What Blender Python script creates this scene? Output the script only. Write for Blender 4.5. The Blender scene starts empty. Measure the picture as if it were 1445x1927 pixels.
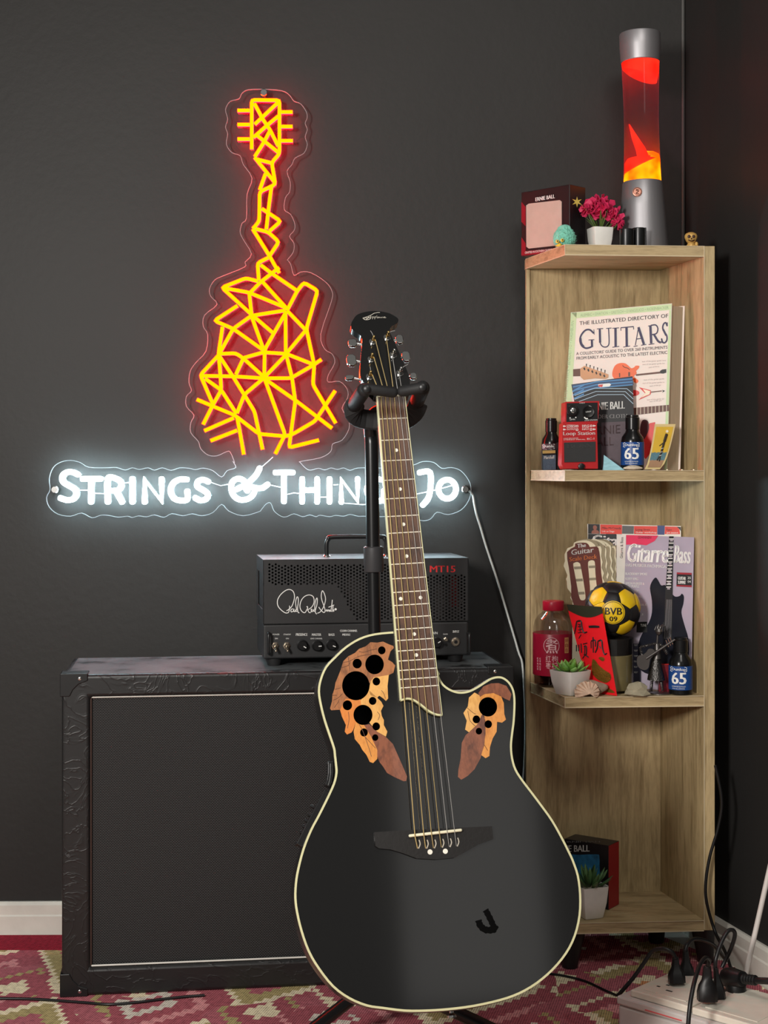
import bpy, bmesh, math, random
from mathutils import Vector, Matrix
random.seed(7)
scene = bpy.context.scene
COL = scene.collection

# ------------------------------------------------------------------ camera, light, exposure
F, CX, HY, CH = 2800.0, 722.5, 885.0, 0.945      # focal length in pixels, principal column, horizon row, lens height (m)
IW, IH = 1445.0, 1927.0
cam = bpy.data.cameras.new('camera'); camo = bpy.data.objects.new('camera', cam); COL.objects.link(camo)
camo.location = (0, 0, CH); camo.rotation_euler = (math.pi/2, 0, 0)
cam.sensor_fit = 'VERTICAL'; cam.sensor_height = 36.0; cam.lens = F/IH*36.0
cam.shift_y = -(IH/2-HY)/IH
cam.clip_start = 0.05
scene.camera = camo

world = bpy.data.worlds.new('world'); scene.world = world; world.use_nodes = True
world.node_tree.nodes['Background'].inputs[0].default_value = (1.0, 0.97, 0.93, 1)
world.node_tree.nodes['Background'].inputs[1].default_value = 0.13

def area_light(name, loc, target, size, power, col):
    l = bpy.data.lights.new(name, 'AREA'); l.shape = 'RECTANGLE'; l.size, l.size_y = size; l.energy = power; l.color = col
    o = bpy.data.objects.new(name, l); COL.objects.link(o); o.location = loc
    d = Vector(target)-Vector(loc); o.rotation_euler = d.to_track_quat('-Z', 'Y').to_euler()
    return o
area_light('window_light', (-1.02, 0.05, 1.50), (0.1, 2.9, 0.9), (0.32, 0.5), 68, (1.0, 0.955, 0.90))
area_light('guitar_reflection_light', (1.50, -1.7, 2.05), (0.9, 2.0, 0.9), (0.62, 1.25), 2.0, (1.0, 0.97, 0.92))  # unseen panel behind the camera, added for the pale reflection on the guitar
area_light('overhead_fill', (0.45, 0.75, 2.62), (0.4, 2.2, 0.4), (0.55, 0.55), 15, (1.0, 0.95, 0.88))  # unseen fill from above, added to lift the socket block and floor
vs = scene.view_settings
vs.view_transform = 'Standard'; vs.look = 'None'; vs.exposure = 0.0; vs.gamma = 1.0; vs.use_curve_mapping = False

# ------------------------------------------------------------------ helpers
def V(*a): return Vector(a)
def at(px, py, d):
    return V((px-CX)*d/F, d, CH-(py-HY)*d/F)
def onz(px, z, d):                    # column px, real height z, depth d
    return V((px-CX)*d/F, d, z)
def zc(ox, oy, s):                    # measurements read in an enlarged view -> photo pixels
    return lambda pts: [(ox+p[0]/s, oy+p[1]/s) for p in pts]
def lin(c):
    c /= 255.0
    return c/12.92 if c <= 0.04045 else ((c+0.055)/1.055)**2.4
def rgb(*c): return (lin(c[0]), lin(c[1]), lin(c[2]), 1)

class Fr:                             # a flat working plane: origin, right, up, outward normal
    def __init__(s, O, U, W):
        s.O = Vector(O); s.U = Vector(U).normalized(); s.N = s.U.cross(Vector(W)).normalized(); s.V = s.N.cross(s.U).normalized()
    def p(s, u, v, w=0): return s.O+s.U*u+s.V*v+s.N*w
    def hit(s, px, py, w=0):
        C = V(0, 0, CH); d = at(px, py, 1)-C; o = s.O+s.N*w
        return C+d*((o-C).dot(s.N)/d.dot(s.N))
    def uv(s, px, py, w=0):
        q = s.hit(px, py, w)-s.O
        return (q.dot(s.U), q.dot(s.V))
def fr3(bl, br, tl): return Fr(bl, br-bl, tl-bl)

MATS = {}
def mat(name, col, rough=0.5, metal=0.0, bump=0.0, bscale=200.0, var=0.06, vscale=40.0, emit=None, estr=0.0, coat=0.0, crough=0.03, trans=0.0, ior=1.45, spec=0.5, stretch=(1, 1, 1)):
    if name in MATS: return MATS[name]
    m = bpy.data.materials.new(name); m.use_nodes = True; MATS[name] = m
    nt = m.node_tree; b = nt.nodes['Principled BSDF']; L = nt.links.new
    b.inputs['Roughness'].default_value = rough; b.inputs['Metallic'].default_value = metal
    b.inputs['Coat Weight'].default_value = coat; b.inputs['Coat Roughness'].default_value = crough
    b.inputs['Transmission Weight'].default_value = trans; b.inputs['IOR'].default_value = ior
    b.inputs['Specular IOR Level'].default_value = spec
    b.inputs['Base Color'].default_value = col
    tc = nt.nodes.new('ShaderNodeTexCoord'); mp = nt.nodes.new('ShaderNodeMapping'); mp.inputs['Scale'].default_value = stretch
    L(tc.outputs['Object'], mp.inputs['Vector'])
    if var:
        n = nt.nodes.new('ShaderNodeTexNoise'); n.inputs['Scale'].default_value = vscale; n.inputs['Detail'].default_value = 3
        L(mp.outputs[0], n.inputs['Vector'])
        mx = nt.nodes.new('ShaderNodeMix'); mx.data_type = 'RGBA'; L(n.outputs['Fac'], mx.inputs[0])
        mx.inputs[6].default_value = tuple(c*(1-2*var) for c in col[:3])+(1,); mx.inputs[7].default_value = tuple(min(1, c*(1+2*var)) for c in col[:3])+(1,)
        L(mx.outputs[2], b.inputs['Base Color'])
    if bump:
        n2 = nt.nodes.new('ShaderNodeTexNoise'); n2.inputs['Scale'].default_value = bscale; n2.inputs['Detail'].default_value = 4
        L(mp.outputs[0], n2.inputs['Vector'])
        bp = nt.nodes.new('ShaderNodeBump'); bp.inputs['Strength'].default_value = bump; bp.inputs['Distance'].default_value = 0.002
        L(n2.outputs['Fac'], bp.inputs['Height']); L(bp.outputs[0], b.inputs['Normal'])
    if emit:
        b.inputs['Emission Color'].default_value = emit; b.inputs['Emission Strength'].default_value = estr
    return m
def emat(name, col, s):
    if name in MATS: return MATS[name]
    m = bpy.data.materials.new(name); m.use_nodes = True; MATS[name] = m
    nt = m.node_tree; nt.nodes.remove(nt.nodes['Principled BSDF'])
    e = nt.nodes.new('ShaderNodeEmission'); e.inputs[0].default_value = tuple(col)+(1,); e.inputs[1].default_value = s
    nt.links.new(e.outputs[0], nt.nodes['Material Output'].inputs[0])
    return m
def clear_mat(name, tint, gloss=0.06, rough=0.03):      # thin clear sheet: light goes straight through, a little is mirrored
    if name in MATS: return MATS[name]
    m = bpy.data.materials.new(name); m.use_nodes = True; MATS[name] = m
    nt = m.node_tree; nt.nodes.remove(nt.nodes['Principled BSDF']); L = nt.links.new
    t = nt.nodes.new('ShaderNodeBsdfTransparent'); t.inputs[0].default_value = tuple(tint)+(1,)
    g = nt.nodes.new('ShaderNodeBsdfGlossy'); g.inputs['Roughness'].default_value = rough
    mx = nt.nodes.new('ShaderNodeMixShader'); mx.inputs[0].default_value = gloss
    L(t.outputs[0], mx.inputs[1]); L(g.outputs[0], mx.inputs[2]); L(mx.outputs[0], nt.nodes['Material Output'].inputs[0])
    return m
def ramp(nt, stops, interp='LINEAR'):
    r = nt.nodes.new('ShaderNodeValToRGB'); e = r.color_ramp.elements; r.color_ramp.interpolation = interp
    while len(e) > 1: e.remove(e[-1])
    e[0].position = stops[0][0]; e[0].color = stops[0][1]
    for p, c in stops[1:]:
        x = e.new(p); x.color = c
    return r
def wood_mat(name, lo, hi, stretch, scale=1.0, rough=0.55, bump=0.25, coat=0.0):
    m = bpy.data.materials.new(name); m.use_nodes = True; MATS[name] = m
    nt = m.node_tree; b = nt.nodes['Principled BSDF']; L = nt.links.new
    tc = nt.nodes.new('ShaderNodeTexCoord'); mp = nt.nodes.new('ShaderNodeMapping'); mp.inputs['Scale'].default_value = stretch
    L(tc.outputs['Object'], mp.inputs['Vector'])
    n = nt.nodes.new('ShaderNodeTexNoise'); n.inputs['Scale'].default_value = 9*scale; n.inputs['Detail'].default_value = 8; n.inputs['Roughness'].default_value = 0.62; n.inputs['Distortion'].default_value = 0.6
    L(mp.outputs[0], n.inputs['Vector'])
    n2 = nt.nodes.new('ShaderNodeTexNoise'); n2.inputs['Scale'].default_value = 60*scale; n2.inputs['Detail'].default_value = 3
    L(mp.outputs[0], n2.inputs['Vector'])
    mid = tuple((a+c)/2 for a, c in zip(lo, hi))
    r = ramp(nt, [(0.30, lo), (0.45, mid), (0.62, hi), (0.8, mid)])
    ad = nt.nodes.new('ShaderNodeMath'); ad.operation = 'MULTIPLY_ADD'; ad.inputs[1].default_value = 0.35; L(n2.outputs['Fac'], ad.inputs[0]); 
    sb = nt.nodes.new('ShaderNodeMath'); sb.operation = 'SUBTRACT'; sb.inputs[1].default_value = 0.135; L(n.outputs['Fac'], sb.inputs[0]); L(sb.outputs[0], ad.inputs[2])
    L(ad.outputs[0], r.inputs[0]); L(r.outputs[0], b.inputs['Base Color'])
    b.inputs['Roughness'].default_value = rough; b.inputs['Coat Weight'].default_value = coat; b.inputs['Coat Roughness'].default_value = 0.03
    if bump:
        bp = nt.nodes.new('ShaderNodeBump'); bp.inputs['Strength'].default_value = bump; bp.inputs['Distance'].default_value = 0.001
        L(ad.outputs[0], bp.inputs['Height']); L(bp.outputs[0], b.inputs['Normal'])
    return m

def thing(name, label, cat, loc=(0, 0, 0), group=None):
    o = bpy.data.objects.new(name, None); o.empty_display_size = 0.05; COL.objects.link(o); o.location = loc
    o['label'] = label; o['category'] = cat
    if group: o['group'] = group
    return o
def link(o, parent=None):
    COL.objects.link(o)
    if parent is not None:
        o.parent = parent
        if parent.type == 'EMPTY': o.matrix_parent_inverse = Matrix.Translation(-parent.location)
    return o
def tag(o, label, cat, group=None):
    o['label'] = label; o['category'] = cat
    if group: o['group'] = group
    return o
def struct(o): o['kind'] = 'structure'; return o

def mobj(name, verts, faces, m, parent=None, smooth=False, midx=None, bevel=0, seg=2, angle=None):
    me = bpy.data.meshes.new(name); me.from_pydata([tuple(v) for v in verts], [], faces); me.update()
    for mm in (m if isinstance(m, (list, tuple)) else [m]): me.materials.append(mm)
    if midx:
        for i, k in enumerate(midx): me.polygons[i].material_index = k
    bm = bmesh.new(); bm.from_mesh(me)
    bmesh.ops.recalc_face_normals(bm, faces=bm.faces) if smooth is not None else None
    if bevel: bmesh.ops.bevel(bm, geom=[e for e in bm.edges if len(e.link_faces) == 2 and e.calc_face_angle(0) > 0.5], offset=bevel, segments=seg, affect='EDGES', profile=0.5)
    bm.to_mesh(me); bm.free()
    if smooth:
        for p in me.polygons: p.use_smooth = True
    if angle: me.set_sharp_from_angle(angle=math.radians(angle))
    return link(bpy.data.objects.new(name, me), parent)
class MB:                              # collects shapes that make up ONE part
    def __init__(s): s.v = []; s.f = []; s.m = []
    def add(s, v, f, k=0):
        n = len(s.v); s.v += list(v); s.f += [tuple(i+n for i in q) for q in f]; s.m += [k]*len(f); return s
    def build(s, name, m, parent=None, smooth=False, bevel=0, seg=2, angle=None): return mobj(name, s.v, s.f, m, parent, smooth, s.m, bevel, seg, angle)
BOXF = [(0, 1, 2, 3), (4, 7, 6, 5), (0, 4, 5, 1), (1, 5, 6, 2), (2, 6, 7, 3), (3, 7, 4, 0)]
def boxv(fr, u0, u1, v0, v1, w0, w1):
    return [fr.p(u0, v0, w0), fr.p(u1, v0, w0), fr.p(u1, v1, w0), fr.p(u0, v1, w0), fr.p(u0, v0, w1), fr.p(u1, v0, w1), fr.p(u1, v1, w1), fr.p(u0, v1, w1)]
def box(name, fr, dims, m, parent=None, bevel=0.0, seg=2):
    return mobj(name, boxv(fr, *dims), BOXF, m, parent, bevel=bevel, seg=seg)
def prism(name, pts, vec, m, parent=None, bevel=0, side=None, seg=2):      # polygon pts (3D), swept by vec
    n = len(pts); v = [Vector(p) for p in pts]+[Vector(p)+vec for p in pts]
    f = [tuple(range(n))[::-1], tuple(range(n, 2*n))]+[(i, (i+1) % n, n+(i+1) % n, n+i) for i in range(n)]
    ms = [m, side] if side else m
    return mobj(name, v, f, ms, parent, midx=[0, 0]+[1]*n if side else None, bevel=bevel, seg=seg)
def catmull(pts, k=6, closed=False):
    pts = [Vector(p) for p in pts]; n = len(pts); out = []
    if n < 3: return pts
    for i in range(n if closed else n-1):
        if closed: p = [pts[(i+j-1) % n] for j in range(4)]
        else: p = [pts[max(0, min(n-1, i+j-1))] for j in range(4)]
        for t in range(k):
            t /= k
            out.append(0.5*((2*p[1])+(p[2]-p[0])*t+(2*p[0]-5*p[1]+4*p[2]-p[3])*t*t+(3*p[1]-p[0]-3*p[2]+p[3])*t**3))
    if not closed: out.append(pts[-1])
    return out
def smooth2(pts, k=5, closed=True): return [(q.x, q.y) for q in catmull([V(p[0], p[1], 0) for p in pts], k, closed)]
def circ(n=10, r=1.0, ph=0.0): return [(r*math.cos(2*math.pi*i/n+ph), r*math.sin(2*math.pi*i/n+ph)) for i in range(n)]
def sweep(pts, sec, N=None, cap='flat', closed=False, radii=None):
    pts = [Vector(p) for p in pts]; n = len(pts); verts = []; faces = []; segi = []
    T = []
    for i in range(n):
        a = pts[i]-pts[i-1] if (i > 0 or closed) else pts[1]-pts[0]
        b = pts[(i+1) % n]-pts[i] if (i < n-1 or closed) else pts[i]-pts[i-1]
        a = a.normalized() if a.length > 1e-9 else b.normalized(); b = b.normalized() if b.length > 1e-9 else a
        t = (a+b); T.append((t.normalized() if t.length > 1e-4 else a, 1/max(0.86, math.cos(a.angle(b, 0)/2))))
    rings = []
    up = Vector(N) if N is not None else None
    if up is None:
        up = V(0, 0, 1) if abs(T[0][0].z) < 0.9 else V(1, 0, 0)
    for i in range(n):
        t, mit = T[i]
        if N is None:
            up = (up-t*up.dot(t)).normalized()
        S = t.cross(up).normalized()
        r = radii[i] if radii else 1.0
        rings.append((pts[i], S, up, t, r, mit if N is not None else 1.0))
    full = list(rings)
    if cap == 'round' and not closed:
        R = max(abs(a) for a, b in sec)
        def endr(q, s):
            p, S, U_, t, r, m_ = q; return [(p+t*s*R*r*k1, S, U_, t, r*k2, 1.0) for k1, k2 in ((0.95, 0.3), (0.75, 0.68), (0.4, 0.92))]
        full = endr(rings[0], -1)+full+endr(rings[-1], 1)[::-1]
    m = len(sec)
    for p, S, U_, t, r, mit in full:
        for a, b in sec: verts.append(p+S*a*r*mit+U_*b*r)
    k = len(full)
    for i in range(k if closed else k-1):
        for j in range(m):
            i2 = (i+1) % k
            faces.append((i*m+j, i*m+(j+1) % m, i2*m+(j+1) % m, i2*m+j)); segi.append(j)
    if not closed:
        faces.append(tuple(range(m))[::-1]); segi.append(-1); faces.append(tuple(range((k-1)*m, k*m))); segi.append(-1)
    return verts, faces, segi
def tube(name, pts, r, m, parent=None, seg=8, cap='flat', closed=False, radii=None, sm=True, k=0):
    if k: pts = catmull(pts, k, closed)
    v, f, s = sweep(pts, circ(seg, r), None, cap, closed, radii)
    return mobj(name, v, f, m, parent, smooth=sm, angle=50)
def latv(prof, C, ax=V(0, 0, 1), seg=24, ref=None):
    ax = ax.normalized(); a = Vector(ref) if ref is not None else (V(1, 0, 0) if abs(ax.x) < 0.8 else V(0, 1, 0)); a = (a-ax*a.dot(ax)).normalized(); b = ax.cross(a)
    v = []; f = []
    for r, h in prof:
        for j in range(seg):
            t = 2*math.pi*j/seg; v.append(Vector(C)+ax*h+(a*math.cos(t)+b*math.sin(t))*r)
    for i in range(len(prof)-1):
        for j in range(seg): f.append((i*seg+j, i*seg+(j+1) % seg, (i+1)*seg+(j+1) % seg, (i+1)*seg+j))
    f.append(tuple(range(seg))[::-1]); f.append(tuple(range((len(prof)-1)*seg, len(prof)*seg)))
    return v, f
def lathe(name, prof, C, m, parent=None, ax=V(0, 0, 1), seg=24, angle=35, smooth=True):
    v, f = latv(prof, C, ax, seg); return mobj(name, v, f, m, parent, smooth=smooth, angle=angle)
def sheet_mesh(loops, fr, w0, w1):      # flat shape (outer loop, then holes) of thickness w0..w1 on plane fr; loops in (u, v)
    c = bpy.data.curves.new('tmp', 'CURVE'); c.dimensions = '2D'; c.fill_mode = 'BOTH'; c.extrude = (w1-w0)/2
    for pts in loops:
        sp = c.splines.new('POLY'); sp.points.add(len(pts)-1)
        for p, q in zip(sp.points, pts): p.co = (q[0], q[1], 0, 1)
        sp.use_cyclic_u = True
    o = bpy.data.objects.new('tmp', c); me = bpy.data.meshes.new_from_object(o); bpy.data.objects.remove(o); bpy.data.curves.remove(c)
    me.transform(Matrix(((fr.U.x, fr.V.x, fr.N.x, 0), (fr.U.y, fr.V.y, fr.N.y, 0), (fr.U.z, fr.V.z, fr.N.z, 0), (0, 0, 0, 1))))
    me.transform(Matrix.Translation(fr.O+fr.N*(w0+w1)/2))
    return me
def sheet(name, loops, fr, w0, w1, m, parent=None, px=True):
    if px: loops = [[fr.uv(p[0], p[1], w1) for p in l] for l in loops]
    me = sheet_mesh(loops, fr, w0, w1); me.name = name; me.materials.clear(); me.materials.append(m)
    return link(bpy.data.objects.new(name, me), parent)
def text_mesh(s):
    c = bpy.data.curves.new('tmp', 'FONT'); c.body = s; c.resolution_u = 2
    o = bpy.data.objects.new('tmp', c); me = bpy.data.meshes.new_from_object(o); bpy.data.objects.remove(o); bpy.data.curves.remove(c)
    return me
def lettering(fr, s, p0, p1, h, m, parent=None, w=0.0004, name='lettering', slant=0.0, bold=0.0, up=None):
    """flat printed words on plane fr: baseline from photo point p0 to p1, capitals h pixels tall"""
    me = text_mesh(s)
    xs = [v.co.x for v in me.vertices]; ys = [v.co.y for v in me.vertices]
    x0, x1 = min(xs), max(xs); y1 = max(ys); y0 = max(0.0, min(ys))
    A = fr.hit(p0[0], p0[1], w); B = fr.hit(p1[0], p1[1], w)
    ux, uy = up or (0, -1); Up = fr.hit(p0[0]+ux*h, p0[1]+uy*h, w)-A
    D = B-A
    for v in me.vertices:
        a = (v.co.x-x0)/(x1-x0); b = (v.co.y-y0)/(y1-y0)
        v.co = A+D*a+Up*b+D.normalized()*(slant*b*Up.length)
    me.materials.clear(); me.materials.append(m); me.name = name
    if bold:
        bm = bmesh.new(); bm.from_mesh(me); d = D.normalized()*bold
        ex = bmesh.ops.duplicate(bm, geom=bm.verts[:]+bm.edges[:]+bm.faces[:])
        for e in ex['geom']:
            if isinstance(e, bmesh.types.BMVert): e.co += d
        bm.to_mesh(me); bm.free()
    return link(bpy.data.objects.new(name, me), parent)
def ribbon(fr, pts, wpx, m, parent=None, w=0.0004, name='printed_line', k=0, closed=False):      # flat printed stroke through photo points
    if k: pts = smooth2(pts, k, closed)
    P = [fr.hit(p[0], p[1], w) for p in pts]
    r = (fr.hit(pts[0][0]+wpx/2, pts[0][1], w)-P[0]).length
    v, f, s = sweep(P, [(r, 0.0), (0, 0.00008), (-r, 0.0), (0, -0.00008)], fr.N, 'flat', closed)
    return mobj(name, v, f, m, parent)
def poly(fr, pts, m, parent=None, w=0.0003, name='printed_patch', t=0.0001):
    return sheet(name, [pts], fr, w-t, w, m, parent)
def boolcut(o, cutter):
    md = o.modifiers.new('cut', 'BOOLEAN'); md.object = cutter; md.operation = 'DIFFERENCE'; md.solver = 'EXACT'
    dg = bpy.context.evaluated_depsgraph_get(); me = bpy.data.meshes.new_from_object(o.evaluated_get(dg)); me.name = o.data.name
    o.modifiers.clear(); o.data = me
def ell(cx, cy, rx, ry=None, n=20):
    ry = ry or rx
    return [(cx+rx*math.cos(2*math.pi*i/n), cy+ry*math.sin(2*math.pi*i/n)) for i in range(n)]
Z1 = V(0, 0, 1)

# shared materials
black_plastic = mat('black_plastic', rgb(24, 24, 25), 0.38)
rubber = mat('black_rubber', rgb(30, 30, 31), 0.62, bump=0.1, bscale=400)
chrome = mat('chrome', rgb(215, 215, 212), 0.16, 1.0)
gold_metal = mat('aged_gold_metal', rgb(196, 168, 112), 0.28, 1.0)
white_print = mat('white_print', rgb(236, 236, 232), 0.5, var=0.02)
black_print = mat('black_print', rgb(22, 22, 24), 0.5, var=0.02)
ivory = mat('ivory_plastic', rgb(232, 226, 196), 0.35)
gloss_black = mat('gloss_black_lacquer', rgb(12, 12, 12), 0.30, coat=1.0, crough=0.08, var=0.0, spec=0.25)
paper_cream = mat('cream_paper', rgb(228, 220, 204), 0.6)
# ------------------------------------------------------------------ the room
def wall_mat(name, col):
    m = mat(name, col, 0.55, bump=0.22, bscale=60, var=0.08, vscale=5, spec=0.35)
    return m
wallm = wall_mat('black_wall_paint', rgb(40, 39, 38))
WL = at(0, HY, 3.05); WC = at(1288, HY, 3.08)            # back wall: left frame edge and the room corner
WR = at(1445, HY, 2.76)
wdir = (WC-WL).normalized(); rdir = (WR-WC).normalized()
wn = V(wdir.y, -wdir.x, 0); rn = V(rdir.y, -rdir.x, 0)      # normals into the room
def vwall(name, a, b, z0, z1, n, th, m):
    o = mobj(name, [V(a.x, a.y, z0), V(b.x, b.y, z0), V(b.x, b.y, z1), V(a.x, a.y, z1)]+[V(p.x, p.y, z)-n*th for p, z in ((a, z0), (b, z0), (b, z1), (a, z1))], BOXF, m)
    return struct(o)
A0 = WL-wdir*1.9; R1 = WC+rdir*3.6
vwall('wall_back', A0, WC, -0.02, 2.7, wn, 0.1, wallm)
vwall('wall_right', WC, R1, -0.02, 2.7, rn, 0.1, wallm)
floorm = mat('pale_floor_tile', rgb(196, 192, 182), 0.35, var=0.08, vscale=6)
struct(mobj('floor', [V(-3, -1.2, -0.006), V(2.6, -1.2, -0.006), V(2.6, 3.4, -0.006), V(-3, 3.4, -0.006)]+[V(-3, -1.2, -0.1), V(2.6, -1.2, -0.1), V(2.6, 3.4, -0.1), V(-3, 3.4, -0.1)], BOXF, floorm))
basem = mat('white_skirting_paint', rgb(214, 210, 200), 0.5, var=0.12, vscale=14, bump=0.2, bscale=60)
def skirting(name, a, b, n):
    a, b = V(a.x, a.y, 0), V(b.x, b.y, 0)
    prof = [(0.0005, -0.006), (0.014, -0.006), (0.014, 0.034), (0.0115, 0.037), (0.0115, 0.056), (0.006, 0.062), (0.0005, 0.062)]
    v = [p+n*x+Z1*z for p in (a, b) for x, z in prof]; k = len(prof)
    f = [tuple(range(k)), tuple(range(k, 2*k))[::-1]]+[(i, (i+1) % k, k+(i+1) % k, k+i) for i in range(k)]
    struct(mobj(name, v, f, basem))
skirting('baseboard_back', A0, WC, wn)
skirting('baseboard_right', WC+rdir*0.016, R1, rn)
# thin glossy paint bead in the room corner
cb = WC+wn*0.003-wdir*0.004
struct(tube('trim_1', [V(cb.x, cb.y, 0.07), V(cb.x, cb.y, 2.7)], 0.0032, mat('corner_sealant', rgb(88, 88, 86), 0.3), seg=6))

# ------------------------------------------------------------------ the kilim rug
def rug_mat():
    m = bpy.data.materials.new('kilim_weave'); m.use_nodes = True
    nt = m.node_tree; b = nt.nodes['Principled BSDF']; L = nt.links.new
    def N(t, **k):
        n = nt.nodes.new(t)
        for a, c in k.items(): setattr(n, a, c)
        return n
    def M(op, a, c=None, d=None):
        n = N('ShaderNodeMath', operation=op)
        for i, x in enumerate((a, c, d)):
            if x is None: continue
            if isinstance(x, (int, float)): n.inputs[i].default_value = x
            else: L(x, n.inputs[i])
        return n.outputs[0]
    tc = N('ShaderNodeTexCoord'); mp = N('ShaderNodeMapping'); mp.inputs['Rotation'].default_value = (0, 0, math.radians(14)); L(tc.outputs['Object'], mp.inputs[0])
    sx = N('ShaderNodeSeparateXYZ'); L(mp.outputs[0], sx.inputs[0])
    x, y = sx.outputs[0], sx.outputs[1]
    # woven steps: coordinates snap to a grid so that the diamonds get toothed edges
    qx = M('MULTIPLY', M('FLOOR', M('DIVIDE', x, 0.012)), 0.012); qy = M('MULTIPLY', M('FLOOR', M('DIVIDE', y, 0.017)), 0.017)
    def diamond(px, py, ox, oy):
        fx = M('ABSOLUTE', M('SUBTRACT', M('FRACT', M('DIVIDE', M('ADD', qx, ox), px)), 0.5))
        fy = M('ABSOLUTE', M('SUBTRACT', M('FRACT', M('DIVIDE', M('ADD', qy, oy), py)), 0.5))
        return M('ADD', fx, fy)
    d1 = diamond(0.34, 0.50, 0.03, 0.05); d2 = diamond(0.24, 0.30, 0.0, 0.09)
    idx = M('FLOOR', M('DIVIDE', M('ADD', qx, 0.03), 0.34)); idy = M('FLOOR', M('DIVIDE', M('ADD', qy, 0.05), 0.50))
    wn_ = N('ShaderNodeTexWhiteNoise', noise_dimensions='2D'); cm = N('ShaderNodeCombineXYZ'); L(idx, cm.inputs[0]); L(idy, cm.inputs[1]); L(cm.outputs[0], wn_.inputs['Vector'])
    maroon, cream, olive, pink, grey, rust, rose = rgb(152, 82, 92), rgb(214, 202, 174), rgb(160, 146, 104), rgb(194, 132, 136), rgb(196, 188, 178), rgb(190, 132, 92), rgb(160, 92, 102)
    r1 = ramp(nt, [(0, rust), (0.16, cream), (0.24, rose), (0.34, olive), (0.44, cream), (0.50, maroon), (0.66, pink), (0.72, maroon), (0.84, grey), (0.90, maroon)], 'CONSTANT')
    L(M('ADD', d1, M('MULTIPLY', M('SUBTRACT', wn_.outputs[0], 0.5), 0.18)), r1.inputs[0])
    r2 = ramp(nt, [(0, cream), (0.14, maroon), (0.3, olive), (0.36, rose), (0.62, cream), (0.7, maroon), (0.86, pink)], 'CONSTANT')
    L(d2, r2.inputs[0])
    nz = N('ShaderNodeTexNoise'); nz.inputs['Scale'].default_value = 5; nz.inputs['Detail'].default_value = 2; L(mp.outputs[0], nz.inputs[0])
    sel = M('GREATER_THAN', nz.outputs[0], 0.55)
    mx = N('ShaderNodeMix', data_type='RGBA'); L(sel, mx.inputs[0]); L(r1.outputs[0], mx.inputs[6]); L(r2.outputs[0], mx.inputs[7])
    # red border band along the wall side
    sw = N('ShaderNodeSeparateXYZ'); L(tc.outputs['Object'], sw.inputs[0])
    bd = M('MULTIPLY', M('GREATER_THAN', sw.outputs[1], 2.93), M('LESS_THAN', sw.outputs[0], 0.1))
    mb = N('ShaderNodeMix', data_type='RGBA'); L(bd, mb.inputs[0]); L(mx.outputs[2], mb.inputs[6]); mb.inputs[7].default_value = rgb(134, 34, 50)
    # rib weave and wear
    wv = N('ShaderNodeTexWave', wave_type='BANDS', bands_direction='X'); wv.inputs['Scale'].default_value = 75; wv.inputs['Distortion'].default_value = 1.2; wv.inputs['Detail'].default_value = 2; wv.inputs['Detail Scale'].default_value = 6; L(mp.outputs[0], wv.inputs[0])
    wear = N('ShaderNodeTexNoise'); wear.inputs['Scale'].default_value = 110; wear.inputs['Detail'].default_value = 5; L(mp.outputs[0], wear.inputs[0])
    w2 = N('ShaderNodeMix', data_type='RGBA', blend_type='MULTIPLY'); w2.inputs[0].default_value = 1.0; L(mb.outputs[2], w2.inputs[6])
    wr = ramp(nt, [(0.25, (0.62, 0.60, 0.60, 1)), (0.72, (1.75, 1.72, 1.66, 1))]); L(M('ADD', M('MULTIPLY', wv.outputs[0], 0.35), M('MULTIPLY', wear.outputs[0], 0.75)), wr.inputs[0]); L(wr.outputs[0], w2.inputs[7])
    L(w2.outputs[2], b.inputs['Base Color']); b.inputs['Roughness'].default_value = 0.95; b.inputs['Specular IOR Level'].default_value = 0.1
    bp = N('ShaderNodeBump'); bp.inputs['Strength'].default_value = 0.5; bp.inputs['Distance'].default_value = 0.002
    L(M('ADD', wv.outputs[0], wear.outputs[0]), bp.inputs['Height']); L(bp.outputs[0], b.inputs['Normal'])
    return m
bl = at(-150, HY, 3.03); br_ = at(1292, HY, 3.035)
rv = [V(-1.3, 1.5, 0), V(0.98, 1.5, 0), V(0.66, 2.86, 0), V(0.55, 3.04, 0), V(-1.3, 3.02, 0)]
tag(prism('kilim_rug', rv, V(0, 0, -0.005), rug_mat()), 'worn flat-woven rug with maroon, cream and olive diamonds covering the floor', 'rug')

# ------------------------------------------------------------------ the neon sign
SG = Fr(WL+wn*0.030+V(0, 0, 0), wdir, Z1)
sign = thing('neon_sign', 'lit neon sign with a yellow polygon guitar above white words on clear acrylic', 'neon sign', SG.hit(500, 960))
z1 = zc(340, 140, 4.25); z2 = zc(340, 480, 4.25); z3 = zc(70, 850, 3.36); z4 = zc(480, 850, 3.36); z5 = zc(400, 860, 6.568)
outline = z1([(670,118),(810,130),(870,165),(905,212),(960,235),(1005,300),(1010,350),(995,390),(1012,440),(995,500),(1012,560),(985,630),(915,668),(890,720),(850,775),(875,860),(870,940),(838,985),(828,1080),(880,1120),(913,1200),(905,1250),(870,1295),(905,1350),(900,1420),(855,1480)])
outline += z2([(855,40),(880,75),(905,160),(960,135),(1040,140),(1160,215),(1210,290),(1205,370),(1120,630),(1150,750),(1210,790),(1232,860),(1180,960),(1180,1015),(1270,1010),(1330,1070),(1335,1140),(1290,1225),(1340,1310),(1345,1390),(1290,1480),(1215,1510),(1200,1570),(1120,1620),(960,1650)])
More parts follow.
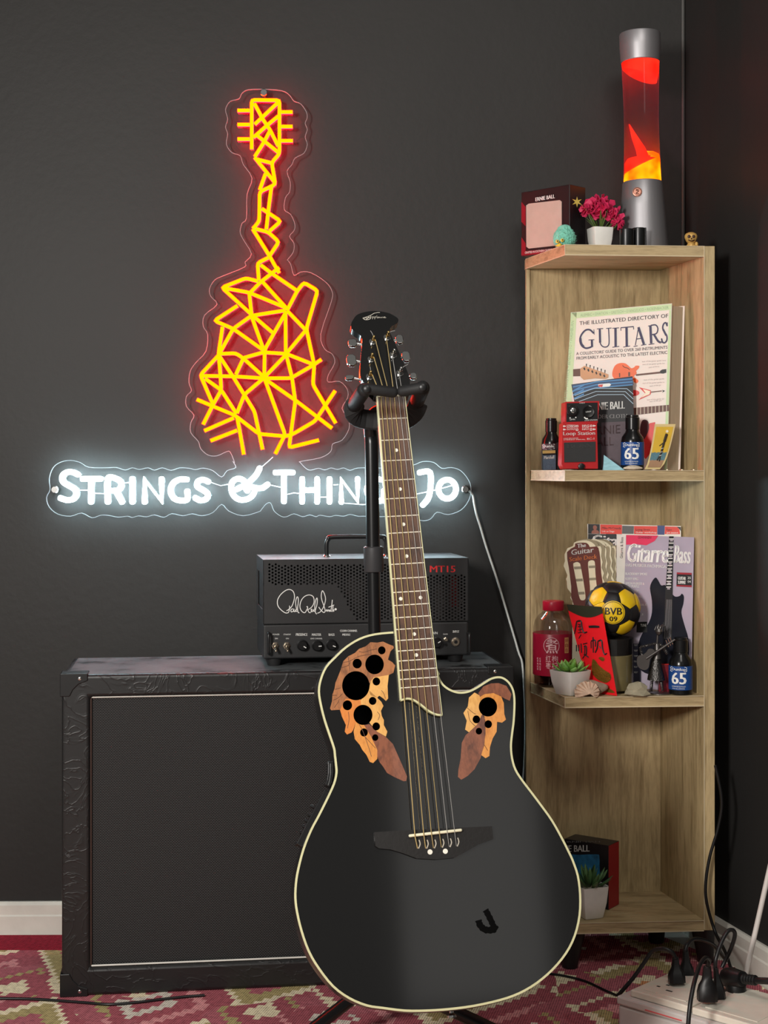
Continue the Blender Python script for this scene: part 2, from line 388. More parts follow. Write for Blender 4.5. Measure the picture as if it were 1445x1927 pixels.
outline += z4([(285,68),(320,105),(350,117),(400,105),(440,115),(480,103),(520,112),(560,103),(600,118),(650,103),(760,103),(900,103),(1000,85),(1060,62),(1130,68),(1180,105),(1240,100),(1300,120),(1350,180),(1365,240),(1350,310),(1300,370),(1220,398),(1150,383),(1110,425),(1060,437),(1000,420),(900,405),(800,411),(690,408),(650,408),(600,397),(560,408),(510,403),(470,411),(410,402),(385,411),(345,400),(300,411),(245,393),(200,411),(165,409),(120,375),(98,325),(70,330),(40,365)])
outline += z3([(1400,380),(1300,405),(1210,375),(1165,333),(1110,385),(1040,405),(980,393),(920,405),(850,392),(800,415),(740,400),(690,412),(640,406),(600,416),(570,408),(510,414),(450,403),(400,402),(345,418),(280,388),(210,408),(130,395),(75,350),(58,290),(80,240),(75,170),(100,100),(150,65),(210,55),(270,68),(325,98),(430,102),(500,100),(555,116),(600,102),(645,112),(700,102),(740,117),(790,102),(845,118),(900,102),(960,105),(1000,113),(1050,104),(1110,120),(1165,160),(1200,120),(1255,100),(1235,60)])
outline += z2([(430,1660),(395,1575),(360,1575),(290,1605),(220,1600),(160,1550),(140,1490),(80,1420),(80,1340),(105,1280),(45,1210),(45,1130),(85,1085),(65,1020),(75,930),(120,860),(200,770),(215,635),(180,570),(190,480),(290,395),(240,330),(230,270),(270,200),(340,165),(510,95)])
outline += z1([(515,1500),(565,1435),(500,1320),(475,1260),(490,1190),(525,1150),(530,960),(570,830),(500,720),(475,650),(410,625),(365,560),(375,475),(358,420),(375,355),(358,280),(395,215),(465,195),(490,150),(540,122)])
outline = smooth2(outline, 3)
acr = clear_mat('clear_acrylic', (0.97, 0.97, 0.97), 0.025, 0.05)
uvo = [SG.uv(p[0], p[1], 0.0) for p in outline]
sheet('acrylic_backing', [uvo], SG, -0.0045, -0.0005, acr, sign, px=False)
def edge_mat():
    m = bpy.data.materials.new('polished_acrylic_edge'); m.use_nodes = True
    nt = m.node_tree; nt.nodes.remove(nt.nodes['Principled BSDF']); L = nt.links.new
    t = nt.nodes.new('ShaderNodeBsdfTranslucent'); t.inputs[0].default_value = (0.55, 0.58, 0.60, 1)
    d = nt.nodes.new('ShaderNodeBsdfDiffuse'); d.inputs[0].default_value = (0.55, 0.58, 0.60, 1)
    mx = nt.nodes.new('ShaderNodeMixShader'); mx.inputs[0].default_value = 0.5
    L(t.outputs[0], mx.inputs[1]); L(d.outputs[0], mx.inputs[2]); L(mx.outputs[0], nt.nodes['Material Output'].inputs[0]); return m
ev, ef, es = sweep([SG.p(u, v, -0.002) for u, v in uvo], [(0.0005, 0.002), (0.0005, -0.002), (-0.0005, -0.002), (-0.0005, 0.002)], SG.N, closed=True)
mobj('backing_edge', ev, ef, edge_mat(), sign)
yel = emat('neon_yellow_face', (1.0, 0.021, 0.0), 40.0); red = emat('neon_orange_side', (1.0, 0.004, 0.018), 25.0); ends = emat('neon_tube_end', (1.0, 0.16, 0.06), 2.0)
wht = emat('neon_white', (0.66, 0.91, 1.0), 42.0)
RO = 0.0036
sec_o = [(RO, 0.0), (RO, 0.005), (RO*0.62, 0.0082), (0.0, 0.0088), (-RO*0.62, 0.0082), (-RO, 0.005), (-RO, 0.0)]
strokes = [z1(s) for s in [
 [(568,600),(568,205),(790,208),(790,635),(728,705),(757,880),(632,940),(628,1175),(577,1235)],
 [(577,1238),(712,1455),(745,1515),(788,1590)], [(600,1236),(700,1262),(785,1340),(712,1450)], [(650,1075),(800,1175),(710,1255)],
 [(725,905),(700,1100),(685,1240)], [(678,795),(632,925)], [(592,665),(680,775),(757,870)], [(610,680),(720,708)],
 [(592,660),(665,545),(712,455)], [(590,235),(660,365),(712,440),(780,575)], [(775,228),(592,400)], [(780,335),(700,400),(582,505)], [(612,490),(785,628)],
 [(455,290),(552,290)], [(455,403),(552,403)], [(455,518),(552,518)], [(805,302),(895,302)], [(805,418),(895,418)], [(805,532),(897,532)]]]
strokes += [z2(s) for s in [
 [(700,22),(615,65),(625,205)], [(788,100),(640,215),(552,305)], [(640,80),(725,145),(930,285)],
 [(620,210),(520,185),(330,260),(560,470),(735,620)], [(335,262),(545,300),(850,425)], [(548,305),(568,480)], [(568,485),(840,442)], [(655,215),(850,430)],
 [(850,445),(930,290),(985,220),(1095,285),(1005,590),(1068,880),(1057,1035),(1240,1345)],
 [(850,445),(998,598)], [(998,605),(852,780)], [(838,450),(840,780),(890,980),(916,1170),(866,1540),(1105,1480)],
 [(840,460),(672,755),(668,980)], [(455,405),(270,525),(420,590),(660,760)], [(560,490),(420,590),(312,785)],
 [(335,575),(303,790),(318,960),(325,1080),(260,1195),(180,1355)], [(565,485),(660,748)],
 [(315,790),(440,785),(500,825),(660,970)], [(505,822),(660,778),(845,790),(1060,875)], [(500,830),(442,955)],
 [(305,800),(158,960),(255,1185)], [(165,966),(420,970),(660,985),(880,985),(1060,880),(1125,835)],
 [(312,812),(420,975),(510,1120),(590,1250),(655,1555)], [(840,800),(675,972)], [(655,992),(510,1115),(450,1265)],
 [(195,988),(325,1080),(447,1270)], [(130,1155),(260,1210),(430,1280),(625,1430),(840,1450),(900,1430),(1070,1330),(1095,1295),(1235,1085)],
 [(190,1405),(425,1302)], [(240,1485),(452,1402)], [(450,1290),(475,1420),(505,1595)], [(672,992),(835,1435),(757,1590)], [(675,992),(915,1160),(1210,1385)]]]
for i, s in enumerate(strokes):
    P = [SG.hit(p[0], p[1], 0.004) for p in s]; off = SG.N*(-0.004+0.00025*(i % 5))
    # round the bends a little
    Q = [P[0]]
    for j in range(1, len(P)-1):
        a, b_, c = P[j-1], P[j], P[j+1]; r_ = min(0.006, (a-b_).length*0.4, (c-b_).length*0.4)
        p1 = b_+(a-b_).normalized()*r_; p2 = b_+(c-b_).normalized()*r_
        for t in (0, 0.5, 1): Q.append(p1*(1-t)**2+b_*2*t*(1-t)+p2*t*t)
    Q.append(P[-1])
    v, f, sg = sweep([q+off for q in Q], sec_o, SG.N, 'flat')
    mobj('neon_tube', v, f, [yel, red, ends], sign, smooth=False, midx=[2 if k == -1 else (0 if k in (1, 2, 3, 4) else 1) for k in sg])
RW = 0.0052
sec_w = [(RW, 0.0), (RW, 0.007), (RW*0.7, 0.012), (0, 0.0135), (-RW*0.7, 0.012), (-RW, 0.007), (-RW, 0.0)]
O_ = lambda cx, cy, rx, ry: [(cx+rx*math.sin(t*math.pi/12), cy-ry*math.cos(t*math.pi/12)) for t in range(25)]
letters = [[z3(s) for s in L_] for L_ in [
 [[(255,145),(225,130),(188,130),(160,152),(162,190),(200,215),(236,238),(245,270),(225,300),(185,306),(145,293)]],
 [[(285,172),(400,172)], [(340,172),(338,318)]], [[(445,318),(445,172),(500,172),(528,195),(524,232),(495,246),(450,246)], [(495,246),(535,318)]],
 [[(600,172),(600,318)]], [[(678,318),(678,175),(785,315),(785,172)]],
 [[(945,176),(900,176),(860,198),(842,245),(862,293),(905,309),(946,302),(948,250)]],
 [[(1080,190),(1050,178),(1016,188),(1012,220),(1050,244),(1078,270),(1066,300),(1030,308),(998,292)]]]]
letters.append([z5(s) for s in [[(285,405),(385,350),(385,295),(320,268),(250,300),(228,380),(255,470),(320,523),(400,528),(470,498),(512,440),(515,390)], [(580,140),(535,225),(450,315),(412,385),(430,418)], [(455,365),(560,388),(620,382),(678,340)]]])
letters += [[z4(s) for s in L_] for L_ in [
 [[(128,132),(238,132)], [(182,132),(182,315)]], [[(297,172),(297,318)], [(392,172),(392,318)], [(297,243),(392,243)]], [[(470,172),(470,318)]],
 [[(545,318),(545,175),(648,315),(648,172)]], [[(808,178),(765,176),(722,200),(706,245),(725,292),(768,310),(808,302),(812,248)]],
 [[(950,190),(920,178),(885,190),(880,220),(915,245),(945,270),(930,300),(895,308),(865,292)]],
 [[(1040,132),(1106,132),(1108,240),(1092,300),(1060,337)]], [O_(1215, 237, 55, 60)]]]
for L_ in letters:
    mb = MB()
    for s in L_:
        q = s if len(s) <= 4 else smooth2(s, 5, False)
        v, f, sg = sweep([SG.hit(p[0], p[1], 0.006)-SG.N*0.006 for p in q], sec_w, SG.N, 'round'); mb.add(v, f)
    mb.build('neon_letter', wht, sign)
for p in z1([(665, 148)])+z3([(112, 240)])+z4([(1328, 238)]):
    c = SG.hit(p[0], p[1], 0.004)-SG.N*0.004
    st = lathe('standoff', [(0.0072, -0.0285), (0.0072, 0.002), (0.0075, 0.0025), (0.0075, 0.0075), (0.0062, 0.009)], c, chrome, sign, SG.N, 20)
wires = [z3([(262,243),(318,243)]), z3([(350,262),(425,266)]), z3([(545,200),(580,195)]), z3([(1095,192),(1130,205),(1160,215),(1210,205)]), z4([(95,210),(160,225)]), z4([(205,270),(245,260),(280,265)]), z4([(415,288),(450,287)]),
         z4([(495,210),(525,208)]), z4([(555,325),(680,335),(820,325)]), z4([(1020,268),(1140,243),(1260,210)]), z5([(610,120),(680,60),(745,0)])]
wirem = clear_mat('clear_wire_sleeve', (0.9, 0.97, 1.0), 0.5, 0.3)
for s in wires:
    tube('link_wire', [SG.hit(p[0], p[1], 0.002) for p in s], 0.0008, mat('pale_wire', rgb(225, 232, 236), 0.35), sign, seg=6)
cord = [z4([(1350,245)])[0]]+z4([(1375, 275), (1385, 330), (1400, 400), (1425, 480)])
cord = [(p[0], p[1]) for p in cord]+[(915, 1030), (935, 1090), (956, 1160), (975, 1225), (984, 1262), (988, 1400), (975, 1600)]
wireN = [WL+wdir*((SG.hit(p[0], p[1])-WL).dot(wdir)) for p in cord]
pts = []
for i, p in enumerate(cord):
    q = SG.hit(p[0], p[1], -0.012 if i else -0.006); pts.append(q)
tag(tube('hanging_cord', pts, 0.0022, mat('white_cord', rgb(214, 216, 212), 0.4), None, 8, 'flat', k=5), 'white power cord hanging down the wall from right end of neon sign', 'cord')
# ------------------------------------------------------------------ speaker cabinet
def tolex_mat():
    m = bpy.data.materials.new('black_vinyl_covering'); m.use_nodes = True
    nt = m.node_tree; b = nt.nodes['Principled BSDF']; L = nt.links.new
    b.inputs['Base Color'].default_value = rgb(23, 23, 24); b.inputs['Roughness'].default_value = 0.42
    tc = nt.nodes.new('ShaderNodeTexCoord')
    n = nt.nodes.new('ShaderNodeTexNoise'); n.inputs['Scale'].default_value = 13; n.inputs['Detail'].default_value = 2.5; n.inputs['Distortion'].default_value = 2.6; L(tc.outputs['Object'], n.inputs[0])
    sb = nt.nodes.new('ShaderNodeMath'); sb.operation = 'SUBTRACT'; sb.inputs[1].default_value = 0.5; L(n.outputs[0], sb.inputs[0])
    ab = nt.nodes.new('ShaderNodeMath'); ab.operation = 'ABSOLUTE'; L(sb.outputs[0], ab.inputs[0])
    r = ramp(nt, [(0.0, (1, 1, 1, 1)), (0.02, (0.3, 0.3, 0.3, 1)), (0.07, (0, 0, 0, 1))]); L(ab.outputs[0], r.inputs[0])
    n2 = nt.nodes.new('ShaderNodeTexNoise'); n2.inputs['Scale'].default_value = 420; n2.inputs['Detail'].default_value = 2; L(tc.outputs['Object'], n2.inputs[0])
    ad = nt.nodes.new('ShaderNodeMath'); ad.operation = 'MULTIPLY_ADD'; ad.inputs[1].default_value = 0.12; L(n2.outputs[0], ad.inputs[0]); L(r.outputs[0], ad.inputs[2])
    bp = nt.nodes.new('ShaderNodeBump'); bp.inputs['Strength'].default_value = 0.35; bp.inputs['Distance'].default_value = 0.0012; L(ad.outputs[0], bp.inputs['Height']); L(bp.outputs[0], b.inputs['Normal'])
    return m
def cloth_mat():
    m = bpy.data.materials.new('black_grille_weave'); m.use_nodes = True
    nt = m.node_tree; b = nt.nodes['Principled BSDF']; L = nt.links.new
    tc = nt.nodes.new('ShaderNodeTexCoord'); sx = nt.nodes.new('ShaderNodeSeparateXYZ'); L(tc.outputs['Object'], sx.inputs[0])
    def M(op, a, c=None):
        n = nt.nodes.new('ShaderNodeMath'); n.operation = op
        for i, x in enumerate((a, c)):
            if x is None: continue
            if isinstance(x, (int, float)): n.inputs[i].default_value = x
            else: L(x, n.inputs[i])
        return n.outputs[0]
    p = 0.0048
    row = M('FLOOR', M('DIVIDE', sx.outputs[2], p/2)); sh = M('MULTIPLY', M('MODULO', M('ABSOLUTE', row), 2.0), 0.5)
    fx = M('FRACT', M('ADD', M('DIVIDE', sx.outputs[0], p), sh)); fz = M('FRACT', M('DIVIDE', sx.outputs[2], p/2))
    hx = M('SINE', M('MULTIPLY', fx, math.pi)); hz = M('SINE', M('MULTIPLY', fz, math.pi)); h = M('MULTIPLY', hx, hz)
    n = nt.nodes.new('ShaderNodeTexNoise'); n.inputs['Scale'].default_value = 500; L(tc.outputs['Object'], n.inputs[0])
    r = ramp(nt, [(0.25, rgb(5, 5, 6)), (0.6, rgb(18, 18, 19)), (0.95, rgb(44, 44, 45))]); L(M('MULTIPLY', h, M('ADD', n.outputs[0], 0.5)), r.inputs[0])
    L(r.outputs[0], b.inputs['Base Color']); b.inputs['Roughness'].default_value = 0.6
    bp = nt.nodes.new('ShaderNodeBump'); bp.inputs['Strength'].default_value = 0.6; bp.inputs['Distance'].default_value = 0.001; L(h, bp.inputs['Height']); L(bp.outputs[0], b.inputs['Normal'])
    return m
tolex = tolex_mat()
ca = math.radians(7.1); CW, CHT, CD = 0.822, 0.5764, 0.25
cab_o = V((116-CX)*2.667/F, 2.667, 0.001)
CF = Fr(cab_o, V(math.cos(ca), math.sin(ca), 0), Z1)
cab = thing('speaker_cabinet', 'large black vinyl speaker cabinet with woven grille on the rug under the amplifier', 'speaker cabinet', cab_o)
g0, g1, h0, h1 = 0.0500, CW-0.05, 0.049, CHT-0.040
# shell as a hollow front frame plus a solid back
mb = MB()
ring_o = [(0, 0), (CW, 0), (CW, CHT), (0, CHT)]; ring_i = [(g0, h0), (g1, h0), (g1, h1), (g0, h1)]
v = [CF.p(u, w_, 0) for u, w_ in ring_o]+[CF.p(u, w_, 0) for u, w_ in ring_i]+[CF.p(u, w_, -0.022) for u, w_ in ring_i]+[CF.p(u, w_, -CD) for u, w_ in ring_o]
f = [(i, (i+1) % 4, 4+(i+1) % 4, 4+i) for i in range(4)]+[(4+i, 4+(i+1) % 4, 8+(i+1) % 4, 8+i) for i in range(4)]+[(8, 9, 10, 11)]+[(i, 12+i, 12+(i+1) % 4, (i+1) % 4) for i in range(4)]+[(12, 15, 14, 13)]
mb.add(v, f); mb.build('shell', tolex, cab, bevel=0.006, seg=3)
box('grille_cloth', CF, (g0+0.001, g1-0.001, h0+0.001, h1-0.001, -0.0215, -0.012), cloth_mat(), cab)
dustsheenm = bpy.data.materials.new('dusty_scuffed_sheen_vinyl'); dustsheenm.use_nodes = True; nt = dustsheenm.node_tree; b = nt.nodes['Principled BSDF']
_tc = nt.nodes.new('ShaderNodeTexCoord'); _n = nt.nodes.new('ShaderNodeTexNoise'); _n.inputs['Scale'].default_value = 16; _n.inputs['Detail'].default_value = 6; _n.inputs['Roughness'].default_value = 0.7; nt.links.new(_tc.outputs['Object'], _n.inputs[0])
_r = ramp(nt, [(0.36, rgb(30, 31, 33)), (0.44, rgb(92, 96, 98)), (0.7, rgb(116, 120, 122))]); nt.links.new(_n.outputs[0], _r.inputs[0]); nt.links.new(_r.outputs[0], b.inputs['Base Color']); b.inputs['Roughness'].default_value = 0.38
box('dusty_sheen_top', CF, (0.010, CW-0.010, CHT-0.0002, CHT+0.0006, -CD+0.008, -0.007), dustsheenm, cab)  # thin sheet: dust, scuffs and the neon's grazing sheen put into its grey
pipm = mat('white_piping', rgb(214, 212, 204), 0.4)
pipd = mat('brown_piping', rgb(70, 52, 46), 0.5)
pr = 0.0022
for a_, b_, mm in (((g0, h0+pr), (g1, h0+pr), pipm), ((g0, h1-pr*0.6), (g1, h1-pr*0.6), pipm), ((g0+pr*0.5, h0), (g0+pr*0.5, h1), pipd), ((g1-pr*0.5, h0), (g1-pr*0.5, h1), pipd)):
    tube('piping', [CF.p(a_[0], a_[1], -0.008), CF.p(b_[0], b_[1], -0.008)], pr*0.8, mm, cab, seg=8)
def corner(u, v_, su, sv):
    mb = MB()
    def q(a): return [(u+su*x, v_+sv*y) for x, y in a]
    shape = q([(-0.003, -0.003), (0.046, -0.003), (0.046, 0.010), (0.030, 0.016), (0.020, 0.026), (0.014, 0.038), (-0.003, 0.038)])
    n = len(shape)
    vv = [CF.p(a, b_, 0.0025) for a, b_ in shape]+[CF.p(a, b_, 0.0) for a, b_ in shape]
    mb.add(vv, [tuple(range(n)), tuple(range(n, 2*n))[::-1]]+[(i, (i+1) % n, n+(i+1) % n, n+i) for i in range(n)])
    mb.add(boxv(CF, min(u, u-su*0.003), max(u, u-su*0.003), min(v_-sv*0.003, v_+sv*0.038), max(v_-sv*0.003, v_+sv*0.038), -0.04, 0.0), BOXF)
    mb.add(boxv(CF, min(u-su*0.003, u+su*0.046), max(u-su*0.003, u+su*0.046), min(v_, v_-sv*0.003), max(v_, v_-sv*0.003), -0.04, 0.0), BOXF)
    o = mb.build('corner_protector', black_plastic, cab, bevel=0.0012)
    c = CF.p(u+su*0.032, v_+sv*0.006, 0.0025)
    lathe('screw', [(0.003, 0), (0.003, 0.0006), (0.0018, 0.0012)], c, chrome, o, CF.N, 12)
corner(0, CHT, 1, -1); corner(CW, CHT, -1, -1); corner(0, 0.003, 1, 1); corner(CW, 0.003, -1, 1)
for u_ in (0.09, CW-0.09):
    lathe('foot', [(0.018, -0.0), (0.016, -0.0035)], CF.p(u_, 0.0035, -0.05), rubber, cab, seg=16)

# ------------------------------------------------------------------ amplifier head
aa = math.radians(9.0)
amp_o = V((495-CX)*2.777/F, 2.777, CHT+0.0018)
AF = Fr(amp_o, V(math.cos(aa), math.sin(aa), 0), Z1)
AW, AB, AT, AD = 0.392, 0.0145, 0.200, 0.17       # width, bottom above cabinet, top, depth
SPL = 0.080                                        # height of the split between cover and control panel
amp = thing('amplifier_head', 'small black guitar amplifier head with a perforated grille and signature on the cabinet', 'amplifier', amp_o)
ampm = mat('black_powder_coat', rgb(42, 42, 43), 0.48, bump=0.12, bscale=900)
# chassis (control panel block)
box('control_panel', AF, (0.001, AW-0.001, AB, SPL-0.002, -AD+0.004, 0.0), ampm, amp, bevel=0.003)
# cover shell: top, sides, back; the front is the perforated panel
cov = MB(); th = 0.002
cov.add(boxv(AF, 0, AW, AT-th, AT, -AD, 0.0), BOXF); cov.add(boxv(AF, AW-th, AW, SPL, AT-th, -AD, 0.0), BOXF); cov.add(boxv(AF, th, AW-th, SPL, AT-th, -AD, -AD+th), BOXF)
# left side has a pressed recess window
cov.add(boxv(AF, 0, th, SPL, 0.105, -AD, 0), BOXF); cov.add(boxv(AF, 0, th, 0.172, AT-th, -AD, 0), BOXF); cov.add(boxv(AF, 0, th, 0.105, 0.172, -0.022, 0), BOXF); cov.add(boxv(AF, 0, th, 0.105, 0.172, -AD, -AD+0.022), BOXF); cov.add(boxv(AF, 0.0035, 0.0045, 0.100, 0.176, -AD+0.01, -0.012), BOXF)
cov.build('cover', ampm, amp)
# perforated front: a sheet of hexagon cells, open where the pattern is
zA = zc(450, 980, 3.1413)
uvA = lambda x, y: AF.uv(*zA([(x, y)])[0], 0.0)
regionA = [uvA(*p) for p in [(165,258),(770,258),(1100,258),(1105,318),(1335,318),(1335,585),(690,585),(590,400),(575,375),(165,375)]]
def inside(p, poly_):
    c = False; n = len(poly_)
    for i in range(n):
        a, b_ = poly_[i], poly_[i-1]
        if (a[1] > p[1]) != (b_[1] > p[1]) and p[0] < (b_[0]-a[0])*(p[1]-a[1])/(b_[1]-a[1])+a[0]: c = not c
    return c
gp = MB(); pitch = 0.0088; R_ = pitch/math.sqrt(3); NH = 12
y0, y1, x0_, x1_ = SPL, AT-th, 0.0, AW
def clampp(u, v_): return (min(max(u, x0_), x1_), min(max(v_, y0), y1))
rows = int((y1-y0)/(pitch*0.5))+3; cols = int(AW/(pitch*math.sqrt(3)/2))+3
# columns are vertical lines of holes, neighbouring columns shifted by half a pitch
cw = pitch*math.sqrt(3)/2*0.62*1.25; ch_ = pitch*0.70
Hc = ch_; Wc = cw
for ci in range(int(AW/Wc)+2):
    for ri in range(int((y1-y0)/Hc)+3):
        cu = ci*Wc; cv = y0+(ri+(0.5 if ci % 2 else 0.0))*Hc
        u0, u1, v0, v1 = max(cu-Wc/2, x0_), min(cu+Wc/2, x1_), max(cv-Hc/2, y0), min(cv+Hc/2, y1)
        if u1-u0 < 1e-5 or v1-v0 < 1e-5: continue
        full = (u1-u0) > Wc*0.98 and (v1-v0) > Hc*0.98
        if full and inside((cu, cv), regionA):
            n = len(gp.v); k = 8; rr = 0.00205
            per = [(u1, (v0+v1)/2), (u1, v1), ((u0+u1)/2, v1), (u0, v1), (u0, (v0+v1)/2), (u0, v0), ((u0+u1)/2, v0), (u1, v0)]
            outer = [AF.p(a, b_, 0.0) for a, b_ in per]
            inner = [AF.p(cu+rr*math.cos(2*math.pi*j/k), cv+rr*math.sin(2*math.pi*j/k), 0.0) for j in range(k)]
            back = [p-AF.N*0.0015 for p in inner]
            gp.add(outer+inner+back, [(j, (j+1) % k, k+(j+1) % k, k+j) for j in range(k)]+[(k+j, k+(j+1) % k, 2*k+(j+1) % k, 2*k+j) for j in range(k)])
        else:
            gp.add([AF.p(u0, v0, 0), AF.p(u1, v0, 0), AF.p(u1, v1, 0), AF.p(u0, v1, 0)], [(0, 1, 2, 3)])
go = gp.build('perforated_front', ampm, amp, smooth=None)
box('chassis_deck', AF, (0.004, AW-0.004, SPL-0.002, SPL+0.004, -AD+0.004, -0.006), ampm, amp)
tubeglass = mat('valve_glass', rgb(180, 170, 165), 0.08, trans=0.85, var=0)
for i, (px_, hh, rr) in enumerate(((668, 0.062, 0.020), (745, 0.062, 0.020), (830, 0.048, 0.012), (860, 0.048, 0.012))):
    u = AF.uv(px_, 1130, -0.05)[0]; c = AF.p(u, SPL+0.004, -0.06)
    lathe('valve', [(rr*0.7, 0), (rr*0.75, 0.014), (rr, 0.02), (rr, hh), (rr*0.6, hh+0.012), (0.002, hh+0.018)], c, tubeglass, amp, seg=16)
u = AF.uv(855, 1120, -0.02)[0]
box('red_valve_guard', AF, (u-0.007, u+0.007, 0.105, 0.165, -0.03, -0.02), mat('red_plate', rgb(170, 34, 40), 0.4), amp)
# handle
hm = mat('black_handle_metal', rgb(30, 31, 32), 0.28)
hz = 0.238
a_ = AF.uv(614, 1046, -0.075)[0]; b_ = AF.uv(726, 1046, -0.075)[0]
pth = [AF.p(a_, AT, -0.07), AF.p(a_, hz-0.012, -0.07), AF.p(a_+0.004, hz-0.004, -0.07), AF.p(a_+0.012, hz, -0.07), AF.p(b_-0.012, hz, -0.07), AF.p(b_-0.004, hz-0.004, -0.07), AF.p(b_, hz-0.012, -0.07), AF.p(b_, AT, -0.07)]
hd = tube('handle', pth, 0.0045, hm, amp, 10, k=4)
for u in (a_, b_): lathe('handle_washer', [(0.008, 0), (0.008, 0.002), (0.006, 0.004)], AF.p(u, AT, -0.07), chrome, hd, seg=16)
# feet
for u, w_ in ((0.022, -0.022), (AW-0.022, -0.022), (0.022, -AD+0.025), (AW-0.022, -AD+0.025)):
    lathe('foot', [(0.012, 0), (0.0165, AB-0.0005), (0.0165, AB)], AF.p(u, 0.0002, w_), rubber, amp, seg=18)
# knobs, switches, jack, guards
kn = mat('knob_plastic', rgb(20, 20, 21), 0.35)
for (x, y), ang in (((375,738), -32), ((463,740), 3), ((547,735), -22), ((700,735), 40), ((1168,722), 30)):
    px_, py_ = zA([(x, y)])[0]; c = AF.p(*AF.uv(px_, py_, 0.008))
    ko = lathe('knob', [(0.0105, 0), (0.0105, 0.003), (0.0088, 0.004), (0.0083, 0.013), (0.0075, 0.014)], c, kn, amp, AF.N, 20)
    t = math.radians(ang); d_ = AF.U*math.cos(t)+AF.V*math.sin(t); s_ = AF.N.cross(d_)
    q0 = c+AF.N*0.0143+d_*0.0015; q1 = c+AF.N*0.0143+d_*0.0072
    mobj('pointer', [q0-s_*0.0008, q1-s_*0.0008, q1+s_*0.0008, q0+s_*0.0008], [(0, 1, 2, 3)], white_print, ko)
nick = mat('nickel', rgb(200, 186, 168), 0.25, 1.0)
for x, y in ((213,738), (281,738)):
    c = AF.p(*AF.uv(*zA([(x, y)])[0], 0.0))
    so = lathe('toggle_switch', [(0.0072, 0), (0.0072, 0.002), (0.0055, 0.0022), (0.0055, 0.005), (0.004, 0.006)], c, nick, amp, AF.N, 6, smooth=False)
    tube('lever', [c+AF.N*0.005, c+AF.N*0.012-AF.V*0.004, c+AF.N*0.017-AF.V*0.008], 0.0022, nick, so, 8, 'round', radii=[0.8, 1.0, 1.2])
c = AF.p(*AF.uv(*zA([(1278, 715)])[0], 0.0))
jk = lathe('input_jack', [(0.0085, 0), (0.0085, 0.0025), (0.0065, 0.003), (0.0065, 0.005), (0.0034, 0.005), (0.0034, 0.0035)], c, nick, amp, AF.N, 18)
lathe('jack_hole', [(0.0033, 0), (0.0033, 0.0045)], c, black_print, jk, AF.N, 14)
c = AF.p(*AF.uv(*zA([(1218, 700)])[0], 0.0)); lathe('gain_switch', [(0.004, 0), (0.004, 0.004), (0.0022, 0.005), (0.0026, 0.012)], c, nick, amp, AF.N, 12)
c = AF.p(*AF.uv(*zA([(1222, 732)])[0], 0.0)); lathe('indicator', [(0.0025, 0), (0.0025, 0.002)], c, kn, amp, AF.N, 12)
for x, d_ in ((170, 1), (1350, -1)):
    ua, ya = AF.uv(*zA([(x, 662)])[0]); ub, yb = AF.uv(*zA([(x, 780)])[0])
    tube('panel_guard', [AF.p(ua, ya, 0), AF.p(ua, ya, 0.012), AF.p(ua, ya-0.004, 0.016), AF.p(ua, yb+0.004, 0.016), AF.p(ua, yb, 0.012), AF.p(ua, yb, 0)], 0.0026, hm, amp, 8, k=3)
# printed words and the signature
AF0 = AF
def aword(s, x0_, y, x1_, h, m=white_print, **k):
    p0, p1 = zA([(x0_, y), (x1_, y)]); lettering(AF, s, p0, p1, h/3.1413, m, amp, 0.0006, **k)
aword('POWER', 198, 676, 238, 8); aword('ON', 211, 700, 228, 8); aword('STANDBY', 262, 676, 306, 8); aword('ON', 276, 700, 293, 8)
aword('PRESENCE', 335, 680, 403, 15, bold=0.0003); aword('MASTER', 430, 680, 484, 14, bold=0.0003); aword('LEAD CHANNEL', 422, 700, 492, 8); aword('BASS', 529, 680, 563, 14, bold=0.0003)
aword('CLEAN CHANNEL', 596, 656, 698, 12, bold=0.0003); aword('MIDDLE', 610, 679, 656, 12, bold=0.0003); aword('GAIN', 1128, 670, 1172, 14); aword('GAIN', 1206, 674, 1232, 8); aword('INPUT', 1263, 662, 1300, 14, bold=0.0003)
aword('MT15', 1127, 304, 1276, 38, mat('red_print', rgb(226, 54, 56), 0.5), bold=0.0007)
zs = zc(510, 1090, 10.32)
sig = [[(300,615),(345,585),(400,530),(440,430),(455,330),(430,240),(365,200),(290,215),(200,285),(140,370),(122,450),(140,530),(200,600),(270,650),(320,655),(345,630),(360,560),(358,515)],
       [(430,575),(395,585),(385,615),(395,635),(430,620),(445,580),(445,625),(470,625),(480,590),(485,625),(510,620)], [(500,600),(480,500),(480,420),(505,345),(525,360),(530,440),(515,560),(525,640),(550,655)],
       [(690,540),(705,530),(710,560),(690,600),(655,650),(600,625),(565,560),(565,480),(600,390),(660,330),(740,305),(810,330),(835,390),(830,470),(790,540),(730,585),(715,600),(740,645),(770,650)],
       [(770,600),(790,580),(795,600),(775,630),(810,625),(830,590),(835,625),(850,615)], [(850,600),(850,500),(870,400),(890,365),(900,400),(890,500),(860,610),(870,660),(890,675)],
       [(925,540),(960,590),(1010,640),(1040,640),(1050,600),(1020,500),(985,400),(975,310),(995,225),(1030,270),(1055,350),(1055,420),(1030,510),(985,600),(940,645),(900,660)],
       [(1070,625),(1075,595),(1090,600),(1095,625),(1105,598),(1120,600),(1125,625),(1140,595),(1145,625),(1160,610)], [(1190,400),(1180,500),(1165,610),(1180,625)], [(1115,545),(1225,500)], [(1205,520),(1195,625),(1205,595),(1220,600),(1215,630)]]
so = None
sgm = MB()
for s in sig:
    P = [AF.hit(p[0], p[1], 0.0008) for p in smooth2(zs(s), 5, False)]
    v, f, _ = sweep(P, [(0.00075, 0), (0, 0.0001), (-0.00075, 0), (0, -0.0001)], AF.N); sgm.add(v, f)
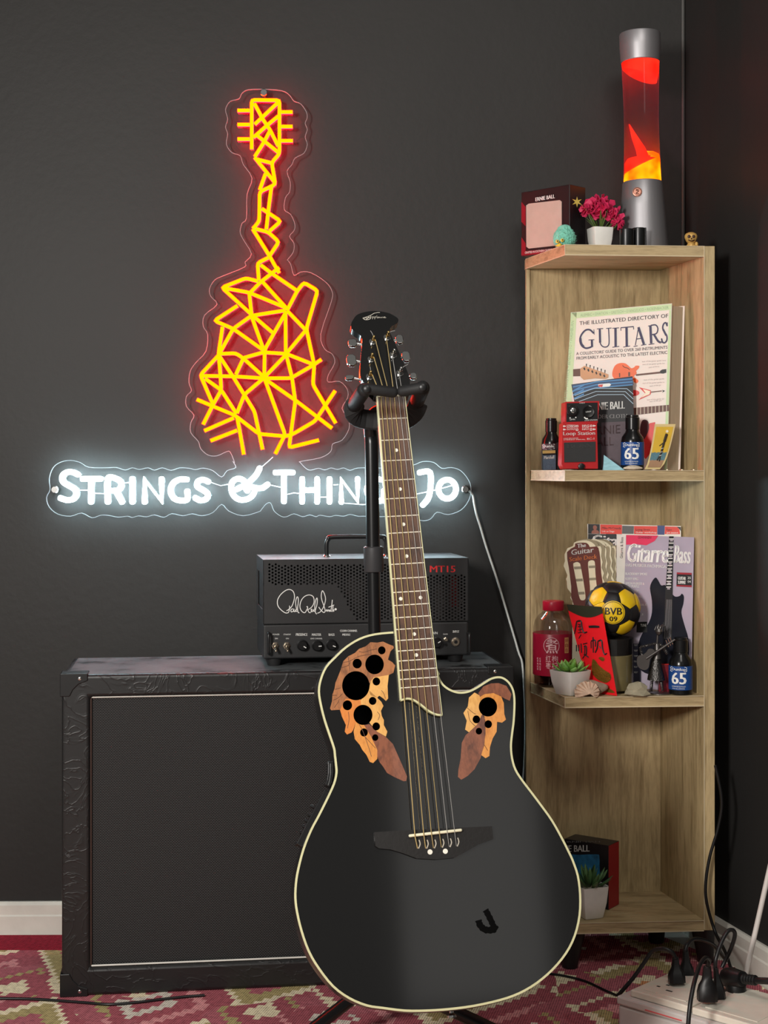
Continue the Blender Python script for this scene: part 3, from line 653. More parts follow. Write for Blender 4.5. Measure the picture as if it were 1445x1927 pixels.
c = AF.hit(*zs([(1253, 583)])[0], 0.0008); v, f = latv([(0.0022, 0), (0.0022, 0.0002)], c, AF.N, 12); sgm.add(v, f)
sgm.build('signature', white_print, amp)

# ------------------------------------------------------------------ guitar
DN, DS = 2.32, 2.115
GS = at(820, 1568, DS); GN = at(736, 745, DN)
gy = math.radians(8)
GF = Fr(GS-Vector((0, 0, 0)), V(math.cos(gy), math.sin(gy), 0), GN-GS)
# make the up axis follow the neck
gv = (GN-GS).normalized(); gu = V(math.cos(gy), math.sin(gy), 0); gu = (gu-gv*gu.dot(gv)).normalized()
GF.U, GF.V, GF.N = gu, gv, gu.cross(gv).normalized()
FB = 0.009                                          # fingerboard and saddle stand this far above the top; the plane GF runs through the string ends
TOP = -FB
guitar = thing('acoustic_guitar', 'glossy black roundback acoustic guitar with leaf rosettes hanging on a floor stand', 'guitar', GF.hit(800, 1890, TOP))
zR = zc(820, 1240, 4.8167); zB = zc(720, 1620, 3.6125); zL = zc(580, 1170, 3.44); z8 = zc(520, 1400, 3.658)
body = zL([(640,62),(565,62),(430,75),(330,105),(240,160),(170,225),(110,290),(75,370),(62,450),(75,540),(100,640),(130,730),(160,820)])
body += z8([(396,80),(404,150),(406,200),(390,270),(345,370),(285,490),(232,590),(180,720),(143,860),(127,960),(123,1060),(135,1160),(166,1290),(216,1430),(286,1550),(386,1675),(498,1757),(620,1808)])
body += zB([(0,1008),(150,1026),(300,1026),(450,1016),(620,994),(800,954),(930,908),(1050,838),(1160,744),(1252,632),(1312,512),(1345,372),(1349,230),(1333,100),(1300,0)])
body += zR([(1220,1760),(1150,1620),(1060,1460),(960,1320),(870,1200),(790,1095),(730,1000),(700,900),(690,790),(700,680),(715,560),(722,400),(715,310),(695,250),(660,200),(610,165),(560,157),(500,170),(440,205),(370,250),(300,285),(230,297),(170,288),(110,260),(60,215),(28,150),(10,90)])
body = smooth2(body, 3)
buv = [GF.uv(p[0], p[1], TOP) for p in body]
def inset(pts, d):
    n = len(pts); area = sum(pts[i-1][0]*pts[i][1]-pts[i][0]*pts[i-1][1] for i in range(n)); sg = 1 if area > 0 else -1; out = []
    for i in range(n):
        ax, ay = pts[i-2 if i >= 2 else i-2]; bx, by = pts[(i+2) % n]; tx, ty = bx-ax, by-ay; l = math.hypot(tx, ty) or 1
        out.append((pts[i][0]-sg*d*ty/l*1.0, pts[i][1]+sg*d*tx/l*1.0))
    return out
holesL = [(695,218,46),(608,388,112),(398,378,56),(382,645,166),(630,594,46),(280,882,57),(585,829,46),(468,998,115),(628,1137,46),(480,1210,47),(616,1272,38)]
holesR = [(472,435,83),(367,548,34),(475,592,34),(390,655,29)]
zh = zc(610, 1190, 6.422)
def hole_uv(z, h, s, n=28):
    c = z([(h[0], h[1])])[0]; return [GF.uv(c[0]+h[2]/s*math.cos(2*math.pi*i/n), c[1]+h[2]/s*1.06*math.sin(2*math.pi*i/n), TOP) for i in range(n)]
holes = [hole_uv(zh, h, 6.422, 36 if h[2] > 90 else 20) for h in holesL]+[hole_uv(zR, h, 4.8167, 36 if h[2] > 60 else 20) for h in holesR]
topo = sheet('soundboard', [inset(buv, 0.0012)]+holes, GF, TOP-0.0028, TOP, gloss_black, guitar, px=False)
bindm = mat('cream_binding', rgb(204, 201, 158), 0.35)
bv, bf, _ = sweep([GF.p(u, v_, TOP-0.0014) for u, v_ in inset(buv, 0.0016)], [(0.0015, 0.0018), (0.0015, -0.0022), (-0.0015, -0.0022), (-0.0015, 0.0018)], GF.N, closed=True)
mobj('binding', bv, bf, bindm, guitar, smooth=False)
# bowl back: outline shrinking towards the rear
cx_, cy_ = sum(p[0] for p in buv)/len(buv), sum(p[1] for p in buv)/len(buv)
rings = []; prof = [(0.0, -0.0035, 1.0), (0.002, -0.018, 1.0), (-0.006, -0.045, 1.0), (0.0, -0.072, 0.965), (0.024, -0.095, 0.84), (0.032, -0.115, 0.66), (0.036, -0.127, 0.42), (0.038, -0.132, 0.15)]
nb = len(buv); mb = MB(); vv = []; ff = []
for ins, w_, sc_ in prof:
    r_ = inset(buv, -0.002 if ins == 0.002 else ins*0.3)
    vv += [GF.p(cx_+(p[0]-cx_)*sc_, cy_+(p[1]-cy_)*sc_, TOP+w_) for p in r_]
for i in range(len(prof)-1):
    for j in range(nb): ff.append((i*nb+j, i*nb+(j+1) % nb, (i+1)*nb+(j+1) % nb, (i+1)*nb+j))
ff.append(tuple(range((len(prof)-1)*nb, len(prof)*nb)))
mobj('bowl_back', vv, ff, mat('black_bowl_composite', rgb(30, 29, 29), 0.28, bump=0.08, bscale=300), guitar, smooth=True)
# leaf rosettes: thin inlaid veneers around the sound holes
def leaf_wood(n, lo, hi): return wood_mat(n, lo, hi, (1.0, 1.0, 0.22), 6.5, 0.4, 0.15, 0.6)
lw = {'brown': leaf_wood('walnut_leaf_veneer', rgb(104, 62, 36), rgb(172, 110, 64)), 'amber': leaf_wood('amber_leaf_veneer', rgb(186, 112, 44), rgb(222, 150, 70)), 'honey': leaf_wood('honey_leaf_veneer', rgb(196, 134, 62), rgb(226, 172, 96)), 'dark': leaf_wood('dark_leaf_veneer', rgb(84, 46, 32), rgb(140, 82, 56)), 'orange': leaf_wood('orange_leaf_veneer', rgb(182, 98, 36), rgb(216, 130, 54))}
leafL = [('brown', [(70,920),(95,830),(100,750),(125,680),(135,610),(165,540),(200,450),(230,350),(290,290),(370,250),(420,200),(500,170),(560,120),(640,125),(710,112),(780,145),(835,165),(840,190),(800,230),(770,330),(820,360),(857,400),(835,490),(780,515),(690,530),(600,545),(560,590),(500,700),(380,800),(260,800),(220,880),(190,935),(85,942)]),
 ('honey', [(600,545),(690,530),(780,515),(765,650),(772,800),(745,830),(715,800),(665,765),(640,790),(560,760),(540,700),(560,590)]),
 ('honey', [(540,700),(640,790),(690,840),(715,890),(685,950),(695,1010),(720,1060),(720,1120),(762,1200),(745,1260),(640,1200),(560,1110),(450,900),(440,820)]),
 ('orange', [(190,935),(220,880),(260,800),(440,810),(450,900),(480,1120),(380,1090),(350,1180),(330,1210),(275,1235),(248,1200),(262,1120),(215,1020)]),
 ('amber', [(380,1090),(480,1120),(560,1250),(640,1420),(640,1530),(590,1580),(550,1565),(510,1480),(460,1420),(430,1360),(370,1290),(355,1200)]),
 ('dark', [(480,1120),(545,1110),(640,1200),(745,1265),(830,1350),(870,1440),(940,1600),(1000,1740),(990,1795),(960,1800),(850,1750),(760,1700),(710,1620),(670,1570),(640,1500),(640,1420),(560,1250)])]
leafR = [('honey', [(300,665),(265,640),(280,560),(250,490),(290,430),(300,350),(350,305),(395,330),(410,380),(420,500),(370,600)]),
 ('dark', [(385,310),(430,250),(500,222),(570,220),(640,245),(685,320),(670,380),(625,360),(590,340),(520,310),(440,320),(400,345)]),
 ('amber', [(400,345),(440,320),(520,310),(590,335),(615,400),(620,500),(635,550),(600,578),(555,570),(550,660),(515,720),(490,800),(485,880),(450,900),(410,870),(440,780),(450,650),(440,520),(420,500)]),
 ('dark', [(420,500),(450,560),(450,680),(435,790),(405,900),(350,1000),(290,1060),(230,1095),(200,1070),(205,1000),(225,900),(235,760),(270,690),(320,650),(370,600)])]
cut = MB()
for h in holes:
    n = len(h); cut.add([GF.p(u, v_, TOP-0.004) for u, v_ in h]+[GF.p(u, v_, TOP+0.004) for u, v_ in h], [tuple(range(n))[::-1], tuple(range(n, 2*n))]+[(i, (i+1) % n, n+(i+1) % n, n+i) for i in range(n)])
cutter = cut.build('cutter', black_print)
for z, leaves in ((zh, leafL), (zR, leafR)):
    for k, pts in leaves:
        o = sheet('rosette_leaf', [[GF.uv(p[0], p[1], TOP) for p in z(pts)]], GF, TOP-0.0006, TOP+0.0005, lw[k], guitar, px=False)
        boolcut(o, cutter)
bpy.data.objects.remove(cutter)
darkm = mat('dark_interior', rgb(6, 6, 6), 0.9, spec=0.1)
vein = mat('leaf_vein', rgb(88, 50, 28), 0.5)
for s in ([(200,430),(290,400),(310,360)], [(230,360),(300,350),(420,290),(560,265)], [(290,300),(300,390),(310,470)], [(130,690),(200,670)], [(110,820),(170,790),(220,740)], [(420,230),(480,240),(560,215),(640,200)], [(690,700),(720,740),(740,800)], [(640,960),(670,1000),(650,1060)], [(290,960),(300,1050),(280,1160)], [(420,1110),(470,1200),(540,1400),(570,1500)], [(500,1270),(620,1400)], [(120,910),(170,840),(180,800)], [(100,760),(150,760)]):
    ribbon(GF, zh(s), 0.9, vein, guitar, TOP+0.0007, 'leaf_vein', k=3)
for s in ([(280,440),(340,490),(365,500)], [(290,470),(310,560),(360,610)], [(440,780),(470,830)]):
    ribbon(GF, zR(s), 0.9, vein, guitar, TOP+0.0007, 'leaf_vein', k=3)
# neck, fingerboard, nut, frets
fbL0, fbR0 = GF.uv(709.5, 746, 0), GF.uv(762, 746, 0)
fbcurve = [GF.uv(p[0], p[1], 0) for p in zL([(600,508),(640,497),(680,505),(730,537),(780,577),(830,600),(867,604)])]
fret_wood = wood_mat('rosewood_fingerboard', rgb(52, 34, 26), rgb(92, 62, 46), (1, 1, 0.15), 8, 0.5, 0.2)
fcs = smooth2(fbcurve, 3, False)
fbo = sheet('fingerboard', [[fbR0, fbL0]+fcs], GF, -0.0068, -0.0008, fret_wood, guitar, px=False)
# edge strip of cream binding on the left and along the end
def strip(name, pts, r, m, w, parent):
    v, f, _ = sweep([GF.p(u, v_, w) for u, v_ in pts], [(r, 0.0008), (r, -0.006), (-r, -0.006), (-r, 0.0008)], GF.N); return mobj(name, v, f, m, parent)
strip('fingerboard_binding', [fbL0]+[fcs[0]], 0.0013, bindm, -0.0008, guitar)
strip('fingerboard_binding', fcs, 0.0013, bindm, -0.0008, guitar)
strip('fingerboard_binding', [fbR0, fcs[-1]], 0.0006, bindm, -0.0008, guitar)
# back of neck: D-shaped profile
nk = MB(); secs = []
def neck_ring(l, r, dep):
    out = []
    for i in range(9):
        t = math.pi*i/8; c = ((l[0]+r[0])/2, (l[1]+r[1])/2); hw = math.hypot(r[0]-l[0], r[1]-l[1])/2
        d = ((r[0]-l[0])/(2*hw), (r[1]-l[1])/(2*hw))
        out.append(GF.p(c[0]-d[0]*hw*math.cos(t), c[1]-d[1]*hw*math.cos(t), -0.0068-dep*math.sin(t)))
    return out
heelL, heelR = GF.uv(742, 1195, 0), GF.uv(818, 1200, 0)
rr = [neck_ring(fbL0, fbR0, 0.016)]
for t, dp in ((0.35, 0.017), (0.7, 0.019), (0.9, 0.028), (1.0, 0.06)):
    rr.append(neck_ring((fbL0[0]+(heelL[0]-fbL0[0])*t, fbL0[1]+(heelL[1]-fbL0[1])*t), (fbR0[0]+(heelR[0]-fbR0[0])*t, fbR0[1]+(heelR[1]-fbR0[1])*t), dp))
vv = [p for r_ in rr for p in r_]; ff = []
for i in range(len(rr)-1):
    for j in range(8): ff.append((i*9+j, i*9+j+1, (i+1)*9+j+1, (i+1)*9+j))
    ff.append((i*9, (i+1)*9, (i+1)*9+8, i*9+8))
ff += [tuple(range(9)), tuple(range((len(rr)-1)*9, len(rr)*9))]
mobj('neck', vv, ff, gloss_black, guitar, smooth=True, angle=40)
nm = GF.uv(736, 745, 0)
Lsc = (GN-GS).length
def across(v_):      # left and right fingerboard edge at height v
    t = (fbL0[1]-v_)/(fbL0[1]-fcs[0][1]); l = fbL0[0]+(fcs[0][0]-fbL0[0])*t
    t2 = (fbR0[1]-v_)/(fbR0[1]-fcs[-1][1]); r = fbR0[0]+(fcs[-1][0]-fbR0[0])*t2
    return l, r
fretm = mat('fret_nickel', rgb(214, 206, 190), 0.4, 0.4)
fretv = [Lsc*2**(-n/12) for n in range(0, 21)]
for n in range(1, 21):
    vv_ = fretv[n]; l, r = across(vv_)
    if vv_ < fcs[0][1]:                        # beside the curved end: starts where the end curve passes
        cand = [p for p in fcs if p[1] <= vv_]
        if not cand: continue
        l = min(cand, key=lambda p: p[0])[0]
    tube('fret', [GF.p(l+0.0012, vv_, -0.0006), GF.p(r-0.0006, vv_, -0.0006)], 0.0010, fretm, fbo, 6)
inl = mat('pearl_dot', rgb(238, 232, 218), 0.3)
for n, offs in ((3, (0,)), (5, (0,)), (7, (0,)), (9, (0,)), (12, (-0.28, 0.28)), (15, (0,)), (17, (0,))):
    vv_ = (fretv[n]+fretv[n-1])/2; l, r = across(vv_)
    for of in offs: lathe('inlay_dot', [(0.0028, 0), (0.0028, 0.0002)], GF.p((l+r)/2+of*(r-l), vv_, -0.0008), inl, fbo, GF.N, 14)
box('nut', Fr(GF.p(fbL0[0], fbL0[1], 0), GF.U, GF.V), (0, fbR0[0]-fbL0[0], -0.001, 0.0045, -0.008, 0.0006), ivory, guitar, bevel=0.0008)
# headstock
ht = math.radians(12)
HV = (GF.V*math.cos(ht)-GF.N*math.sin(ht)); HF = Fr(GF.p(nm[0], nm[1]+0.003, -0.006), GF.U, HV)
zH = zc(660, 580, 10.32); z5a = zc(630, 570, 7.225)
headp = zH([(120,130),(250,80),(420,55),(600,65),(750,100),(880,170),(925,220),(900,290),(800,350),(752,420),(775,500),(900,770),(1000,1000),(1100,1230)])+[(771,715),(770,735),(763,747),(709,747),(702,743),(695,736),(686,722)]
headp += zH([(180,1300),(200,900),(222,620),(165,510),(60,440),(5,370),(15,280),(60,200)])
hs = sheet('headstock', [smooth2(headp, 3)], HF, -0.014, 0.0, gloss_black, guitar)
lgm = mat('silver_logo_print', rgb(206, 200, 186), 0.4)
lo = MB()
def hl(pts, wpx, k=4):
    pts = smooth2(zH(pts), k, False)
    P = [HF.hit(p[0], p[1], 0.0005) for p in pts]; r_ = wpx*0.0004
    v, f, _ = sweep(P, [(r_, 0), (0, 0.0001), (-r_, 0), (0, -0.0001)], HF.N); lo.add(v, f)
hl([(235,190),(300,170),(380,140),(450,100),(520,85),(565,85)], 1.0); hl([(235,190),(270,220),(330,222),(380,200),(390,150)], 1.2); hl([(260,200),(300,185),(340,190),(370,170)], 0.8); hl([(300,215),(360,165)], 1.4)
for x in (415, 460): hl([(x,165),(x+6,215)], 0.6, 1); hl([(x,175),(x+20,160),(x+30,180),(x+8,192)], 0.6)
hl([(505,140),(512,185),(525,188)], 0.6); hl([(555,170),(535,168),(530,185),(548,188),(556,172),(560,188)], 0.6); hl([(575,168),(578,186),(595,185),(598,168),(602,187)], 0.6); hl([(632,168),(618,172),(632,182),(616,188)], 0.6); hl([(648,178),(668,172),(660,164),(645,175),(655,188),(690,182)], 0.6)
lo.build('logo', lgm, hs)
posts = zH([(360,1320),(390,980),(420,640),(700,555),(815,900),(945,1250)])
posts_uv = [HF.uv(p[0]+1.0, p[1]+1.5, 0) for p in posts]
btn = z5a([(205,1020),(230,785),(245,550),(875,500),(965,735),(1065,1000)])
bsz = [(18, 10), (20, 27), (18, 18), (16, 21), (17, 24), (14, 14)]
tuners = []
for i in range(6):
    mm = gold_metal if i < 4 else chrome
    c = HF.p(*posts_uv[i], 0)
    t = lathe('tuning_machine', [(0.0062, 0.0), (0.0062, 0.0012), (0.0045, 0.0022), (0.0042, 0.005), (0.0030, 0.006)], c, chrome, guitar, HF.N, 18)
    lathe('tuner_post', [(0.0034, 0.004), (0.0034, 0.008), (0.0022, 0.010), (0.0026, 0.013), (0.0020, 0.0165), (0.001, 0.017)], c, mm, t, HF.N, 14)
    bu = HF.uv(btn[i][0], btn[i][1], -0.010); bc = HF.p(bu[0], bu[1], -0.010)
    w_, h_ = bsz[i][0]*0.00041, bsz[i][1]*0.00041
    sgn = -1 if i < 3 else 1
    shp = [(-0.35, -1), (0.6, -0.95), (1, -0.55), (1, 0.55), (0.6, 0.95), (-0.35, 1), (-0.9, 0.6), (-0.9, -0.6)]
    bd = mobj('tuner_button', [HF.p(bu[0]+sgn*a*w_, bu[1]+b_*h_, -0.010+s_) for s_ in (-0.003, 0.003) for a, b_ in shp], [tuple(range(8))[::-1], tuple(range(8, 16))]+[(j, (j+1) % 8, 8+(j+1) % 8, 8+j) for j in range(8)], chrome, t, bevel=0.0012)
    # shaft from headstock edge to the button
    tube('tuner_shaft', [HF.p(posts_uv[i][0]+sgn*0.008, posts_uv[i][1], -0.010), HF.p(bu[0]-sgn*w_*0.6, bu[1], -0.010)], 0.0022, chrome, t, 8)
# strings
nx = [716.5, 724.8, 733.0, 741.4, 749.7, 757.6]
sx_ = [780.7, 797.3, 811.7, 826.5, 841.1, 854.9]; sy_ = [1573.5, 1571, 1569, 1566.5, 1564.5, 1562]
ends_ = zc(660, 1520, 4.5156)([(568,345),(637,345),(703,342),(770,335),(836,330),(898,325)])
bronze = mat('bronze_string', rgb(214, 188, 128), 0.35, 0.5); steel = mat('steel_string', rgb(210, 208, 204), 0.3, 0.5)
gauge = [0.00078, 0.0007, 0.0006, 0.0005, 0.0004, 0.00036]
for i in range(6):
    pu = posts_uv[i]; sgn = 1 if i < 3 else -1
    pp = HF.p(pu[0]+sgn*0.003, pu[1]-0.0005, 0.0075)
    n_ = GF.p(*GF.uv(nx[i], 744, 0.0016), 0.0016); s_ = GF.p(*GF.uv(sx_[i], sy_[i], 0.0035), 0.0035); e_ = GF.p(*GF.uv(ends_[i][0], ends_[i][1], TOP+0.0065), TOP+0.0062)
    tube('string', [pp, n_, s_, e_], gauge[i], bronze if i < 4 else steel, guitar, 6)
# bent string ends at the posts
for i, (dx, dy) in ((2, (-0.004, 0.012)), (3, (0.011, 0.003)), (5, (0.012, 0.007)), (0, (0.0, 0.010))):
    c = HF.p(posts_uv[i][0], posts_uv[i][1], 0.013); d = HF.U*dx+HF.V*dy
    tube('string_end', [c, c+d*0.5+HF.N*0.002, c+d+HF.N*0.001], 0.0004, steel, guitar, 6)
# bridge
zF = zc(660, 1520, 4.5156)
bp_ = zF([(200,208),(400,195),(600,185),(900,170),(1200,157),(1212,265),(1090,310),(1020,350),(940,395),(880,425),(720,440),(560,430),(440,385),(340,355),(240,345),(210,325)])
brg = sheet('bridge', [bp_], GF, TOP, TOP+0.006, mat('dark_bridge_wood', rgb(26, 24, 23), 0.45, bump=0.1, bscale=200), guitar)
sa, sb_ = GF.uv(*zF([(505, 238)])[0], 0.001), GF.uv(*zF([(935, 190)])[0], 0.001)
tube('saddle', [GF.p(sa[0], sa[1], 0.0), GF.p(sb_[0], sb_[1], 0.0)], 0.0022, ivory, brg, 10, 'round')
for p in zF([(673, 376), (803, 370)]): lathe('bridge_dot', [(0.0036, 0), (0.0036, 0.0004)], GF.p(*GF.uv(p[0], p[1], TOP+0.006), TOP+0.006), inl, brg, GF.N, 16)
for p in zF([(578, 310), (647, 310), (713, 308), (780, 302), (845, 298), (907, 292)]):
    u, v_ = GF.uv(p[0], p[1], TOP+0.006); tube('string_slot', [GF.p(u+0.001, v_+0.006, TOP+0.006), GF.p(u+0.002, v_, TOP+0.006), GF.p(u-0.001, v_-0.006, TOP+0.006)], 0.0009, fretm, brg, 6, k=3)
for p in zF([(568, 424), (635, 428), (700, 432), (768, 426), (833, 420), (897, 409)]):
    u, v_ = GF.uv(p[0], p[1], TOP+0.004); lathe('string_ball', [(0.0022, -0.004), (0.0022, 0.0), (0.001, 0.0012)], GF.p(u, v_, TOP+0.003), steel, brg, -GF.V, 10)
# dark matte mark on the lower bout
markm = mat('matte_dark_mark', rgb(8, 8, 8), 0.8, var=0.0, spec=0.05)
mk = MB()
for s, r_ in (([(1145,868),(1165,905),(1195,965),(1215,1010),(1245,1035)], 0.0042), ([(1085,955),(1100,1000),(1140,1035),(1190,1040),(1230,1030)], 0.0045)):
    P = [GF.hit(p[0], p[1], TOP+0.0004) for p in smooth2(zF(s), 4, False)]
    v, f, _ = sweep(P, [(r_, 0), (0, 0.0002), (-r_, 0), (0, -0.0002)], GF.N, radii=[1+0.12*math.sin(i*2.3) for i in range(len(P))]); mk.add(v, f)
mk.build('dark_mark', markm, guitar)
# preamp on the upper side, controls, strap button
z8b = z8([(385,180),(330,350),(250,530),(170,690)])
def sidep(px_, py_, w_): return GF.p(*GF.uv(px_, py_, TOP+w_), TOP+w_)
pre = MB()
edge = [sidep(*p, -0.020) for p in z8([(352,335),(318,400),(270,490),(222,580),(180,665),(160,705)])]
v, f, _ = sweep(edge, [(0.006, 0.012), (0.006, -0.014), (-0.004, -0.014), (-0.004, 0.012)], GF.N); 
po = mobj('preamp_panel', v, f, mat('preamp_plastic', rgb(26, 26, 27), 0.22), guitar, bevel=0.001)
for t in z8([(255, 432), (238, 490), (215, 530), (200, 570), (182, 610), (150, 690)]):
    c = sidep(t[0]-1, t[1], -0.020); lathe('slider', [(0.0028, -0.002), (0.0028, 0.003), (0.0018, 0.004)], c, kn, po, (GF.U*-1+GF.V*0.3), 10)
tn = MB()
edge = [sidep(*p, -0.018) for p in z8([(372,125),(375,160),(374,210),(366,260),(352,295)])]
v, f, _ = sweep(edge, [(0.005, 0.010), (0.005, -0.012), (-0.003, -0.012), (-0.003, 0.010)], GF.N)
to = mobj('tuner_panel', v, f, mat('preamp_plastic', rgb(26, 26, 27), 0.22), guitar, bevel=0.001)
v, f, _ = sweep([sidep(*p, -0.007) for p in z8([(372,135),(373,200),(366,250),(356,285)])], circ(6, 0.0012), GF.N); mobj('panel_trim', v, f, chrome, to)
sbp = zB([(465, 1045)])[0]
lathe('strap_button', [(0.005, 0), (0.003, 0.004), (0.003, 0.009), (0.0065, 0.012), (0.0065, 0.015)], sidep(sbp[0], sbp[1]-10, -0.045)+GF.V*0.004, chrome, guitar, -GF.V, 14)

# ------------------------------------------------------------------ guitar stand
stm = mat('black_satin_steel', rgb(22, 22, 23), 0.3)
PD = 2.47
stand = thing('guitar_stand', 'black tubular guitar stand with yoke gripping the guitar neck', 'stand', onz(720, 0.0, PD))
ctop = at(699, 835, PD); cmid = at(703, 1052, PD); cbot = onz(716, 0.10, PD)
tube('upper_pole', [at(722, 772, 2.43), at(706, 778, 2.445), at(697, 795, 2.46), at(698, 822, PD), ctop, at(702, 1040, PD)], 0.0115, stm, stand, 16, k=4)
tube('lower_pole', [at(702, 1045, PD), cbot], 0.0092+0.0012, stm, stand, 16)
lathe('clamp_collar', [(0.0155, -0.021), (0.0165, -0.019), (0.0165, 0.019), (0.0150, 0.021)], cmid, mat('grey_clutch_plastic', rgb(58, 58, 60), 0.45), stand, ctop-cbot, 24)
yk = MB()
bw = V(1, 0.02, 0)
ykf = Fr(at(727, 770, 2.415), bw, Z1)
bx_ = [at(671, 757, 2.40), at(668, 778, 2.41), at(690, 788, 2.43), at(752, 790, 2.43), at(776, 778, 2.41), at(786, 757, 2.40)]
v, f, _ = sweep(catmull(bx_, 4), [(0.017, 0.017), (0.017, -0.015), (-0.014, -0.015), (-0.014, 0.017)], V(0, -1, 0))
yoke = mobj('yoke', v, f, rubber, stand, bevel=0.003)
for a, b_, tip in (((664, 766, 2.405), (685, 734, 2.285), 1), ((783, 760, 2.405), (795, 730, 2.285), -1)):
    tube('yoke_arm', [at(*a), at(*b_)], 0.0115, rubber, stand, 14, 'round')
for a, b_ in (((690, 732), (739, 738)), ((795, 729), (757, 736))):
    tube('grip_flap', [at(a[0], a[1], 2.272), at(b_[0], b_[1], 2.285)], 0.0085, rubber, stand, 12, 'round')
    lathe('pivot', [(0.0055, 0), (0.0055, 0.003), (0.004, 0.004)], at(a[0], a[1], 2.2645), black_plastic, stand, V(0, -1, 0), 16)
lathe('hub', [(0.016, -0.03), (0.019, -0.025), (0.019, 0.02), (0.014, 0.03)], cbot, black_plastic, stand, seg=18)
for foot, st_ in ((V(-0.20, 2.28, 0.0175), None), (V(0.30, 2.30, 0.0175), None), (V(0.03, 2.62, 0.0175), None)):
    lg = tube('leg', [cbot+V(0, 0, 0.005), foot], 0.0105, stm, stand, 12)
    d = (foot-cbot).normalized(); tube('rubber_foot', [foot-d*0.03, foot+d*0.006], 0.0125, rubber, lg, 12, 'round')
# ------------------------------------------------------------------ corner shelf unit
oak_v = wood_mat('oak_laminate_upright', rgb(128, 108, 72), rgb(188, 166, 124), (3.2, 3.2, 0.35), 1.6, 0.5, 0.2)
oak_h = wood_mat('oak_laminate_flat', rgb(132, 112, 78), rgb(188, 166, 126), (0.45, 2.6, 6.0), 1.8, 0.5, 0.2)
edgem = mat('pale_edge_banding', rgb(206, 190, 158), 0.5)
SA, SB, SC_, SL = onz(1063, 0, 2.80), onz(1325, 0, 2.82), onz(1240, 0, 3.015), onz(997, 0, 3.0)
shelf = thing('corner_shelf', 'tall four-tier oak laminate corner shelf standing in the room corner', 'shelf', onz(1170, 0, 2.9))
TZ = (1.37, 0.945, 0.518, 0.092); TH = 0.0195
PTOP = 1.37
# side panel
po_f, po_b = onz(1345, 0, 2.82), SC_+V(0.021, 0.0, 0)
pan = [SB, po_f, po_b+V(0, 0.016, 0), SC_+V(0, 0.016, 0)]
prism('side_panel', [p+Z1*0.073 for p in pan], Z1*(PTOP-0.073), oak_v, shelf, bevel=0.0006, seg=1)
# back panel
bpn = [SL, SC_+V(0.003, 0, 0), SC_+V(0.003, 0.016, 0), SL+V(0, 0.016, 0)]
prism('back_panel', [p+Z1*0.073 for p in bpn], Z1*(1.37-TH-0.073-0.0004), oak_v, shelf)
ed = onz(990, 0, 2.996); prism('edge_band', [p+Z1*0.073 for p in (ed, SL+V(-0.0004, -0.004, 0), SL+V(-0.0004, 0.016, 0), ed+V(0, 0.02, 0))], Z1*(1.37-TH-0.0732), oak_v, shelf)
for k, z in enumerate(TZ):
    e = 0.0 if k else 0.0
    pts = [SA, SB+V(0.002, 0.001, 0), SC_+V(0.003, 0.002, 0), SL+V(0.0, 0.002, 0)]
    if k == 0: pts = [SA, SB-V(0.0004, 0, 0), SC_+V(-0.0005, 0.016, 0), onz(989, 0, 2.996)+V(0, 0.02, 0), onz(989, 0, 2.992)]
    b_ = prism('shelf_board', [p+Z1*(z-TH) for p in pts], Z1*TH, oak_h, shelf)
    # pale edge banding lines along the lower and upper arris
    mbk = MB()
    if True:
        zz = z-TH if k == 0 else z-TH
        v, f, _ = sweep([pts[-1]+Z1*zz, SA+Z1*zz+V(0, -0.0004, 0), SB+Z1*zz+V(-0.0008, -0.0004, 0)], [(0.0006, 0.0009), (0.0006, -0.0009), (-0.0006, -0.0009), (-0.0006, 0.0009)], Z1); mbk.add(v, f)
        v, f, _ = sweep([pts[-1]+Z1*z, SA+Z1*z+V(0, -0.0004, 0), SB+Z1*z+V(-0.0008, -0.0004, 0)], [(0.0006, 0.0001), (0.0006, -0.0009), (-0.0006, -0.0009), (-0.0006, 0.0001)], Z1); mbk.add(v, f)
        v, f, _ = sweep([SA+Z1*(z-TH)+V(0, -0.0004, 0), SA+Z1*z+V(0, -0.0004, 0)], circ(6, 0.0008)); mbk.add(v, f)
        mbk.build('edge_band', edgem, b_)
tube('edge_band', [SB+V(0, -0.0005, 0.075), SB+V(0, -0.0005, PTOP)], 0.0009, edgem, shelf, 6)
legm = mat('black_leg_plastic', rgb(26, 26, 27), 0.45)
for c, dx in ((onz(1078, 0, 2.83), -0.006), (onz(1322, 0, 2.86), 0.006), (onz(1235, 0, 2.98), 0.0), (onz(1020, 0, 2.97), -0.004)):
    v = []; f = []
    v, f, _ = sweep([V(c.x+dx, c.y, 0.001), V(c.x+dx*0.6, c.y, 0.03), V(c.x, c.y, 0.0725)], circ(14, 0.024), None, radii=[0.62, 0.75, 1.0]); mobj('leg', v, f, legm, shelf, smooth=True, angle=40)
S1, S2, S3, S4 = TZ
def face_frame(px0, px1, z, d0, d1, lean=0.0):      # upright plane standing on z between two photo columns
    a, b_ = onz(px0, z, d0), onz(px1, z, d1); u = (b_-a).normalized(); n = u.cross(Z1)
    return Fr(a, u, Z1-n*lean), (b_-a).length

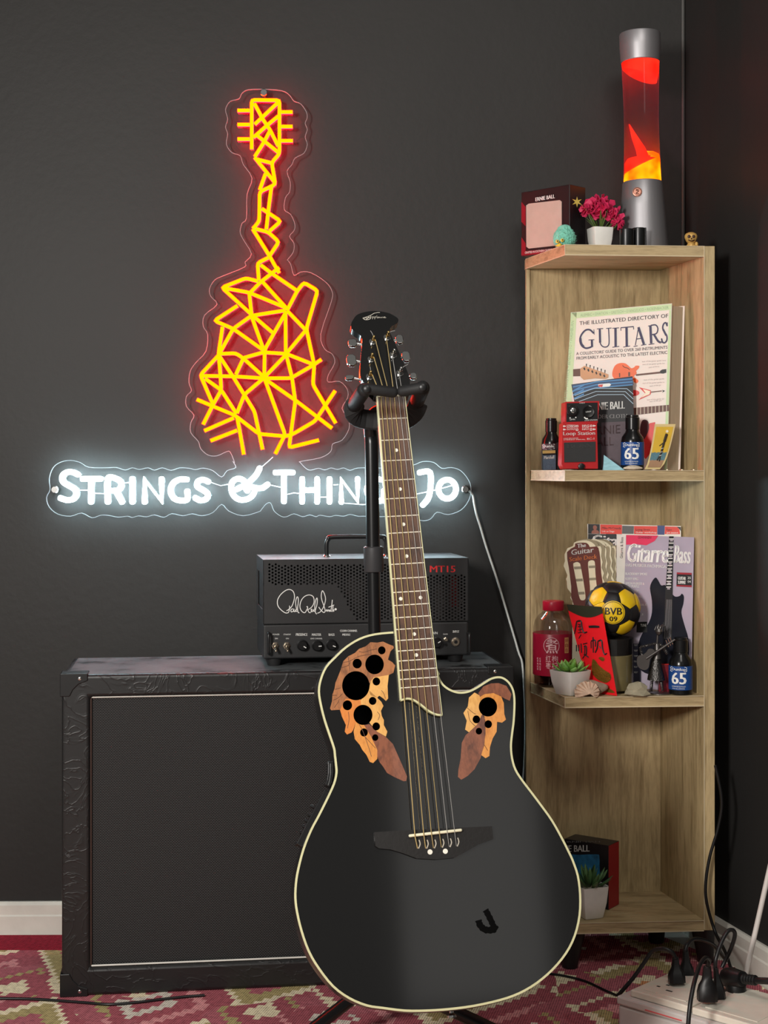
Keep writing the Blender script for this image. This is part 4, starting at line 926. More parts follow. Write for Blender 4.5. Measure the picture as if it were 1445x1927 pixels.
# ---------------- top of the shelf
# display box
fB, wB = face_frame(981, 1072, S1+0.0006, 2.965, 2.88)
bx1 = thing('display_box', 'black and dark red display box with cream window beside potted pink flowers', 'box', fB.p(wB/2, 0, -0.03))
hB = 0.128
cardb = mat('black_printed_card', rgb(26, 22, 24), 0.4); cardr = mat('dark_red_printed_card', rgb(128, 22, 36), 0.4)
mb = MB(); v = boxv(fB, 0, wB, 0, hB, -0.05, 0); mb.add(v, BOXF); mb.build('carton', cardb, bx1, bevel=0.0008)
zt = zc(960, 330, 3.44)
poly(fB, zt([(103,195),(120,183),(320,160),(333,170),(334,430),(322,452),(120,474),(104,462)]), mat('cream_insert', rgb(184, 166, 154), 0.6), bx1, 0.0006, 'window')
poly(fB, zt([(72,170),(100,205),(100,330),(72,300)]), cardr, bx1, 0.0006); poly(fB, zt([(72,400),(100,440),(100,490),(270,476),(270,500),(72,520)]), cardr, bx1, 0.0005)
lettering(fB, 'ERNIE BALL', zt([(163,168)])[0], zt([(287,147)])[0], 7, white_print, bx1, 0.0008, bold=0.0006)
lettering(fB, 'CRAFTED IN SOUTHERN CALIFORNIA', zt([(95,508)])[0], zt([(290,485)])[0], 4, white_print, bx1, 0.0008); lettering(fB, 'SINCE 1962', zt([(195,512)])[0], zt([(260,505)])[0], 2.5, white_print, bx1, 0.0008)
# fluffy chick toy: fuzzy body made of many short tufts
c = onz(1060, S1, 2.865)
ck = thing('fluffy_chick_toy', 'small fluffy mint green chick toy with yellow beak on the shelf edge', 'toy', c)
mint = mat('mint_fluff', rgb(126, 200, 178), 0.9, var=0.15, vscale=120)
mb = MB(); rb = 0.0195
bmx = bmesh.new(); bmesh.ops.create_icosphere(bmx, subdivisions=4, radius=1.0)
cc = c+V(0.002, 0, 0.021)
for v_ in bmx.verts:
    d = v_.co.normalized(); r_ = rb*(1+0.10*random.random())
    v_.co = cc+V(d.x*r_*1.06, d.y*r_*0.95, d.z*r_*(1.08 if d.z > 0 else 1.0)+(0.004 if d.z > 0.8 else 0))
    if v_.co.z < S1+0.0005: v_.co.z = S1+0.0005
me = bpy.data.meshes.new('fluffy_body'); bmx.to_mesh(me); bmx.free(); me.materials.append(mint)
bo = link(bpy.data.objects.new('fluffy_body', me), ck)
rs = random.Random(3)
for i in range(500):
    d = V(rs.gauss(0, 1), rs.gauss(0, 1), rs.gauss(0, 1)).normalized()
    p = cc+d*rb*1.0; p.z = max(p.z, S1+0.002); t = d.cross(V(rs.random(), rs.random(), rs.random())).normalized()*0.0008; e = p+d*0.004+V(rs.uniform(-1, 1), rs.uniform(-1, 1), rs.uniform(-1, 1))*0.0015
    e.z = max(e.z, S1+0.001); mb.add([p-t, p+t, e], [(0, 1, 2)])
fz = mb.build('fluff', mint, ck, smooth=None); fz['kind'] = 'stuff'
yb = mat('yellow_beak', rgb(236, 200, 70), 0.5)
for x, y in ((305, 428), (337, 420)):
    px_, py_ = zt([(x, y)])[0]; p = at(px_, py_, 2.843); eo = lathe('eye', [(0.0032, -0.001), (0.0032, 0.001), (0.002, 0.0022)], p, yb, ck, V(0, -1, 0.1), 14)
    lathe('pupil', [(0.0014, 0.0022), (0.0014, 0.003)], p, black_print, eo, V(0, -1, 0.1), 10)
px_, py_ = zt([(318, 455)])[0]; p = at(px_, py_, 2.843)
mobj('beak', [p+V(-0.009, 0, -0.001), p+V(0, -0.004, 0.005), p+V(0.009, 0, -0.001), p+V(0, -0.006, -0.003), p+V(0, 0.004, 0)], [(0, 1, 3), (1, 2, 3), (0, 4, 1), (1, 4, 2), (0, 3, 4), (3, 2, 4)], yb, ck, smooth=True)
# square tapered pot
def square_pot(parent, c, wt, wb, h, rot, m, soil):
    def ring(w_, z, n=3):
        r_ = w_*0.12; out = []
        for i in range(4):
            a0 = rot+math.pi/4+i*math.pi/2
            for j in range(n):
                a = a0-math.pi/4+math.pi/2*j/(n-1); k = V(math.cos(a0), math.sin(a0), 0)*(w_/2*math.sqrt(2)-r_*math.sqrt(2)); out.append(c+k+V(math.cos(a), math.sin(a), 0)*r_+Z1*z)
        return out
    R = [ring(wb*0.94, 0.0003), ring(wb, 0.002), ring(wb+(wt-wb)*0.65, h*0.5), ring(wt, h), ring(wt-0.004, h), ring(wt-0.006, h-0.006)]
    n = len(R[0]); v = [p for r_ in R for p in r_]; f = [(i*n+j, i*n+(j+1) % n, (i+1)*n+(j+1) % n, (i+1)*n+j) for i in range(len(R)-1) for j in range(n)]+[tuple(range(n))]
    mobj('pot', v, f, m, parent, smooth=True, angle=30)
    mobj('soil', R[-1]+[c+Z1*(h-0.004)], [(j, (j+1) % n, n) for j in range(n)], soil, parent)
pot_white = mat('white_ceramic', rgb(232, 230, 224), 0.25)
gravel = mat('pale_gravel', rgb(170, 160, 140), 0.9, var=0.3, vscale=300, bump=1.0, bscale=500)
def blade(mb, base, d, length, width, bend, k=0):        # pointed leaf with real thickness
    d = Vector(d).normalized(); s = d.cross(Z1); s = s.normalized() if s.length > 0.05 else V(1, 0, 0); n = s.cross(d)
    prof = [(0, 0.35), (0.3, 0.85), (0.6, 1.0), (0.85, 0.55), (1.0, 0.05)]; vv = []
    for t, w_ in prof:
        p = base+d*length*t+Z1*bend*t*t; h = s*width*w_/2
        vv += [p-h, p-n*width*0.16*w_, p+h, p+n*width*0.10*w_]
    ff = [(i*4+j, i*4+(j+1) % 4, (i+1)*4+(j+1) % 4, (i+1)*4+j) for i in range(4) for j in range(4)]+[(0, 1, 2, 3), (19, 18, 17, 16)]
    mb.add(vv, ff, k)
c = onz(1129, S1, 2.885)
fp = thing('potted_flowers', 'pink artificial flowers in a small white pot beside the lava lamp', 'potted plant', c)
square_pot(fp, c, 0.042, 0.032, 0.044, 0.25, pot_white, gravel)
rs = random.Random(5); lg_ = mat('long_green_leaf', rgb(78, 98, 44), 0.5); pk = mat('pink_petal', rgb(206, 44, 92), 0.55, var=0.25, vscale=90)
for i in range(15):
    a = rs.uniform(0, 6.28); mb = MB(); blade(mb, c+V(math.cos(a)*0.007, math.sin(a)*0.007, 0.040), V(math.cos(a)*0.75, math.sin(a)*0.5, 1.0), rs.uniform(0.03, 0.048), 0.005, -0.006); mb.build('leaf', lg_, fp, smooth=True)
for hx, hz, hr, ty in ((-0.012, 0.082, 0.020, 0.0), (0.010, 0.078, 0.021, -0.006), (0.000, 0.092, 0.018, 0.006), (0.030, 0.068, 0.017, -0.004), (-0.026, 0.080, 0.013, -0.002), (0.033, 0.052, 0.012, -0.008)):
    mb = MB(); h0_ = c+V(hx, ty, hz)
    for i in range(26):
        d = V(rs.gauss(0, 1), rs.gauss(0, 1)-0.2, rs.gauss(0, 1)+0.1).normalized(); s = d.cross(V(rs.gauss(0, 1), rs.gauss(0, 1), rs.gauss(0, 1))).normalized(); n = d.cross(s); w_ = hr*0.52
        p = h0_+d*hr*0.25; q = h0_+d*hr
        vv = [p-s*w_*0.3, p+s*w_*0.3, q-s*w_*0.7+n*0.003, q+s*w_*0.7-n*0.002, q+d*hr*0.22+n*0.002*rs.uniform(-1, 1)]
        vv += [x+n*0.0006 for x in vv]
        mb.add(vv, [(0, 1, 3, 2), (2, 3, 4), (5, 7, 8, 6), (7, 9, 8), (0, 2, 7, 5), (1, 6, 8, 3), (2, 4, 9, 7), (3, 8, 9, 4), (0, 5, 6, 1)])
    fo = mb.build('flower_head', pk, fp)
    tube('stem', [c+V(hx*0.2, 0, 0.038), c+V(hx*0.7, ty, hz*0.75), h0_], 0.0012, lg_, fo, 6)
# gold star on a wire, in the pot
px_, py_ = zt([(432, 172)])[0]; p = at(px_, py_, 2.872)
sf = Fr(p, V(1, 0.1, 0), Z1)
st = [(0.0105*(1 if i % 2 == 0 else 0.36)*math.sin(i*math.pi/6), 0.0105*(1 if i % 2 == 0 else 0.36)*math.cos(i*math.pi/6)) for i in range(12)]
so = sheet('gold_star', [st], sf, -0.0006, 0.0006, mat('gold_paper', rgb(206, 176, 84), 0.35, 0.6), fp, px=False)
tube('star_wire', [p, p+V(0.016, 0.004, -0.012), c+V(-0.004, 0, 0.045)], 0.0006, gold_metal, so, 6, k=4)
# lava lamp
LD = 2.925
lc = onz(1211, S1+0.0004, LD); lax = (at(1205, 65, LD)-at(1212, 475, LD)).normalized(); kk = LD/F
lamp = thing('lava_lamp', 'lit lava lamp with silver base and cap and glowing orange wax on the shelf', 'lamp', lc)
def lh(y): return (at(1208, y, LD).z-lc.z)/lax.z
brushed = mat('brushed_aluminium', rgb(162, 160, 163), 0.45, 0.75, bump=0.15, bscale=60, stretch=(1, 1, 0.05))
lathe('base', [(46.5*kk, 0), (47*kk, 0.002), (44*kk, lh(440)), (40.5*kk, lh(390)), (37.2*kk, lh(345)), (36*kk, lh(343)), (33*kk, lh(346))], lc, brushed, lamp, lax, 40)
px_, py_ = 1199, 361; q = at(px_, py_, LD-38*kk)
em = lathe('emblem', [(0.0092, -0.004), (0.0092, 0.0008), (0.0075, 0.0012), (0.0068, 0.0006)], q, mat('copper_emblem', rgb(170, 120, 104), 0.4, 0.8), lamp, V(-0.12, -1, 0.12), 24)
tube('emblem_swirl', [q+V(-0.003, -0.0022, 0.004), q+V(0.003, -0.0022, 0.003), q+V(-0.003, -0.0018, -0.003), q+V(0.003, -0.0018, -0.004)], 0.0009, mat('copper_emblem', rgb(170, 120, 104)), em, 6, k=4)
gp_ = [(36, 343), (35, 320), (34, 290), (33, 240), (33.2, 205), (34.5, 160), (36, 117)]
lathe('glass_bottle', [(r_*kk, lh(y)) for r_, y in gp_], lc, clear_mat('lamp_glass', (0.93, 0.80, 0.84), 0.05, 0.04), lamp, lax, 40)
lqm = bpy.data.materials.new('cloudy_lamp_liquid'); lqm.use_nodes = True; nt = lqm.node_tree; nt.nodes.remove(nt.nodes['Principled BSDF'])
_t = nt.nodes.new('ShaderNodeBsdfTransparent'); _t.inputs[0].default_value = (0.95, 0.8, 0.84, 1); _d = nt.nodes.new('ShaderNodeBsdfTranslucent'); _d.inputs[0].default_value = (0.82, 0.66, 0.72, 1); _m = nt.nodes.new('ShaderNodeMixShader'); _m.inputs[0].default_value = 0.28
nt.links.new(_t.outputs[0], _m.inputs[1]); nt.links.new(_d.outputs[0], _m.inputs[2]); nt.links.new(_m.outputs[0], nt.nodes['Material Output'].inputs[0])
lathe('liquid', [((r_-0.6)*kk, lh(y)) for r_, y in gp_], lc, lqm, lamp, lax, 40)
lathe('lamp_cap', [(35.5*kk, lh(118)), (36.5*kk, lh(117)), (38.3*kk, lh(90)), (38.6*kk, lh(66)), (37.8*kk, lh(64)), (36*kk, lh(65)), (30*kk, lh(66))], lc, brushed, lamp, lax, 40)
def grad_emit(name, stops, zlo, zhi, s):
    m = bpy.data.materials.new(name); m.use_nodes = True; nt = m.node_tree; nt.nodes.remove(nt.nodes['Principled BSDF']); L = nt.links.new
    tc = nt.nodes.new('ShaderNodeTexCoord'); n = nt.nodes.new('ShaderNodeTexNoise'); n.inputs['Scale'].default_value = 25; L(tc.outputs['Object'], n.inputs[0])
    r = ramp(nt, stops); L(n.outputs[0], r.inputs[0]); e = nt.nodes.new('ShaderNodeEmission'); e.inputs[1].default_value = s; L(r.outputs[0], e.inputs[0]); L(e.outputs[0], nt.nodes['Material Output'].inputs[0]); return m
waxo = grad_emit('glowing_orange_wax', [(0.3, (1.0, 0.10, 0.0, 1)), (0.5, (1.0, 0.30, 0.0, 1)), (0.68, (1.0, 0.48, 0.01, 1))], 0, 1, 3.2)
waxr = grad_emit('glowing_red_wax', [(0.35, (1.0, 0.012, 0.004, 1)), (0.65, (1.0, 0.03, 0.01, 1))], 0, 1, 2.4)
def wax(name, rows, m, seg=32):      # rows: (photo row on the left, photo row on the right, fill radius in px)
    v = []
    for yl, yr, rad in rows:
        for j in range(seg):
            a = 2*math.pi*j/seg; t = (1+math.cos(a))/2; y = yl+(yr-yl)*t
            ax_ = lc+lax*lh(y); v.append(ax_+V(math.cos(a), math.sin(a), 0)*rad*kk)
    n = seg; f = [(i*n+j, i*n+(j+1) % n, (i+1)*n+(j+1) % n, (i+1)*n+j) for i in range(len(rows)-1) for j in range(n)]+[tuple(range(n))[::-1], tuple(range((len(rows)-1)*n, len(rows)*n))]
    return mobj(name, v, f, m, lamp, smooth=True, angle=40)
wax('wax', [(342.5, 342.5, 35), (336, 326, 34.4), (330, 300, 33.5), (322, 290, 31), (312, 285, 21), (305, 284, 8)], waxo)
wax('wax', [(332, 312, 32.8), (308, 300, 32.6), (300, 296, 28), (298, 294, 12)], waxr)
wax('wax', [(117, 117, 35.2), (123, 124, 34.6), (129, 140, 33.5), (131, 156, 30), (128, 150, 20), (124, 132, 8)], waxr)
tube('wax_spike', [lc+lax*lh(302)+V(0.000, -0.018, 0), lc+lax*lh(285)+V(-0.006, -0.020, 0), lc+lax*lh(262)+V(-0.017, -0.018, 0), lc+lax*lh(238)+V(-0.026, -0.014, 0)], 0.010, waxr, lamp, 12, 'round', radii=[1.2, 0.95, 0.6, 0.12])
# two black cups
for i, (px_, r_, h_, lab) in enumerate(((1179, 13.5, 34, 'small plain black plastic cup in front of the lava lamp, beside the flower pot'), (1202, 12.5, 38, 'taller black plastic cup with a side rib in front of the lava lamp'))):
    c = onz(px_, S1+0.0003, 2.845+0.012*i); k2 = 2.845/F
    cup = thing('black_cup', lab, 'cup', c, 'black cups on the shelf top')
    lathe('cup_body', [(r_*k2*0.98, 0), (r_*k2, 0.001), (r_*k2, h_*k2), (r_*k2-0.0018, h_*k2), (r_*k2-0.0018, 0.004)], c, mat('satin_black_cup', rgb(20, 22, 22), 0.33), cup, seg=28)
    tube('rim', [c+V(math.cos(t/10*math.pi)*(r_*k2-0.0008), math.sin(t/10*math.pi)*(r_*k2-0.0008), h_*k2) for t in range(20)], 0.0010, black_plastic, cup, 6, closed=True)
    if i: tube('side_rib', [c+V(r_*k2*0.92, -r_*k2*0.45, 0.001), c+V(r_*k2*0.92, -r_*k2*0.45, h_*k2+0.001)], 0.0018, black_plastic, cup, 6)
# tiny golden skull figure
c = onz(1300, S1+0.0003, 2.85)
sk = thing('gold_skull_figurine', 'tiny golden skull-faced figurine at the right end of the shelf top', 'figurine', c)
gpm = mat('gold_paint', rgb(206, 164, 92), 0.35, 0.15); drk = mat('dark_brown_paint', rgb(58, 30, 22), 0.5)
lathe('body', [(0.008, 0), (0.0085, 0.003), (0.007, 0.008), (0.005, 0.012)], c, gpm, sk, seg=18)
hp = c+Z1*0.019
v, f = latv([(0.0015, -0.0108), (0.006, -0.009), (0.0088, -0.005), (0.0112, 0.001), (0.0112, 0.005), (0.009, 0.009), (0.004, 0.0115)], hp, seg=20)
mobj('head', [hp+V((p.x-hp.x)*1.1, (p.y-hp.y)*0.9, p.z-hp.z) for p in v], f, gpm, sk, smooth=True)
for dx in (-0.0044, 0.0040): lathe('eye_socket', [(0.0031, -0.001), (0.0031, 0.0012), (0.002, 0.0018)], hp+V(dx-0.001, -0.0088, 0.002), drk, sk, V(0, -1, 0.15), 12)
lathe('nose_hole', [(0.0014, -0.001), (0.0014, 0.001)], hp+V(-0.001, -0.0095, -0.002), drk, sk, V(0, -1, 0), 8)
tube('mouth', [hp+V(-0.0065, -0.0075, -0.004), hp+V(-0.001, -0.0095, -0.0065), hp+V(0.005, -0.0075, -0.004)], 0.0011, drk, sk, 6, k=3)
for dx in (-0.006, -0.001, 0.006): lathe('foot', [(0.0045, 0), (0.0045, 0.003), (0.003, 0.005)], c+V(dx, -0.004, 0), gpm, sk, seg=12)
lathe('arm', [(0.003, 0), (0.0036, 0.006), (0.002, 0.009)], c+V(0.0105, 0, 0.003), gpm, sk, seg=10)

# ---------------- second board
# big guitar book
BL, BR, TL = onz(1058, S2+0.0005, 2.94), onz(1255, S2+0.0005, 2.862), at(1074, 588, 2.950)
bf_ = fr3(BL, BR, TL)
TR_, TLc = bf_.uv(1264, 571), bf_.uv(1074, 588); BRc = bf_.uv(1255, 885); BLc = bf_.uv(1058, 885); BLc, BRc = (BLc[0], 0.0), (BRc[0], 0.0)
book = thing('guitar_book', 'thick paperback book of guitars with white and pale green cover leaning on shelf', 'book', bf_.p(0.1, 0, -0.02))
quad = [bf_.p(*q) for q in (BLc, BRc, TR_, TLc)]
bk = at(1283, 720, 2.889)-at(1258, 720, 2.863); bk.z = 0
coverm = mat('cream_cover', rgb(226, 216, 206), 0.45, var=0.02); greenm = mat('pale_green_border', rgb(192, 216, 168), 0.5, var=0.03)
prism('front_cover', quad, bk.normalized()*0.0012, coverm, book)
inn = [q+bk.normalized()*0.0013 for q in (quad[0]+bf_.U*0.002, quad[1]-bf_.U*0.003, quad[2]-bf_.U*0.003-Z1*0.004, quad[3]+bf_.U*0.002-Z1*0.003)]
prism('page_block', inn, bk-bk.normalized()*0.003, mat('page_edges', rgb(176, 160, 138), 0.8, var=0.15, vscale=300, stretch=(4, 4, 0.05)), book)
prism('back_cover', [q+bk-bk.normalized()*0.0012 for q in (quad[0], quad[1], quad[2]-Z1*0.002, quad[3])], bk.normalized()*0.0012, mat('back_cover_print', rgb(222, 206, 194), 0.5), book)
poly(bf_, [(1074,588.5),(1085,588),(1074,780),(1068,884),(1059,884)], greenm, book, 0.0003, 'green_border'); poly(bf_, [(1075,588.5),(1264,572),(1263,583),(1085,599)], greenm, book, 0.0003, 'green_border'); poly(bf_, [(1259,584),(1263,584),(1255,884),(1249,884)], greenm, book, 0.0003, 'green_border')
fg = mat('faded_green_print', rgb(150, 178, 136), 0.6); ink = mat('dark_blue_ink', rgb(44, 40, 78), 0.5); inkg = mat('grey_ink', rgb(96, 90, 98), 0.6)
lettering(bf_, 'ALEMBIC • OVATION • GRETSCH • D\'ANGELICO • RICKENBACKER', (1092,596), (1258,581), 5.5, fg, book, 0.0006)
lettering(bf_, 'MARTIN • WARWICK • BENEDETTO • WASHBURN', (1066,760), (1080,604), 5.5, fg, book, 0.0006, up=(-1, -0.08))
zg = zc(1060, 570, 6.0208)
def bl_(s, a, b_, h, m, bold=0.0): lettering(bf_, s, zg([a])[0], zg([b_])[0], h/6.02, m, book, 0.0006, bold=bold)
bl_('THE ILLUSTRATED DIRECTORY OF', (182,252), (1185,165), 42, inkg, 0.0003)
bl_("A COLLECTORS' GUIDE TO OVER 260 INSTRUMENTS", (145,592), (1178,518), 34, inkg, 0.0002); bl_('FROM EARLY ACOUSTIC TO THE LATEST ELECTRIC', (148,645), (1175,577), 34, inkg, 0.0002)
for y, a, b_ in ((672,890,1160), (705,895,1150), (738,965,1085), (880,910,1140), (918,895,1145), (950,975,1105), (1105,945,1140), (1125,975,1110)):
    bl_('text of the guitar guide here'[:int((b_-a)/9)], (a, y), (b_, y-14), 16, mat('pale_ink', rgb(176, 166, 164), 0.6))
# large serif title, letter by letter
gl = MB()
def gst(pts, wpx, k=0):
    q = zg(pts); q = smooth2(q, k, False) if k else q
    P = [bf_.hit(p[0], p[1], 0.0007) for p in q]; r_ = wpx/6.02*0.00072
    v, f, _ = sweep(P, [(r_, 0), (0, 0.0001), (-r_, 0), (0, -0.0001)], bf_.N); gl.add(v, f)
gst([(345,345),(300,305),(250,310),(205,360),(188,420),(205,480),(250,512),(300,505),(325,490)], 14, 4); gst([(192,400),(200,460),(230,500)], 20, 3); gst([(322,420),(325,500)], 18); gst([(285,420),(350,416)], 6); gst([(345,300),(350,360)], 5)
gst([(412,295),(415,440),(440,490),(480,500),(510,480),(518,430),(512,290)], 9, 3); gst([(412,300),(416,450)], 18); gst([(380,295),(450,290)], 6); gst([(485,290),(545,284)], 6)
gst([(590,285),(592,495)], 20); gst([(555,288),(630,282)], 6); gst([(555,502),(632,492)], 6)
gst([(715,280),(718,490)], 20); gst([(648,282),(795,268)], 8); gst([(650,282),(652,315)], 6); gst([(794,268),(796,300)], 6); gst([(678,500),(755,488)], 6)
gst([(850,280),(815,480)], 7); gst([(850,275),(912,468)], 20); gst([(828,410),(890,400)], 7); gst([(795,494),(840,486)], 6); gst([(880,480),(940,470)], 6)
gst([(985,255),(995,460)], 20); gst([(990,255),(1045,250),(1070,290),(1055,345),(1000,360)], 10, 3); gst([(1025,355),(1070,430),(1105,450)], 17, 3); gst([(960,262),(1000,256)], 6); gst([(965,472),(1030,462)], 6)
gst([(1175,262),(1160,225),(1135,240),(1125,285),(1145,330),(1170,370),(1172,420),(1150,450),(1125,445),(1112,405)], 12, 4); gst([(1130,300),(1165,370)], 16, 0); gst([(1178,220),(1178,265)], 5); gst([(1110,400),(1114,455)], 5)
gl.build('title', ink, book)
# printed pictures of guitars
tan_ = mat('maple_print', rgb(198, 150, 108), 0.5); orng = mat('orange_print', rgb(226, 96, 34), 0.45); redp = mat('scarlet_print', rgb(206, 44, 40), 0.45); brn = mat('brown_print', rgb(92, 58, 46), 0.5); crm = mat('cream_print', rgb(236, 226, 200), 0.5)
def bp(pts, m, w=0.0006): poly(bf_, zg(pts), m, book, w, 'printed_guitar')
bp([(110,752),(190,745),(192,830),(110,832)], brn); bp([(190,745),(240,712),(300,735),(460,790),(510,810),(510,845),(480,862),(360,855),(230,872),(195,840)], tan_, 0.0008)
for i in range(6): bp([(225+i*45,740+i*16),(240+i*45,728+i*16),(250+i*45,755+i*16),(238+i*45,765+i*16)], black_print, 0.001); bp([(255+i*42,690+i*14),(268+i*42,690+i*14),(262+i*42,722+i*15),(256+i*42,722+i*15)], black_print, 0.001)
bp(smooth2([(556,830),(560,760),(590,705),(640,682),(700,685),(740,715),(770,740),(800,730),(820,712),(860,715),(850,745),(825,770),(830,800),(800,835),(850,880),(830,910),(800,895),(780,860),(700,870),(600,870)], 3), orng)
bp([(735,785),(755,783),(755,830),(735,832)], brn, 0.0009); bp([(630,795),(642,795),(642,840),(630,842)], brn, 0.0009); bp([(820,808),(1095,778),(1097,798),(822,826)], brn, 0.0009); bp([(1095,770),(1120,755),(1165,750),(1165,790),(1130,800),(1098,798)], black_print, 0.0009); ribbon(bf_, zg([(670,708),(690,728),(730,740),(750,760)]), 1.2, brn, book, 0.001, 'printed_guitar', 3)
bp([(855,955),(990,990),(995,1015),(985,1040),(850,1102),(925,1025)], redp); bp([(900,975),(985,1000),(975,1035),(880,1075),(930,1020)], crm, 0.0009); bp([(992,1005),(1115,992),(1115,1002),(992,1016)], brn, 0.0009); bp([(1115,985),(1152,996),(1120,1015),(1128,998)], black_print, 0.0009); bp(ell(800,1020,62,34), redp, 0.0005)
bp([(790,1190),(1195,1155),(1195,1225),(790,1275)], brn); 
for i in range(9): bp([(830+i*42,1188-i*3.6),(835+i*42,1188-i*3.6),(835+i*42,1268-i*4.6),(830+i*42,1268-i*4.6)], crm, 0.0009)
zm = zc(1000, 740, 5.1607)
poly(bf_, zm([(1060,440),(1100,330),(1150,290),(1200,280),(1210,420),(1170,560),(1110,640),(1080,600)]), redp, book, 0.0006, 'printed_guitar'); poly(bf_, smooth2(zm([(1080,260),(1130,270),(1140,340),(1120,400),(1090,450),(1060,420),(1055,330)]), 3), mat('dark_red_print', rgb(70, 20, 26), 0.5), book, 0.0008, 'printed_guitar')
# polishing cloth pouch
pf, pw = face_frame(1085, 1191, S2+0.0005, 2.897, 2.872, 0.02)
pouch = thing('cloth_pouch', 'black and blue striped polishing cloth pouch standing behind the red pedal', 'pouch', pf.p(pw/2, 0, 0))
zq = zc(980, 550, 3.9589)
pb = mat('black_pouch_film', rgb(24, 24, 28), 0.55); bl1 = mat('blue_stripe_print', rgb(74, 134, 186), 0.5); bl2 = mat('deep_blue_print', rgb(26, 62, 104), 0.5)
po = [(1075,723.5),(1130,716),(1190,708),(1193,800),(1192,884.2),(1086,884.2),(1083,770)]
sheet('pouch_body', [po], pf, -0.004, 0.0, pb, pouch)
poly(pf, zq([(380,690),(600,660),(830,632),(840,690),(540,712),(400,770)]), bl2, pouch, 0.0003)
for i, (dy, m_) in enumerate(((0, bl1), (22, bl1), (44, bl1))): ribbon(pf, zq([(388+i*6,706+i*26),(560,668+dy),(832,645+dy)]), 2.2, bl1, pouch, 0.0005, 'blue_stripe')
for i in range(3): ribbon(pf, zq([(400,800+i*28-30),(545-i*-14,715+i*24),(790-i*12,718+i*22),(838,760+i*36)]), 1.1, mat('silver_line', rgb(170, 196, 214), 0.4), pouch, 0.0006, 'silver_stripe')
for i in range(3): ribbon(pf, zq([(384+i*6,740+i*26),(470,690+i*34)]), 2.6, bl1, pouch, 0.0005, 'blue_stripe')
lettering(pf, 'ERNIE BALL', zq([(520,880)])[0], zq([(772,866)])[0], 14, white_print, pouch, 0.0006, bold=0.0006); lettering(pf, 'POWDER CLOTH', zq([(480,944)])[0], zq([(790,936)])[0], 7.5, mat('grey_print', rgb(150, 148, 148)), pouch, 0.0006, bold=0.0004)
poly(pf, zq([(575,686),(585,684),(660,678),(672,688),(660,702),(590,708),(577,700)]), white_print, pouch, 0.0009, 'hang_hole'); poly(pf, zq([(577,690),(612,686),(606,706),(580,704)]), redp, pouch, 0.0011, 'hang_hole')
poly(pf, zq([(600,970),(830,960),(835,1300),(600,1310)]), mat('smoky_window_film', rgb(74, 58, 66), 0.55, var=0.2, vscale=60), pouch, 0.0004, 'pouch_window')
lettering(pf, 'ERNIE', zq([(520,1065)])[0], zq([(740,1050)])[0], 16, mat('maroon_print', rgb(60, 26, 34), 0.5), pouch, 0.0007, bold=0.0008); lettering(pf, 'BALL', zq([(520,1150)])[0], zq([(690,1140)])[0], 16, mat('maroon_print', rgb(60, 26, 34)), pouch, 0.0007, bold=0.0008)
# loop pedal
pd, pdw = face_frame(1056, 1122, S2+0.0027, 2.828, 2.834, 0.05)
zp = zm
pedal = thing('loop_pedal', 'red guitar effects pedal with black knob plate standing upright on shelf', 'pedal', pd.p(pdw/2, 0, -0.02))
pr_ = mat('red_pedal_paint', rgb(176, 30, 34), 0.38); pk_ = mat('pedal_rubber', rgb(44, 44, 45), 0.7, bump=0.15, bscale=600)
pu = lambda x, y, w_=0.0: pd.uv(*zp([(x, y)])[0], w_)
low = [pu(288, 690), pu(310, 752), pu(640, 755), pu(640, 690), pu(630, 282), pu(300, 288)]
def yd(q): return (q[0], max(q[1], 0.0002))
low = [yd(q) for q in low]
sheet('pedal_body', [low], pd, -0.030, 0.004, pr_, pedal, px=False)
up_ = [pu(328, 300), pu(645, 295), pu(662, 75), pu(332, 82)]
sheet('pedal_top', [up_], pd, -0.040, -0.002, pr_, pedal, px=False)
side = MB(); side.add([pd.p(*q, w_) for w_ in (-0.044, -0.0305) for q in [yd(pu(640, 755)), yd(pu(690, 748)), pu(708, 110), pu(662, 75)]], BOXF); 
box('pedal_side', Fr(pd.p(0, 0, 0), pd.U, pd.V), (pu(640, 0)[0]-0.004, pu(640, 0)[0]-0.0005, 0.0004, pu(0, 80)[1], -0.039, -0.003), pr_, pedal, bevel=0.001)
poly(pd, zp([(342,97),(642,90),(645,268),(338,280)]), mat('black_plate', rgb(24, 24, 26), 0.4), pedal, -0.0014, 'knob_plate')
sheet('footswitch_pad', [[pu(310, 482), pu(614, 472), pu(614, 665), pu(314, 672)]], pd, 0.004, 0.0062, pk_, pedal, px=False)
k_ = pd.p(*pu(395, 172), -0.0014)
kb = lathe('knob', [(0.0105, 0), (0.0105, 0.007), (0.0085, 0.009), (0.0055, 0.0092), (0.0055, 0.0115), (0.004, 0.012)], k_, kn, pedal, pd.N, 22)
lathe('knob_cap', [(0.0052, 0.0115), (0.0052, 0.0128), (0.004, 0.0134)], k_, chrome, kb, pd.N, 18)
lathe('loop_button', [(0.0115, 0), (0.0115, 0.003), (0.0105, 0.004), (0.0098, 0.0036)], pd.p(*pu(552, 182), -0.0014), kn, pedal, pd.N, 28)
def pt_(s, a, b_, h, w_=0.0046, m=white_print, bold=0.0): lettering(pd, s, zp([a])[0], zp([b_])[0], h/5.16, m, pedal, w_, bold=bold)
pt_('LOOP', (528,188), (580,184), 14, 0.003); pt_('CHECK', (466,100), (520,98), 9, -0.001); pt_('LEVEL', (372,262), (426,258), 12, -0.001); pt_('LOOP STATION', (518,270), (640,264), 12, -0.001)
for s in ([(556,126),(575,132),(588,145)], [(512,232),(528,246),(548,246)]): ribbon(pd, zp(s), 2.4, white_print, pedal, 0.0, 'ring_mark', 3)
